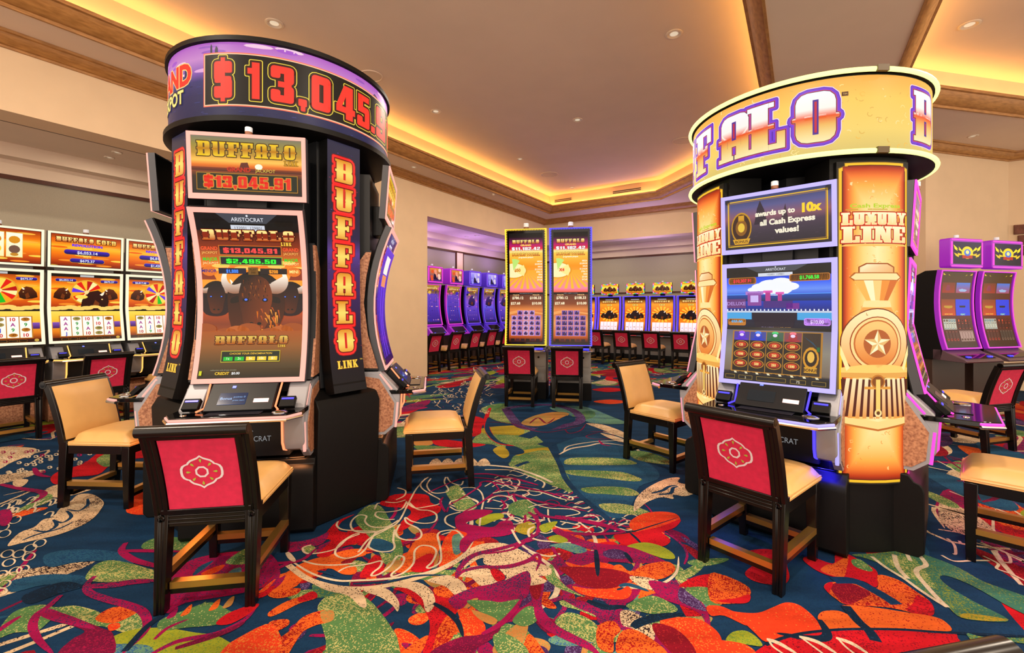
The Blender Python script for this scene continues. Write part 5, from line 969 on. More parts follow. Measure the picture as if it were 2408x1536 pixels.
def art_train(W, H):
    a = Art(W, H); S = H*.455
    a.grad(0, S+.01, W, H, [(0, '141c3a'), (.2, '2a3050'), (.3, '143c98'), (.5, '1c58d0'), (.62, '7aa0f0'), (.75, '3a6ef0'), (.9, '2450d0'), (1, '20306a')]).up()
    for x, y, r in ((.45, .84, .12), (.55, .86, .1), (.36, .82, .1), (.62, .82, .1), (.5, .8, .16), (.28, .8, .06)): a.ell(W*x, H*y, W*r, H*r*.35, 'f0f2ff', 16)
    a.rect(0, H*.70, W, H*.755, ('0a3a70', '1a5ab0')).up(); a.rect(0, H*.755, W, H*.76, '6ab0ff')
    hd = H*.09; pod_header(a, W, H, hd)
    for x0, x1, y0, y1, c in ((0, .2, .64, .72, '7a4a8a'), (.22, .36, .66, .77, '9a5aa8'), (.2, .38, .755, .785, 'b88ad0'), (.38, .66, .64, .70, '5a3a90'), (.60, .72, .63, .68, '8a3aa0'), (.4, .45, .7, .78, 'c04a9a'), (.52, .56, .7, .76, 'c04a9a'), (.38, .47, .77, .79, 'e070c0'), (.5, .58, .755, .775, 'e070c0')): a.rect(W*x0, H*y0, W*x1, H*y1, c)
    a.up(); a.rect(W*.25, H*.69, W*.33, H*.75, 'd0c0f0'); a.rect(0, H*.60, W, H*.615, 'c8d0e0'); a.text('DELUXE', W*.1, H*.665, H*.03, 'b89ad8', .02)
    for k in range(26): a.rect(W*(k/26), H*.615, W*(k/26+.012), H*.63, 'e8ecf8')
    a.rect(0, H*.54, W*.26, H*.6, '5ab0e0'); a.rect(W*.7, H*.54, W, H*.6, '5ab0e0'); a.poly([(W*.26, H*.6), (W*.7, H*.6), (W*.66, H*.47), (W*.3, H*.47)], '2a1a3a'); a.up()
    for x0, x1, y, s_, c, o in ((.02, .31, .855, '$10,307.91', 'ff3a5a', 'c88a3a'), (.63, .99, .865, '$1,768.58', '3aff5a', 'c88a3a'), (.01, .2, .49, '$50.00', '5ac8ff', 'c88a3a'), (.76, .99, .50, '$10.00', 'e8d0ff', 'd8a0ff')):
        a.rect(W*x0, H*y-.004, W*x1, H*y+H*.055, o, .012); a.rect(W*x0+.005, H*y, W*x1-.005, H*y+H*.05, '1a0c20', .01)
    a.up()
    for x0, x1, y, s_, c, o in ((.02, .31, .855, '$10,307.91', 'ff3a5a', 0), (.63, .99, .865, '$1,768.58', '3aff5a', 0), (.01, .2, .49, '$50.00', '5ac8ff', 0), (.76, .99, .50, '$10.00', 'e8d0ff', 0)): a.text(s_, W*(x0+x1)/2, H*y+H*.012, H*.028, c, .03, .85)
    a.text('EXPRESS', W*.42, H*.475, H*.018, 'b0a0d0', .02); a.text('AVAILABLE', W*.56, H*.475, H*.018, 'e0b040', .02)
    a.up(); a.rect(0, S-.006, W, S+.012, '101014'); a.grad(0, 0, W, S-.006, [(0, '1c1a24'), (.16, '30303a'), (.2, '8a7a6a'), (.6, '9a9488'), (1, '7a7888')]).up()
    a.rect(W*.07, H*.075, W*.93, S-.012, 'b88a3a').up(); cw = W*.16; x0 = W*.085
    hc = [('6a3ad0', 'b070ff'), ('1a4ac8', '5a9aff'), ('1a7a4a', '4ad88a'), ('b03a4a', 'ff8a9a')]
    nums = [('125', '1500', '2500'), ('1500', '1500', '500'), ('125', '250', '250'), ('250', '1500', '1500')]
    for k in range(5): a.rect(x0+k*(cw+W*.007), H*.085, x0+k*(cw+W*.007)+cw, S-.018, '241c1e' if k < 4 else '4a3a30')
    a.up()
    for k in range(4):
        X = x0+k*(cw+W*.007)+cw/2; c0, c1 = hc[k]
        a.rect(X-cw*.5, S*.78, X+cw*.5, S-.018, mixc(c0, '606070', .5)); a.up(); a.ell(X, S*.86, cw*.26, S*.07, c0, 12); a.rect(X-cw*.38, S*.78, X+cw*.38, S*.82, c0); a.ell(X, S*.93, cw*.2, S*.03, c1, 10); a.up(); a.ell(X, S*.885, cw*.14, S*.03, 'e8d8f0', 10); a.L -= 2
        for r in range(3): coin(a, X, S*(.69-.18*r), cw*.46, S*.082, nums[k][r])
    X = x0+4*(cw+W*.007)+cw/2; a.ell(X, S*.5, cw*.44, S*.2, 'd8a030', 14); a.up(); a.ell(X, S*.5, cw*.34, S*.15, '3a2414', 14); a.up(); a.ell(X, S*.52, cw*.2, S*.1, 'e8c060', 12); a.rect(X-cw*.35, S*.24, X+cw*.35, S*.34, 'd8a83a'); a.poly([(X-cw*.5, S*.9), (X+cw*.1, S*.78), (X+cw*.4, S*.66), (X-cw*.1, S*.8)], '2a5a70'); a.rect(X+cw*.3, S*.62, X+cw*.46, S*.7, '1a7a4a'); a.up(); a.text('BONUS', X, S*.265, S*.05, '4a2408', .03, .9)
    for k in range(16): a.poly([(W*(.06+.055*k), H*.062), (W*(.085+.055*k), H*.062), (W*(.075+.055*k), H*.078), (W*(.05+.055*k), H*.078)], 'e8e0c0' if k % 2 else '20202a')
    a.up(); a.rect(0, 0, W, H*.058, '14141c').up()
    for x0_, x1_ in ((.02, .12), (.16, .3), (.34, .62), (.66, .80), (.85, .97)): a.border(W*x0_, H*.012, W*x1_, H*.046, .002, 'b89a4a')
    a.text('75', W*.73, H*.018, H*.02, 'f0e8d0'); a.text('5', W*.23, H*.018, H*.018, 'f0e8d0'); return a
# ---- pictures for the other rows
def fire(a, W, H, y0=0, y1=None):
    y1 = y1 or H; a.grad(0, y0, W, y1, [(0, '8a2a08'), (.2, 'd8641a'), (.45, 'ff9a20'), (.6, 'ffc840'), (.75, 'f08a1c'), (1, 'a83a10')]); a.up()
    for k in range(14): a.ell(W*((k*37) % 100)/100, y0+(y1-y0)*((k*53) % 100)/100, W*.12, (y1-y0)*.03, mixc('ffd860', 'f07818', (k % 4)/3), 12)
    a.up()
def pill(a, x, y, w_, h, s_, col='e8ecff'):
    a.rect(x-w_/2, y-h/2, x+w_/2, y+h/2, 'd8a040', h/2).up(); a.rect(x-w_/2+.004, y-h/2+.004, x+w_/2-.004, y+h/2-.004, ('1c0c5a', '5a3ac8'), h/2).up(); a.text(s_, x, y-h*.27, h*.52, col, .02); a.L -= 2
def art_gold_topper(v1, v2, reels=False):
    def f(W, H):
        a = Art(W, H); fire(a, W, H); a.border(0, 0, W, H, .006, '3a1408'); a.up()
        if reels:
            cw = W*.2
            for k in range(3):
                a.rect(W*.14+k*(cw+.012), H*.16, W*.14+k*(cw+.012)+cw, H*.9, 'e8c060').up(); a.rect(W*.145+k*(cw+.012), H*.18, W*.135+k*(cw+.012)+cw, H*.88, ('fff0c0', 'fff8e8')).up()
                if k == 0: a.text('10', W*.14+cw/2, H*.62, H*.18, 'e83a2a', .04); a.text('9', W*.14+cw/2, H*.38, H*.16, '2ac84a', .04); a.text('9', W*.14+cw/2, H*.2, H*.16, '2ac84a', .04)
                else: a.ell(W*.14+k*(cw+.012)+cw/2, H*.68, cw*.34, H*.11, 'e0a030', 12); a.ell(W*.14+k*(cw+.012)+cw/2, H*.4, cw*.34, H*.12, 'ffd84a' if k == 1 else '8a6a5a', 12); a.ell(W*.14+k*(cw+.012)+cw/2, H*.25, cw*.25, H*.05, 'd09a40', 12)
                a.L -= 2
            a.up().up().up(); return a
        a.slabtext('BUFFALO', W*.33, H*.76, H*.15, GOLDF, [(.006, '6a1c08')], None, 1.25, .08); a.slabtext('GOLD', W*.77, H*.76, H*.15, lambda t: mixc('e8a020', 'fff0a0', t), [(.006, '6a1c08')], '8a4a10', 1.25, .08)
        a.text('REVOLUTION', W*.5, H*.64, H*.07, '7a4ae8', .06, 1.2).up(); a.text('GRAND', W*.5, H*.565, H*.045, 'ffe080', .03); pill(a, W*.5, H*.45, W*.66, H*.17, v1); a.up().up().up(); a.text('MAJOR', W*.5, H*.3, H*.045, 'ffe080', .03); pill(a, W*.5, H*.19, W*.5, H*.15, v2); a.up().up().up(); return a
    return f
def reels(a, x0, y0, x1, y1, n, m, bg, syms, seed=1):
    r = random.Random(seed); cw = (x1-x0)/n; rh = (y1-y0)/m
    for i in range(n): a.rect(x0+cw*i+cw*.04, y0, x0+cw*i+cw*.96, y1, bg)
    a.up()
    for i in range(n):
        for j in range(m):
            s_ = r.choice(syms); X, Y = x0+cw*(i+.5), y0+rh*(j+.5)
            if len(s_) == 2: a.text(s_[0], X, Y-rh*.32, rh*.62, s_[1], .03, .95)
            else: a.ell(X, Y, cw*.36, rh*.38, s_[1], 10); a.ell(X+cw*.03, Y+rh*.06, cw*.2, rh*.2, s_[2], 8)
    a.up()
SY1 = [('10', 'd8322a'), ('A', 'b03a9a'), ('J', '3a5ac8'), ('10', 'c83a2a'), ('A', 'b03a9a'), ('e', 'c88a30', '8a4a20'), ('e', 'b8a060', '6a7a4a'), ('9', '2aa84a')]
def wheel(a, x, y, r, seed=0):
    cs = ['e8301c', 'ffb428', 'c81c1c', 'ffe070', 'e8301c', 'ffc848', '7a48e0', 'fff0b0']
    a.ell(x, y, r, r, 'e8b040', 28); a.up()
    for k in range(16): a.wedge(x, y, r*.14, r*.9, k*PI/8, (k+1)*PI/8, cs[(k*3+seed) % 8] if k != 12 else '2ac83a')
    a.up(); a.ell(x, y, r*.16, r*.16, 'f8e0a0', 14); a.up()
def bison(a, x, y, s, fl=1, c='2c1408', c2='7a3c18'):
    a.poly([(x+fl*p*s, y+q*s) for p, q in ((-.5, -.3), (-.45, .05), (-.2, .42), (.1, .5), (.36, .3), (.5, 0), (.44, -.34), (.2, -.46), (-.2, -.42))][::fl], lambda X, Y: mixc(c, c2, (Y-y)/s+.5)); a.up()
    a.poly([(x+fl*p*s, y+q*s) for p, q in ((.16, .3), (.34, .46), (.3, .3), (.24, .24))][::fl], 'fff0d8'); a.ell(x+fl*.25*s, y+.08*s, .035*s, .03*s, 'ffd890', 6)
    a.poly([(x+fl*p*s, y+q*s) for p, q in ((.0, .05), (.16, -.1), (.1, -.42), (-.1, -.3))][::fl], '8a4a1c'); a.up()
def art_gold_main(v, dark=False, seed=1):
    def f(W, H):
        a = Art(W, H); S = H*.45; fire(a, W, H, S); a.rect(0, H*.955, W, H, '1c1410'); a.up()
        a.poly([(0, H*.955), (W*.22, H*.955), (W*.3, H), (0, H)], '2c2018'); a.poly([(W, H*.955), (W*.78, H*.955), (W*.7, H), (W, H)], '2c2018'); a.rect(W*.4, H*.96, W*.6, H*.99, 'c8c8c8'); a.up()
        wheel(a, W*.5, H*.73, W*.24, seed)
        bison(a, W*.15, H*.70, W*.24, 1); bison(a, W*.85, H*.70, W*.24, -1)
        if dark: bison(a, W*.62, H*.60, W*.42, 1, '3a140c', '4a1c14'); a.ell(W*.42, H*.66, W*.09, H*.03, 'ffe070')
        for k in range(9): a.ell(W*(.04+.115*k), S+H*(.03+.012*(k % 3)), W*.1, H*.03, 'ffd880', 12)
        a.up(); pill(a, W*.2, H*.905, W*.3, H*.05, v[0]); pill(a, W*.83, H*.90, W*.28, H*.05, v[1]); a.up().up().up()
        a.rect(0, S-.006, W, S+.006, '1a0c08'); a.grad(0, 0, W, S-.006, [(0, '6a3010'), (.12, '9a4a14'), (.3, 'e8902a'), (.75, 'ffd050'), (1, 'ffe070')]); a.up()
        for sx in (-1, 1): a.rect(W*(.5+sx*.44)-W*.05, S*.42, W*(.5+sx*.44)+W*.05, S*.62, ('5a2a6a', '9a6ac8'))
        a.rect(W*.1, S*.13, W*.9, S*.83, 'c8902a'); a.up(); reels(a, W*.11, S*.15, W*.89, S*.81, 5, 4, ('fff4e8', 'fffaf4'), SY1, seed)
        a.rect(0, 0, W, S*.1, '4a2410'); a.up()
        for k in range(6): a.rect(W*(.12+.12*k), S*.02, W*(.22+.12*k), S*.08, '1c0c08'); a.border(W*(.12+.12*k), S*.02, W*(.22+.12*k), S*.08, .002, 'd8a040')
        a.ell(W*.94, S*.06, W*.03, S*.045, 'd8b860', 12); return a
    return f
def art_tall(wl, seed):
    def f(W, H):
        a = Art(W, H); S = H*.45
        a.grad(0, S, W, H, [(0, 'e8682a'), (.08, 'ff9ab0'), (.25, 'ffb060'), (.45, 'ffa51c'), (.66, 'ffd060'), (.70, 'ffe8a0'), (.74, 'e8284a'), (.81, 'c0187a'), (.88, '7a1860'), (.93, '2a1020'), (.97, '0a0608'), (1, '060606')]); a.up()
        for k in range(18): a.poly([(W*.5, H*.66), (W*.5+W*1.1*math.cos(PI*k/17+.0), H*.66+W*.55*math.sin(PI*k/17)*-1), (W*.5+W*1.1*math.cos(PI*k/17+.08), H*.66-W*.55*math.sin(PI*k/17+.08))], 'ffc63a')
        a.up(); a.slabtext('BUFFALO', W*.5, H*.905, H*.034, GOLDF, [(.005, '3a1408')], None, 1.55, .1); a.text('GRAND', W*.5, H*.883, H*.015, 'ffd870', .05, 1.3); a.up()
        money(a, '$11,182.42', W*.5, H*.845, H*.028, 'fff4f4', '8a1040', wmax=W*.86)
        a.text('BONUS WHEEL', W*.5, H*.795, H*.026, '5a1c08', .09, 1.0, wmax=W*.84).up(); a.text('BONUS WHEEL', W*.5, H*.795, H*.026, ('e8881c', 'ffe680'), .04, 1.0, wmax=W*.84); a.text('progressive jackpot', W*.5, H*.775, H*.012, 'fff8e0', .03); a.up()
        a.ell(W*.12, H*.66, W*.42, H*.075, 'e8a828', 28); a.up(); a.ell(W*.12, H*.66, W*.37, H*.066, 'fff0c0', 28); a.up(); a.wedge(W*.12, H*.66, 0, W*.35, -.5, .5, ('ffe9a0'), 6); a.wedge(W*.12, H*.66, 0, W*.35, 1.0, 1.7, 'c8e88a', 6); a.up(); a.text(wl, W*.24, H*.65, H*.026, 'e82a1a' if wl == 'X4' else 'd89020', .05)
        for k, s_ in enumerate(('MEGA', '$3,000.00', 'MAXI', '$1,210.50', '$786.13', 'MINI', '$23.80', '$17.40')): a.text(s_, W*.98, H*(.735-.024*k), H*.013, 'fff4d8', .03, .9, al='r')
        a.up(); a.rect(0, S-.02, W, S+.014, '0c0a0c'); a.rect(W*.3, S-.008, W*.7, S+.002, 'b0b0b8'); a.grad(0, 0, W, S-.02, [(0, '2a1208'), (.06, '8a3c14'), (.12, 'c86a2a'), (.4, 'e8a870'), (.62, 'd8844a'), (.68, 'e89a5a'), (.8, '9a5a3a'), (1, '7a4a3a')]); a.up()
        a.poly([(0, S*.62), (W*.3, S*.66), (W, S*.6), (W, S*.57), (W*.4, S*.62), (0, S*.56)], 'f0b070'); a.up()
        for x, y, s_ in ((.25, .88, '$780.12'), (.78, .88, '$108.33'), (.18, .77, '$27.68'), (.82, .77, '$10.00')): a.text(s_, W*x, S*y, S*.05, 'fff0d0', .03)
        for x, s_ in ((.2, 'MAJOR'), (.8, 'MINOR')): a.text(s_, W*x, S*.95, S*.03, 'ffd8a0')
        for i in range(5):
            for j in range(5 if 0 < i < 4 else 4):
                X0, Y0 = W*(.06+.178*i), S*(.13+.105*j); a.rect(X0, Y0, X0+W*.168, Y0+S*.1, 'e0a0b8')
        a.up()
        for i in range(5):
            for j in range(5 if 0 < i < 4 else 4):
                X0, Y0 = W*(.06+.178*i), S*(.13+.105*j); d = (i*7+j*3+seed) % 3; a.rect(X0+W*.008, Y0+S*.006, X0+W*.16, Y0+S*.094, ['c0a0d8', 'a884c8', 'd0b0d8'][d] if wl != 'X4' else ['8a6ab0', '9a7abc', '7a5aa0'][d])
        a.up()
        for i in range(5):
            for j in range(5 if 0 < i < 4 else 4): bison(a, W*(.145+.178*i), S*(.18+.105*j), W*.11, 1, '34205a', '5a3a8a'); a.L -= 2
        a.up().up().up()
        for k in range(6): a.rect(W*(.06+.15*k), S*.02, W*(.17+.15*k), S*.07, ['2a2018', '5a2a3a', '3a1c30'][k % 3])
        return a
    return f
def art_purple(seed):
    def f(W, H):
        a = Art(W, H); r = random.Random(seed); m = seed % 2
        a.grad(0, 0, W, H, [(0, '2a1a4a'), (.35, '6a4ac8' if m else '5a6ae0'), (.6, '9a6ad8'), (.85, '8a6a3a'), (1, 'c8a050')]); a.up()
        for k in range(26): a.ell(W*r.random(), H*(.45+.5*r.random()), W*.1*r.random()+.02, H*.04*r.random()+.012, r.choice(['3a1a7a', 'c88ae8', '2a2a6a', 'e8c060', '5a3ac0', 'd86a9a']), 8)
        a.up(); a.slabtext('BUFFALO', W*.5, H*.88, H*.06, GOLDF, [(.006, '3a1a10')], None, 1.3, .08)
        if seed > 2: bison(a, W*.5, H*.62, W*.6, 1, '241440', '5a3a8a')
        y1 = .42 if seed > 2 else .78; rows = 4 if seed > 2 else 8
        reels(a, W*.08, H*.06, W*.92, H*y1, 5, rows, ('4a2a9a', '7a5ac8'), [('e', '5a3aa8', 'd8a0e8'), ('e', '3a2a80', '8a7ae0'), ('A', '6a2ac0'), ('K', '3a3ac8'), ('e', 'e8b0c8', '7a3a90')], seed); return a
    return f
def art_topbox(c0, c1, c2, yellow=False):
    def f(W, H):
        a = Art(W, H); a.rect(0, 0, W, H, (c0, c1)); a.up()
        if yellow:                        # bolts flanking a plain sunburst badge
            for sx in (-1, 1):
                a.poly([(W*(.5+sx*p), H*q) for p, q in ((.12, .5), (.3, .78), (.28, .62), (.48, .86), (.44, .66), (.34, .58), (.36, .7))][::sx], 'ffe83a'); a.poly([(W*(.5+sx*p), H*q) for p, q in ((.12, .42), (.34, .5), (.32, .42), (.47, .5), (.4, .36), (.3, .3), (.3, .38))][::sx], 'f0d020')
            a.up(); a.ell(W*.5, H*.52, W*.2, H*.28, 'ffe030', 18); a.up(); a.ell(W*.5, H*.52, W*.12, H*.16, '5a8ad8', 14); a.rect(W*.32, H*.26, W*.68, H*.4, 'c83a2a'); a.up(); a.ell(W*.5, H*.54, W*.06, H*.09, 'fff0a0', 10)
        else:
            for k in range(9): a.ell(W*((k*31+11) % 90+5)/100, H*((k*47+20) % 80+10)/100, W*.12, H*.14, mixc(c2, 'fff0e0', (k % 3)/3), 10)
            a.up(); a.poly([(W*.3, H*.1), (W*.36, H*.6), (W*.5, H*.5), (W*.6, H*.2), (W*.8, H*.1)], '2a1a4a')
        return a
    return f
def art_small_buffalo(seed):
    def f(W, H):
        a = Art(W, H); S = H*.30; a.grad(0, 0, W, H, [(0, '6a3a10'), (.3, 'ff9a2a'), (.55, 'ff7a1c'), (.8, 'ffb040'), (.95, '4a2410'), (1, '120c0a')]); a.up(); a.rect(W*.3, H*.93, W*.7, H*.95, 'c0c0c8')
        a.slabtext('BUFFALO', W*.5, H*.84, H*.06, GOLDF, [(.006, '5a1c08')], None, 1.5, .08); a.slabtext('GOLD', W*.5, H*.765, H*.045, 'ffe080', [(.004, '5a1c08')], None, 1.2, .08)
        for k in range(16): a.poly([(W*.5, H*.52), (W*.5+W*.48*math.cos(k*PI/8), H*.52+H*.22*math.sin(k*PI/8)), (W*.5+W*.48*math.cos(k*PI/8+.2), H*.52+H*.22*math.sin(k*PI/8+.2))], 'ffd050')
        a.up(); bison(a, W*.2, H*.48, W*.28, 1, '1c0c14', '4a2420'); bison(a, W*.8, H*.48, W*.28, -1, '1c0c14', '4a2420'); bison(a, W*.5, H*.5, W*.48, 1, '140a14', '3a2030')
        reels(a, W*.06, H*.06, W*.94, S, 5, 3, ('ffe8f0', 'fff4f8'), [('A', 'd83a6a'), ('10', 'd83a3a'), ('J', '5a4ac8'), ('e', 'd8a0b8', '8a4a6a'), ('e', 'c8905a', '6a3a5a')], seed); a.rect(0, 0, W, H*.045, '3a1410'); return a
    return f
def art_three_bison(W, H):
    a = Art(W, H); a.grad(0, 0, W, H, [(0, 'c86a14'), (.4, 'ffc030'), (.7, 'fff070'), (1, 'e8a020')]); a.up(); bison(a, W*.22, H*.45, W*.28, 1); bison(a, W*.78, H*.45, W*.28, -1); bison(a, W*.5, H*.5, W*.36, 1); return a
def art_cascade(seed):
    def f(W, H):
        a = Art(W, H); a.grad(0, 0, W, H, [(0, '4a2818'), (.5, '7a2a14'), (1, '5a4410')]); a.up()
        for sx in (-1, 1):
            a.poly([(W*(.5+sx*p), H*q) for p, q in ((.1, .9), (.3, .97), (.28, .93), (.48, .985), (.44, .93), (.3, .89), (.34, .92))][::sx], 'e8d030')
        a.ell(W*.5, H*.92, W*.18, H*.04, 'c8b020', 14); a.rect(W*.05, H*.68, W*.46, H*.86, ('b8341a', '8a4418')); a.rect(W*.5, H*.68, W*.95, H*.86, ('c8481c', '5a8ad8')); a.rect(W*.04, H*.40, W*.48, H*.64, ('d8581c', '9a5010')); a.rect(W*.5, H*.40, W*.96, H*.64, '2a50e0'); a.up()
        a.ell(W*.26, H*.54, W*.14, H*.06, 'c8a030', 12); a.ell(W*.72, H*.55, W*.1, H*.06, '1a1a2a', 10); a.ell(W*.72, H*.47, W*.16, H*.03, '8ac8a0', 10); a.ell(W*.72, H*.78, W*.14, H*.05, 'a8c0e0', 12); a.ell(W*.24, H*.8, W*.12, H*.05, '9a3a5a', 10); a.text('BONUS', W*.26, H*.44, H*.03, 'ffd25a', .05); a.text('PLAY', W*.72, H*.43, H*.025, 'b8f0c0', .04)
        a.up(); reels(a, W*.05, H*.24, W*.46, H*.38, 5, 3, 'c8c8b8', [('e', '6a8a9a', 'c8d0c0'), ('e', '8a7a6a', '4a4a40')], seed); reels(a, W*.5, H*.24, W*.95, H*.38, 4, 3, '5a2018', [('8', 'ff6a3a'), ('e', '8a3020', '3a1410')], seed+1)
        reels(a, W*.05, H*.08, W*.46, H*.22, 4, 3, '6a3a30', [('e', 'a84a3a', '5a2a20')], seed+2); reels(a, W*.5, H*.08, W*.95, H*.22, 5, 3, '5a4a40' if seed > 3 else 'b89a90', [('e', '8a6a5a', '4a3a30')], seed+3)
        return a
    return f
# ---------------------------------------------------------------- the two round towers
def dang(px, c, Rr):                      # angle on a drum where the sight line through column px meets it
    k = (px-1204)/F; a = k*k+1; b = -2*(k*c[0]+c[1]); q = c[0]**2+c[1]**2-Rr*Rr; ds = max(0, b*b-4*a*q)
    Y = (-b-math.sqrt(ds))/(2*a); return math.atan2(Y-c[1], k*Y-c[0])
CL, RL, AL = (-1.821, 3.668), .785, math.radians(-80)
CR, RR_, AR = (2.147, 3.374), .74, math.radians(-134)
def drum_map(Rr, a0, z0): return lambda u, v, h: ((Rr+h)*math.cos(a0+u/Rr), (Rr+h)*math.sin(a0+u/Rr), z0+v)
def corner(a, half, prof, m, name, parent, inner, bevel=.004):   # block on a tower corner; prof (dist, z)
    ca, sa = math.cos(a), math.sin(a)
    fn = lambda d, z, t: (d*ca-t*sa, d*sa+t*ca, z)
    mb = MB(); mb.prism(prof, -half, half, m, fn); return mb.build(name, parent, bevel)
TL = thing('sign_tower', 'tall round black tower with red dollar total on its ring sign', 'casino sign tower', (CL[0], CL[1], 0))
mb = MB(); mb.lathe([(.001, 0), (.52, 0), (.52, 2.66), (.001, 2.66)], mat('tower_core', '0d1117', .5), n=8); mb.build('core', TL)
mb = MB(); mb.lathe([(.5, 2.64), (RL-.03, 2.64), (RL+.022, 2.655), (RL+.022, 2.69), (RL-.004, 2.70)], BLACK, n=72); mb.build('lower_rim', TL)
mb = MB(); mb.lathe([(RL-.004, 3.17), (RL+.012, 3.175), (RL+.012, 3.205), (RL-.02, 3.215), (RL-.08, 3.215), (RL-.08, 3.16)], BLACK, n=72); mb.build('upper_rim', TL)
mb = MB(); mb.lathe([(RL-.01, 2.69), (RL-.01, 3.17), (RL-.08, 3.17)], BLACK, n=72)
a0 = AL-PI; uL = lambda px: ((dang(px, CL, RL)-a0) % (2*PI))*RL
HB = .475; a = Art(2*PI*RL, HB, cu=.055); W_ = a.W; a.eps = .0005
a.grad(0, 0, W_, HB, [(0, '23264e'), (.3, '2a2c58'), (.5, '3a3870'), (.62, '8a5ab0'), (.8, 'c88ac8'), (1, 'b060c0')]); a.up()
r = random.Random(3)
for k in range(260): x = r.random()*W_; y = r.random()*HB*.5; a.rect(x, y, x+.02+.03*r.random(), y+.004, r.choice(['1a1c40', '34386e', '2c3060', '40447e']))
for k in range(60): x = r.random()*W_; y = HB*(.6+.38*r.random()); a.ell(x, y, .03+.07*r.random(), .006+.01*r.random(), r.choice(['e0a8d8', 'a85ac8', 'f0c8e0', '9a58b8']), 10)
a.up()
for px, w0, h0, c in ((425, .07, .62, '34407e'), (432, .03, .75, '2c3468'), (500, .018, .95, '3a2a4a'), (488, .012, .98, '3a2a4a'), (715, .05, .82, '5a5090'), (735, .07, .8, '6a5a98'), (790, .02, .86, '4a3a6a'), (880, .06, .9, '4a3a68'), (898, .05, .8, '3a3260')):
    u = uL(px); a.poly([(u-w0, HB*.45), (u-w0*.7, HB*h0*.95), (u-w0*.3, HB*h0), (u+w0*.4, HB*h0*.97), (u+w0*.8, HB*.5), (u+w0, HB*.45)], c)
a.up(); z0 = 2.69; u0 = uL(470); u1 = uL(908)+.42
a.rect(u0, .062, u1, .408, 'ff7a5a').up(); a.rect(u0+.007, .069, u1-.007, .401, 'ffd0a8').up(); a.rect(u0+.013, .075, u1-.013, .395, '0c0a08').up()
g = [('$', 490, 541), ('1', 566, 606), ('3', 620, 686), (',', 691, 711), ('0', 717, 773), ('4', 777, 831), ('5', 829, 866), ('.', 868, 876), ('9', 878, 905)]
OUTS = [(.019, 'f2d84a'), (.014, '3a1004')]
L0 = a.L
for s_, p0, p1 in g+[('1', 0, 0)]:
    if p0: x0, x1 = uL(p0)+.014, uL(p1)-.014
    else: x0 = uL(905)+.03; x1 = x0+.10
    h = .235; w0 = GLY[s_][0]*h; a.L = L0; xs = (x1-x0)/w0
    if s_ in ',.': xs = 1.0
    a.slabtext(s_, (x0+x1)/2, .115, h, 'ff3a2c', OUTS, None, xs)
a.L = L0
for s_, px, y, h, c, o in (('GRAND', 441, .235, .13, 'ff3a2c', 'ffd88a'), ('JACKPOT', 425, .12, .085, 'ffe98a', '3a2a10')):
    a.text(s_, uL(px), y, h, o, .085, .95, 'r').up(); a.text(s_, uL(px), y, h, c, .05 if s_ == 'GRAND' else .03, .95, 'r').up()
mb.art(a, drum_map(RL-.008, a0, 2.695), SIGN); mb.build('ring_sign', TL, fixn=False)
def sign_art(a, h):
    return a
SP = [(.835, .875), (.815, .95), (.785, 1.1), (.762, 1.3), (.752, 1.6), (.75, 2.0), (.75, 2.64)]
def link_sign(ang, parent):
    ca, sa = math.cos(ang), math.sin(ang); W = .265; S = surf(SP, W)
    def fn(u, v, h):
        x, y, z = S(u, v, h); d = -y; return (d*ca-x*sa, d*sa+x*ca, z)
    mb = MB(); mb.slab(fn, 0, W, 0, S.H, -.10, 0, BLACK, 16)
    a = Art(W, S.H, cv=.06); H = S.H
    a.grad(0, .0, W, H, [(0, '101012'), (.08, '141018'), (.2, '1e1028'), (.5, '4a2a6a'), (.56, '5a3a8a'), (.62, '2a1c44'), (.8, '1c1830'), (1, '2c2a44')]); a.up()
    for k in range(40): x = rnd.random()*W; y = .2+rnd.random()*(H-.25); a.rect(x, y, x+.012, y+.004, rnd.choice(['6a3a9a', '2a2a5a', '8a2a4a', '3a2a6a']))
    a.up(); a.slabtext('BUFFALO', W/2, 1.492, .16, GOLDF2, [(.029, '8a0c14'), (.024, 'ff2e2a'), (.008, '7a0c0c')], 'd8281c', 1.42, vert=True, step=1.26)
    a.slabtext('lINK', W/2, .165, .056, 'ffce4a', [(.003, '5a2408')], None, 1.1, .1).up(); a.text('TM', W*.93, .215, .012, 'e8c050')
    mb.art(a, lambda u, v, h: fn(u, v, h+.001), SIGN)
    return mb.build('vertical_sign', parent, fixn=False, smooth=25)
for k in range(4):
    ang = AL+PI/4+k*PI/2
    link_sign(ang, TL)
    corner(ang, .25, [(.35, 0), (.80, 0), (.835, .78), (.80, .84), (.6, .92), (.35, .95)], BLACK, 'corner_base', TL, 0, .008)
    corner(ang, .15, [(.40, .9), (.70, .9), (.665, 1.2), (.65, 2.64), (.40, 2.64)], mat('tower_core', '0d1117', .5), 'corner_post', TL, 0, .004)

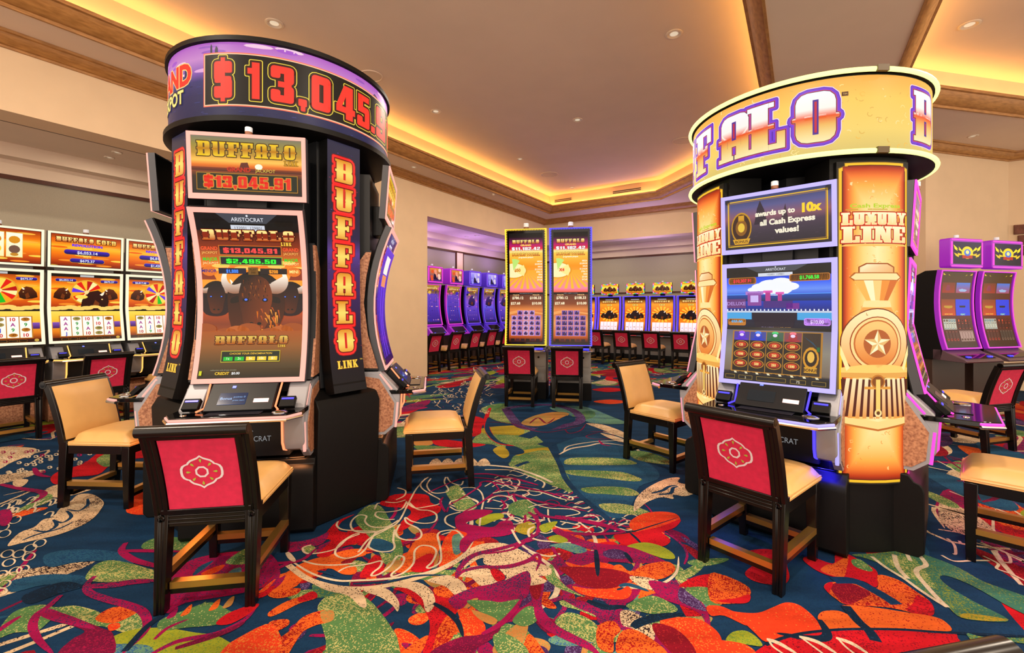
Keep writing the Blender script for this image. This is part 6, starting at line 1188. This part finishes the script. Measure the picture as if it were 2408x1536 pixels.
TR = thing('sign_tower', 'round tower with glowing yellow ring sign and locomotive columns', 'casino sign tower', (CR[0], CR[1], 0))
mb = MB(); mb.lathe([(.001, 0), (.34, 0), (.34, 2.38), (.001, 2.38)], mat('tower_core', '0d1117', .5), n=8); mb.build('core', TR)
LIME = led('lime_glow', 'f6ff9a', 1.5)
for nm, z in (('lower_rim', 2.375), ('upper_rim', 2.85)):
    mb = MB(); mb.lathe([(.3, z-.012), (RR_-.02, z-.012), (RR_+.005, z-.008), (RR_+.005, z+.012), (RR_-.03, z+.014)], BLACK, n=72); o = mb.build(nm, TR)
    mb = MB(); mb.lathe([(RR_+.016+.013*math.cos(t), z+.002+.015*math.sin(t)) for t in [k*PI/4 for k in range(9)]], LIME, n=72); mb.build('glow_tube', o)
    aa = dang(2068, CR, RR_); mb = MB(); mb.slab(drum_map(RR_+.03, aa-.045, z), 0, .066, -.016, .02, -.012, .006, mat('clip_plate', '4a3a1c', .4), 4); mb.build('clip_plate', o)
mb = MB(); mb.lathe([(RR_-.01, 2.37), (RR_-.01, 2.85), (RR_-.1, 2.85)], BLACK, n=72)
b0 = AR-PI; uR = lambda px: ((dang(px, CR, RR_)-b0) % (2*PI))*RR_
HB = .445; a = Art(2*PI*RR_, HB, cu=.055); a.eps = .0005; W_ = a.W
a.grad(0, 0, W_, HB, [(0, 'd8c070'), (.3, 'f0d070'), (.7, 'ffcb62'), (1, 'f8b050')]); a.up()
r = random.Random(5)
for k in range(420):
    x = r.random()*W_; y = r.random()*HB; a.wedge(x, y, .012, .017, r.random()*6, r.random()*6, r.choice(['f0be58', 'e8c060', 'f8dc8a', 'e0b458', 'ffe09a']), 4)
a.up(); pr = lambda t: mixc('f4e6b0', 'ecc46a', t/.3) if t < .3 else (mixc('ecc46a', 'e8541c', (t-.3)/.2) if t < .51 else mixc('fff0e0', 'f4f0f4', (t-.51)/.49))
L0 = a.L
for c, p0, p1 in (('F', 1633, 1668), ('A', 1684, 1734), ('L', 1748, 1838), ('O', 1850, 1962), ('B', 2142, 2190)):
    x0, x1 = uR(p0), uR(p1); 
    if c == 'B': x1 = x0+.24
    if c == 'F': x0 = x1-.24
    if c == 'A': x0 = max(x0, x1-.25); x1 = x0+.25
    w0 = GLY[c][0]; a.L = L0
    a.slabtext(c, (x0+x1)/2, .075, .30, pr, [(.03, 'e8d0f0'), (.025, '5a1aa8'), (.021, '7a3ad0'), (.007, 'e84a2a'), (.004, '3a1060')], '4a1a90', (x1-x0)/(w0*.30), hole2='c81a3a')
for c, k in (('F', 1), ('U', 2), ('B', 3)):
    a.L = L0; a.slabtext(c, uR(1690)-.24-.27*k, .075, .30, pr, [(.03, 'e8d0f0'), (.025, '5a1aa8'), (.021, '7a3ad0'), (.007, 'e84a2a'), (.004, '3a1060')], '4a1a90', 1.3)
a.L = L0; a.rect(uR(1967), .33, uR(1983), .355, '5a2a18').up(); a.text('TM', uR(1975), .336, .012, 'e8c070')
mb.art(a, drum_map(RR_-.008, b0, 2.385), SIGN); mb.build('ring_sign', TR, fixn=False)
def loco(W, H):
    a = Art(W, H); a.rect(0, 0, W, H, '14100c').up(); cx = W/2; y_ = 'ffc22a'
    def cut(m, c):
        k = W*.07; a.poly([(m+k, m), (W-m-k, m), (W-m-k, m+k*.6), (W-m, m+k), (W-m, H-m-k), (W-m-k, H-m-k*.6), (W-m-k, H-m), (m+k, H-m), (m+k, H-m-k*.6), (m, H-m-k), (m, m+k), (m+k, m+k*.6)], c).up()
    cut(.008, '8a6a1c'); cut(.012, y_); cut(.026, '4a1a08')
    a.L += 1
    ST = [(.0, '8a1c04'), (.012, 'c8400c'), (.03, 'f0782a'), (.06, 'ffb04a'), (.11, 'ffd682'), (.185, 'ffe9a8')]
    for (m0, c0), (m1, c1) in zip(ST, ST[1:]):
        b0, b1 = .03+m0, .03+m1; e0, e1 = .03+m0*1.9, .03+m1*1.9
        o = [(b0, e0), (W-b0, e0), (W-b0, H-e0), (b0, H-e0)]; n_ = [(b1, e1), (W-b1, e1), (W-b1, H-e1), (b1, H-e1)]
        for k in range(4): a.poly([o[k], o[(k+1) % 4], n_[(k+1) % 4], n_[k]], [c0, c0, c1, c1])
    a.rect(.215, .03+.185*1.9, W-.215, H-.03-.185*1.9, ST[-1][1])
    a.up()
    r = random.Random(2)
    for k in range(170):
        x = .06+r.random()*(W-.12); y = .06+r.random()*(H-.12); a.wedge(x, y, .008, .012, r.random()*6, r.random()*6, r.choice(['f0a858', 'ffc878', 'f09848', 'ffd898']), 3)
    a.up(); a.text('Cash Express', cx, H*.855, H*.012, 'b8d030', .03, 1.7, wmax=W*.8); a.rect(W*.1, H*.848, W*.9, H*.851, 'c8a030')
    for s_, y, h, xs in (('luXuRY', .803, .036, 1.36), ('lINE', .748, .048, 1.72)):
        a.slabtext(s_, cx, H*y, H*h, lambda t: mixc('ffd890', 'fff2c8', t), [(.009, '7a1804'), (.006, 'e8481c'), (.002, 'fff0c0')], None, xs, .07)
        a.L -= 4
    a.L += 4
    a.poly([(W*.1, H*.742), (W*.9, H*.742), (W*.97, H*.736), (W*.03, H*.736)], 'ffc060'); a.up()
    Z = lambda t: (lambda x, y: mixc('ffe9b0', 'd8782a', min(1, abs((x-cx)/(W*.45))**1.3*1.05)) if t == 0 else mixc('fff4c8', 'e89a40', min(1, abs((x-cx+W*.1)/(W*.4)))))
    ch = lambda *ps: [(cx+p*W, H*q) for p, q in ps]
    a.poly(ch((-.25, .655), (-.25, .672), (-.15, .684), (.15, .684), (.25, .672), (.25, .655)), 'a8541c').up()
    a.poly(ch((-.23, .655), (-.23, .670), (-.14, .680), (.14, .680), (.23, .670), (.23, .655)), Z(1))
    a.poly(ch((-.36, .640), (-.3, .655), (.3, .655), (.36, .640), (.3, .628), (-.3, .628)), 'b8641c').up(); a.poly(ch((-.34, .640), (-.28, .652), (.28, .652), (.34, .640), (.29, .632), (-.29, .632)), 'ffe0a0')
    for k in range(5):
        x0, x1 = -.3+.12*k, -.3+.12*(k+1); a.poly(ch((x0*.5, .568), (x1*.5, .568), (x1, .630), (x0, .630)), ['ffb858', 'fff0c0', 'ffcf80', 'f0963c', 'd8702a'][k])
    a.up(); a.poly(ch((-.2, .548), (-.18, .566), (.18, .566), (.2, .548)), 'ffe09a'); a.poly(ch((-.24, .53), (-.2, .547), (.2, .547), (.24, .53)), 'f0a850'); a.rect(cx-W*.15, H*.524, cx+W*.15, H*.53, 'c87830'); a.up()
    R_ = W*.47; cy = H*.435
    a.ell(cx, cy-.0, R_, R_*1.03, '7a2a0c', 36).up(); a.ell(cx, cy, R_*.97, R_, lambda x, y: mixc('f0a048', 'ffe9b0', min(1, max(0, (y-cy)/R_*.6+.5))), 36).up()
    a.ell(cx, cy, R_*.76, R_*.79, 'a84a18', 32).up(); a.ell(cx, cy, R_*.73, R_*.76, 'ffd890', 32).up(); a.ell(cx, cy, R_*.66, R_*.69, 'c86a2a', 32).up(); a.ell(cx, cy, R_*.62, R_*.65, lambda x, y: mixc('e8883a', 'ffc878', min(1, max(0, (y-cy)/R_+.5))), 32).up()
    a.ell(cx, cy, R_*.40, R_*.41, 'b8602a', 26).up(); st = [(R_*(.40 if k % 2 == 0 else .17)*math.sin(k*PI/5), R_*(.40 if k % 2 == 0 else .17)*math.cos(k*PI/5)) for k in range(10)]
    for k in range(5):
        i = 2*k; a.poly([(cx, cy), (cx+st[i-1][0], cy+st[i-1][1]), (cx+st[i][0], cy+st[i][1])], 'fff0c0'); a.poly([(cx, cy), (cx+st[i][0], cy+st[i][1]), (cx+st[(i+1) % 10][0], cy+st[(i+1) % 10][1])], 'e8b870')
    a.up(); a.poly(ch((-.46, .345), (.46, .345), (.46, .36), (.2, .37), (-.2, .37), (-.46, .36)), 'ffd070'); a.up(); a.rect(cx-W*.46, H*.33, cx+W*.46, H*.345, 'e8a850')
    a.poly(ch((-.46, .325), (.46, .325), (.44, .21), (-.44, .21)), '5a1a08'); a.up()
    for k in range(11):
        x = -.44+.088*k; a.poly(ch((x*.86-.022, .328), (x*.86+.024, .328), (x+.02, .205), (x-.03, .205)), lambda X, Y: mixc('e89a48', 'ffe9b8', min(1, max(0, (Y-H*.205)/(H*.12)))))
    a.up(); a.poly(ch((-.46, .21), (0, .195), (.46, .21), (.46, .19), (0, .172), (-.46, .19)), 'ffd88a'); a.poly(ch((-.46, .19), (0, .172), (.46, .19), (.46, .184), (0, .166), (-.46, .184)), 'c8702a'); a.up()
    a.ell(cx, H*.318, W*.10, H*.022, 'c87a2a', 16).up(); a.ell(cx, H*.318, W*.08, H*.017, '8a4a14', 16).up(); a.rect(cx-W*.03, H*.22, cx+W*.03, H*.325, 'ffd070'); a.rect(cx-W*.18, H*.295, cx+W*.18, H*.303, 'e8a040'); a.ell(cx, H*.222, W*.05, H*.012, 'ffe0a0', 12).up(); a.ell(cx, H*.222, W*.025, H*.006, '6a3a14', 10)
    for sx in (-1, 1): a.poly(ch((sx*.36, .36), (sx*.47, .43), (sx*.47, .40), (sx*.40, .35))[::sx], 'ffe8a0')
    return a
CPZ0, CPZ1 = .415, 2.335
def loco_sign(ang, parent):
    ca, sa = math.cos(ang), math.sin(ang); W = .435; S = surf([(.722, CPZ0), (.722, CPZ1)], W); Rc = .72
    def fn(u, v, h):                      # gently bowed face
        x = u-W/2; bow = -.5*x*x/.7
        d = .705+bow+h; return (d*ca-x*sa, d*sa+x*ca, CPZ0+v)
    mb = MB(); mb.slab(lambda u, v, h: fn(v, u, h), 0, CPZ1-CPZ0, 0, W, -.05, 0, BLACK, 6)
    a = loco(W, CPZ1-CPZ0); a.cu = .09; mb.art(a, lambda u, v, h: fn(u, v, h+.002), SIGN)
    return mb.build('column_sign', parent, fixn=False, smooth=25)
for k in range(4):
    ang = AR+PI/4+k*PI/2; loco_sign(ang, TR)
    ca, sa = math.cos(ang), math.sin(ang)
    mb = MB()
    hw2 = .238; pts = [(-hw2, .42)]+[(-hw2+2*hw2*i/8, .683-.5*(-hw2+2*hw2*i/8)**2/.7) for i in range(9)]+[(hw2, .42)]
    mb.prism(pts, 0, 2.37, BLACK, lambda t, d, z: (d*ca-t*sa, d*sa+t*ca, z)); o = mb.build('corner_column', TR)

# ---------------------------------------------------------------- machines on the towers
def at_tower(c, ang, s_): return (c[0]+s_*math.cos(ang), c[1]+s_*math.sin(ang), 0)
def link_machine(label, ang, art1=art_portrait, art2=art_grand_topper):
    t = thing('slot_machine', label, 'slot machine', at_tower(CL, ang, .80), ang+PI/2, 'slot machines of the dollar total tower')
    lower_body(t, .36, ORANGELED, PINKLED, footd=.03, spill=((1, .35, .12), 1.5))
    monitor(t, 'main_monitor', arc(.0, .985, .05, 2.085, .11), .665, .03, PINKLED, art1, .06)
    monitor(t, 'top_monitor', [(.0, 2.15), (.03, 2.56)], .69, .022, PINKLED, art2, .05, bb=.034)
    mb = MB(); dbox(mb, -.09, .09, -.30, -.05, 2.06, 2.3, SATIN); dbox(mb, -.30, .30, -.30, -.12, .9, 2.5, mat('tower_core', '0d1117', .5)); mb.build('monitor_mount', t, .004)
    candle(t, .0, 2.565); return t
link_machine('portrait slot machine with pink edge light and buffalo picture facing the camera', AL)
def art_violet(W, H):
    a = art_portrait(W, H); a.rect(0, 0, W, H*.895, ('2a1a5a', '5a3ac8')).up()
    for k in range(7): a.line([(W*(.1+.1*k), H*.05), (W*(.3+.06*k), H*.3), (W*(.2+.1*k), H*.55), (W*(.4+.05*k), H*.8)], W*.03, ['7a4af0', '3a2a9a', 'a06aff'][k % 3])
    a.up(); a.rect(W*.3, H*.7, W*.75, H*.84, 'fff0e0'); a.rect(W*.3, H*.6, W*.75, H*.69, 'e8a040'); return a
link_machine('curved slot machine seen edge on at the right of the dollar total tower', AL+PI/2, art_violet)
link_machine('slot machine seen from its dark back at the left of the dollar total tower', AL-PI/2)
def express_machine(label, ang, ledm, rim, art1=art_train, art2=art_express_topper):
    t = thing('slot_machine', label, 'slot machine', at_tower(CR, ang, .655), ang+PI/2, 'slot machines of the locomotive tower')
    lower_body(t, .345, ledm, rim, footd=.05, bk=-.30, dx=.07, spill=(hx({'blue_led': '2a20ff', 'magenta_led': 'ff2ab0'}.get(ledm.name, 'ff3a3a'))[:3], 2.5))
    monitor(t, 'main_monitor', [(.05, .955), (-.03, 1.35), (-.015, 1.765)], .655, .028, rim, art1, .06, cv=.395)
    monitor(t, 'top_monitor', [(-.01, 1.83), (.01, 2.225)], .655, .024, rim, art2, .05, bb=.03)
    mb = MB(); dbox(mb, -.09, .09, -.20, -.05, 1.75, 2.0, SATIN); dbox(mb, -.30, .30, -.22, -.10, .9, 2.25, mat('tower_core', '0d1117', .5)); mb.build('monitor_mount', t, .004)
    candle(t, .0, 2.228); return t
express_machine('slot machine with blue edge light and train picture below the yellow ring sign', AR, BLUELED, LAVLED)
express_machine('magenta lit slot machine seen from its side at the right of the locomotive tower', AR+PI/2, MAGLED, MAGLED)
express_machine('slot machine turned away at the left of the locomotive tower', AR-PI/2, mat('red_led', 'ff4a4a', .4, emit=1.2, ecol='ff4a4a'), led('rose_led', 'ff9ab0', 1.0))

# ---------------------------------------------------------------- amber row in the left alcove
NA = math.atan2(-.541, .841)              # direction the left rows face
def gold_machine(label, p, art1, art2, rows='amber slot machines in the left alcove'):
    t = thing('slot_machine', label, 'slot machine', R(p, -1.15), NA+PI/2, rows)
    lower_body(t, .36, AMBLED, AMBLED, logo=False, side=False, footd=-.12, footm=CORK)
    monitor(t, 'main_monitor', [(.04, 1.02), (-.05, 1.45), (-.03, 1.955)], .755, .032, CREAMLED, art1, .07, cv=.44)
    monitor(t, 'top_monitor', [(-.03, 2.0), (-.01, 2.46)], .755, .024, CREAMLED, art2, .05)
    mb = MB(); dbox(mb, -.3, .3, -.5, -.11, .5, 2.3, GREYBODY); mb.build('cabinet', t, .006); candle(t, -.08, 2.46, .03, .07); return t
gold_machine('amber slot machine with white reels on its top screen, at the left edge', -6.07, art_gold_main(('$6,053.14', '$675.37'), seed=2), art_gold_topper('', '', True))
gold_machine('amber slot machine with $6,053.14 on its top screen', -5.28, art_gold_main(('$6,053.14', '$675.37'), True, 1), art_gold_topper('$6,053.14', '$675.37'))
gold_machine('amber slot machine half hidden behind the left tower, a fortune wheel on screen', -4.49, art_gold_main(('$6,817.40', '$1,420.16'), seed=4), art_gold_topper('$6,817.40', '$1,420.16'))

# ---------------------------------------------------------------- pair of tall machines in the middle
def tall_machine(label, loc, colr, beads, wl, seed):
    t = thing('slot_machine', label, 'slot machine', loc, math.radians(-9.3), 'tall paired slot machines')
    W = .665; prof = arc(.03, .88, .03, 2.76, .09, 20); S = surf(prof, W); H = S.H
    mb = MB(); mb.slab(S, 0, W, 0, H, -.09, 0, GLOSS, 20); mo = mb.build('tall_monitor', t, .006)
    ledm = led(colr+'_bead_led', beads, 1.5)
    mb = MB(); mb.frame(S, W, H, .012, -.03, .014, ledm, 20, o=.006)
    for i in range(70):
        v = H*(i+.5)/70
        for u in (.022, W-.022): mb.slab(S, u-.006, u+.006, v-.006, v+.006, .004, .012, ledm, 1)
    for i in range(26):
        u = W*(i+.5)/26; mb.slab(S, u-.006, u+.006, H-.028, H-.016, .004, .012, ledm, 1)
    mb.build('bead_lights', mo)
    mb = MB(); m = .06; a = art_tall(wl, seed)(W-2*m, H-.12); a.cv = .1; mb.art(a, lambda u, v, h: S(u+m, v+.05, h+.002), SCREEN); mb.build('screen', mo, fixn=False, smooth=0)
    mb = MB(); dbox(mb, -.32, .32, -.55, -.08, .27, .84, GREYBODY); dbox(mb, -.30, .30, -.085, -.075, .30, .50, GREYBODY); dbox(mb, -.30, .30, -.085, -.075, .53, .74, GREYBODY); c = mb.build('cabinet', t, .006)
    mb = MB(); mb.lathe([(.018, 0), (.016, .006), (.001, .006)], GLOSS, (0, 0, 0), 12, fn=lambda x, y, z: D(.2+x, -.074+z, .68+y)); mb.build('door_lock', c)
    mb = MB(); dbox(mb, -.33, .33, -.55, -.05, 0, .27, BLACK); mb.build('plinth', t, .004)
    mb = MB(); mb.prism([(-.335, -.1), (-.335, .12), (-.28, .2), (.28, .2), (.335, .12), (.335, -.1)], .79, .82, GLOSS, lambda x, d, z: D(x, d, z)); dk = mb.build('button_deck', t, .004)
    mb = MB(); mb.tube([D(x, d, .80) for x, d in ((-.34, -.05), (-.34, .12), (-.28, .205), (.28, .205), (.34, .12), (.34, -.05))], .013, CHROME, 8); mb.build('deck_edge', dk)
    mb = MB(); dbox(mb, .16, .29, .06, .15, .82, .845, mat('reader_glow', '3c3cff', .3, emit=.8, sample=False)); mb.build('spin_button', dk, .003)
    mb = MB(); dbox(mb, -.3, .3, -.5, -.09, .82, 2.7, BLACK); mb.build('rear_cabinet', t, .006)
    candle(t, -.06, 2.76, .042, .1); return t
T1 = tall_machine('tall slot machine edged in yellow bead lights', (.222, 7.3, 0), 'yellow', 'ffc83a', '$50', 0)
T2 = tall_machine('tall slot machine edged in blue bead lights', (.933, 7.185, 0), 'blue', '5a50ff', 'X4', 1)

# ---------------------------------------------------------------- purple row seen through the opening
def hood_machine(label, loc, rz, grp, ledm, body, art1, art2, z=(.80, 1.05, 2.13, 2.16, 2.59), W=.62, deep=.5, deckm=None):
    t = thing('slot_machine', label, 'slot machine', loc, rz, grp); zd, z0, z1, z2, z3 = z
    prof = arc(.06, z0, .0, z1, .07, 10); S = surf(prof, W)
    mb = MB(); mb.prism([(d-.03, q) for d, q in prof]+[(-.2, z1), (-deep, z1-.1), (-deep, zd), (.0, zd)], -W/2-.01, W/2+.01, BLACK, lambda d, q, x: D(x, d, q)); mb.build('cabinet', t, .004)
    mb = MB(); mb.frame(S, W, S.H, .026 if deckm else .035, -.04, .015, body, 10, bt=.02, bb=.02, o=.012); mb.frame(S, W, S.H, .012, .01, .02, ledm, 10); mo = mb.build('monitor_frame', t)
    mb = MB(); a = art1(W-.08, S.H-.05); a.cv = .12; mb.art(a, lambda u, v, h: S(u+.04, v+.025, h+.004), SCREEN); mb.build('screen', mo, fixn=False, smooth=0)
    Wt = W*.94; mb = MB(); mb.prism(rr(-Wt/2, z2, Wt/2, z3, .03, 3), -.04 if deckm else -.16, .10, body, lambda x, q, d: D(x, d, q)); tb = mb.build('top_box', t, .006)
    mb = MB(); mb.prism(rr(-Wt/2+.02, z2+.012, Wt/2-.02, z2+.03, .0), .1, .106, ledm, lambda x, q, d: D(x, d, q)); mb.prism(rr(-Wt/2+.02, z3-.03, Wt/2-.02, z3-.012, .0), .1, .106, ledm, lambda x, q, d: D(x, d, q))
    for sx in (-1, 1): mb.prism(rr(sx*(Wt/2-.025)-.012, z2+.05, sx*(Wt/2-.03)+.012, z3-.05, .0), .1, .106, ledm, lambda x, q, d: D(x, d, q))
    mb.build('top_box_lights', tb)
    mb = MB(); bq = .09 if deckm else .14; a = art2(Wt-bq, z3-z2-.10); mb.art(a, lambda u, v, h: D(u-(Wt-bq)/2, .104+h, z2+.05+v), SCREEN); mb.build('top_screen', tb, fixn=False, smooth=0)
    mb = MB(); mb.prism([(-deep, 0), (-.12, 0), (-.12, zd), (-deep, zd)], -W/2+.02, W/2-.02, mat('dark_bronze', '3a2a22', .4), lambda d, q, x: D(x, d, q)); mb.build('base', t, .004)
    mb = MB(); mb.prism([(-.1, zd), (.30, zd-.02), (.32, zd), (.28, zd+.03), (.08, z0-.04), (.02, z0), (-.1, z0)], -W/2-.01, W/2+.01, deckm or body, lambda d, q, x: D(x, d, q)); dk = mb.build('button_deck', t, .006)
    mb = MB(); mb.prism([(.12, z0-.065), (.27, zd+.036), (.275, zd+.042), (.122, z0-.058)], -W*.4, W*.4, GLOSS, lambda d, q, x: D(x, d, q))
    mb.build('deck_panel', dk)
    for sx in (-.3, .3):
        mb = MB(); mb.lathe([(.001, .02), (.03, .018), (.036, 0)], mat('reader_glow', '3c3cff', .3, emit=.8, sample=False), D(sx*W, .24, zd+.05), 14); mb.build('deck_button', dk)
    candle(t, -.03, z3, .03, .07); return t
PURB = mat('purple_plastic', '4a2ab0', .35, emit=.3, ecol='5a34d8', sample=False); MAGB = mat('magenta_plastic', '8a20b0', .35, emit=.28, ecol='a828d8', sample=False)
for k, (p, nm) in enumerate(((1.56, 'purple slot machine cut off by the pier edge, first of its row'), (2.42, 'purple slot machine second from the pier edge'), (3.27, 'violet slot machine in the middle of the purple row'), (4.12, 'violet slot machine fourth from the pier edge'), (4.97, 'violet slot machine half hidden by the yellow edged tall machine'))):
    hood_machine(nm, R(p, -1.28), NA+PI/2, 'purple slot machines behind the opening', MAGLED if k < 2 else PURLED, MAGB if k < 2 else PURB, art_purple(k+1), art_topbox('5a2a8a', 'e8a040', 'e86a3a') if k < 2 else art_topbox('4a3ac0', 'c8b8ff', 'a8a0f0'))
# ---------------------------------------------------------------- blue-lit row in front of the back wall
RAINB = None
def blue_machine(label, q, seed):
    t = thing('slot_machine', label, 'slot machine', R(5.2, q), ROOM_A-PI/2, 'blue lit slot machines at the back wall')
    W = .70; prof = arc(.10, .80, .0, 1.83, .05, 8); S = surf(prof, W)
    mb = MB(); mb.slab(S, 0, W, 0, S.H, -.1, 0, BLACK, 8); mo = mb.build('monitor', t, .004)
    mb = MB()
    for u in (0, .03): mb.slab(S, u, u+.014, 0, S.H, -.01, .02, BLUELED if u else PURLED, 8); mb.slab(S, W-u-.014, W-u, 0, S.H, -.01, .02, BLUELED if u else PURLED, 8)
    mb.slab(S, 0, W, S.H-.014, S.H, -.01, .02, BLUELED, 2); mb.build('edge_lights', mo)
    mb = MB(); a = art_small_buffalo(seed)(W-.12, S.H-.05); a.cv = .15; mb.art(a, lambda u, v, h: S(u+.06, v+.02, h+.002), SCREEN); mb.build('screen', mo, fixn=False, smooth=0)
    mb = MB(); dbox(mb, -.25, .25, -.12, -.04, 1.90, 2.19, BLACK); dbox(mb, -.06, .06, -.12, -.06, 1.78, 1.92, BLACK); tp = mb.build('topper', t, .004)
    mb = MB(); cs = ['ff3a3a', 'ffd23a', '3aff5a', '3a8aff', 'ff6ae0']
    n = 12
    for k in range(n):
        m = led('rainbow_led_%s' % 'abcde'[k % 5], cs[k % 5], 1.3); x0 = -.25+.5*k/n
        dbox(mb, x0, x0+.5/n, -.045, -.03, 2.172, 2.19, m); dbox(mb, x0, x0+.5/n, -.045, -.03, 1.90, 1.918, led('rainbow_led_%s' % 'abcde'[(k+2) % 5], cs[(k+2) % 5], 1.3))
        if k < 6:
            for sx in (-1, 1): dbox(mb, sx*.241-.009, sx*.241+.009, -.045, -.03, 1.918+.254*k/6, 1.918+.254*(k+1)/6, led('rainbow_led_%s' % 'abcde'[(k+sx) % 5], cs[(k+sx) % 5], 1.3))
    mb.build('topper_lights', tp)
    mb = MB(); a = art_three_bison(.46, .25); mb.art(a, lambda u, v, h: D(u-.23, -.036+h, 1.92+v), SCREEN); mb.build('topper_screen', tp, fixn=False, smooth=0)
    mb = MB(); dbox(mb, -.33, .33, -.5, -.08, .2, .72, GREYBODY); dbox(mb, -.33, .33, -.5, -.06, 0, .2, BLACK); mb.build('cabinet', t, .005)
    mb = MB(); mb.prism([(-.12, .70), (.24, .70), (.25, .73), (.1, .80), (-.12, .80)], -.35, .35, GLOSS, lambda d, z, x: D(x, d, z)); dk = mb.build('button_deck', t, .004)
    mb = MB(); dbox(mb, -.05, .1, .15, .22, .742, .752, mat('red_button', 'd82a2a', .3, emit=.5)); mb.build('spin_button', dk)
    candle(t, -.08, 2.19, .025, .05); return t
for k, (q, nm) in enumerate(((1.46, 'blue lit slot machine mostly hidden behind the blue edged tall machine'), (2.2, 'blue lit slot machine nearest the tall pair at the back wall'), (2.95, 'blue lit slot machine second from the tall pair'), (3.69, 'blue lit slot machine third from the tall pair'), (4.43, 'blue lit slot machine partly behind the locomotive tower'))):
    blue_machine(nm, q, k+1)
# ---------------------------------------------------------------- magenta pair at the far right
for k, nm in enumerate(('magenta topped slot machine nearer the locomotive tower, left of the far right pair', 'magenta topped slot machine at the far right, right of the pair')):
    hood_machine(nm, (6.54+.814*k, 6.6+.206*k, 0), math.radians(14.2), 'magenta topped slot machines', MAGLED, MAGB, art_cascade(1+3*k), art_topbox('1a1a3a', '2a2450', 'ffffff', True), z=(.73, .88, 2.03, 2.06, 2.48), W=.70, deep=.4, deckm=mat('bronze_deck', '6a5560', .3, .3))

# ---------------------------------------------------------------- chairs
g0 = 'chairs at the two towers'
chair('black framed chair with crimson back in front of the left tower', -1.52, 2.449, 99, g0)
chair('tan leather chair left of the left tower, its front showing', -3.024, 3.50, -3.3, g0)
chair('tan leather chair right of the left tower, seen from the side', -.631, 3.852, 190.7, g0)
chair('black framed chair with crimson back in front of the locomotive tower', 1.44, 2.62, 39, g0)
chair('tan leather chair left of the locomotive tower, facing right', 1.437, 4.312, -51.9, g0)
chair('tan seated chair cut by the right edge beside the locomotive tower', 2.96, 2.576, 134, g0)
chair('dark chair top rail poking up at the bottom right edge', .64, .288, -78.5)
chair('crimson backed chair at the far left edge before the amber slots', -5.68, 5.07, 147.25, 'chairs at the amber slots')
chair('crimson backed chair behind the tan chair, before the $6,053.14 slot', -5.25, 5.73, 147.25, 'chairs at the amber slots')
chair('chair showing only its seat between the amber slots and left tower', -4.83, 6.40, 147.25, 'chairs at the amber slots')
chair('crimson backed chair before the yellow edged tall machine', .155, 7.01, 80.7, 'chairs at the tall pair')
chair('crimson backed chair before the blue edged tall machine', .855, 6.90, 80.7, 'chairs at the tall pair')
for p, nm in ((.455, 'crimson backed chair cut off by the pier edge before the purple slots'), (1.195, 'second crimson chair from the pier edge before the purple slots'), (1.965, 'third crimson chair from the pier edge before the purple slots'), (2.69, 'fourth crimson chair from the pier edge before the purple slots'), (3.43, 'fifth crimson chair from the pier edge, beside the yellow edged tall machine')):
    v = R(p, -.5); chair(nm, v.x, v.y, 147.25, 'chairs at the purple slots')
for q, nm in ((2.2, 'crimson chair peeking out right of the blue edged tall machine'), (2.94, 'crimson chair second from the tall pair before the blue lit slots'), (3.69, 'crimson chair third from the tall pair before the blue lit slots'), (4.41, 'crimson chair before the blue lit slots, nearest the locomotive tower')):
    v = R(4.425, q); chair(nm, v.x, v.y, math.degrees(ROOM_A), 'chairs at the blue lit slots')
chair('crimson backed chair at the right edge before the magenta topped slots', 4.9, 4.85, 105)
# coloured spill from the lit cabinets
for p in (1.6, 3.3, 5.0): area('purple_spill', R(p, -1.35, 2.7), .5, 11, (.5, .3, 1), (0, 0, 1))
area('blue_spill', R(5.35, 3.2, 2.3), .5, 26, (.55, .4, 1), (0, 0, 1))
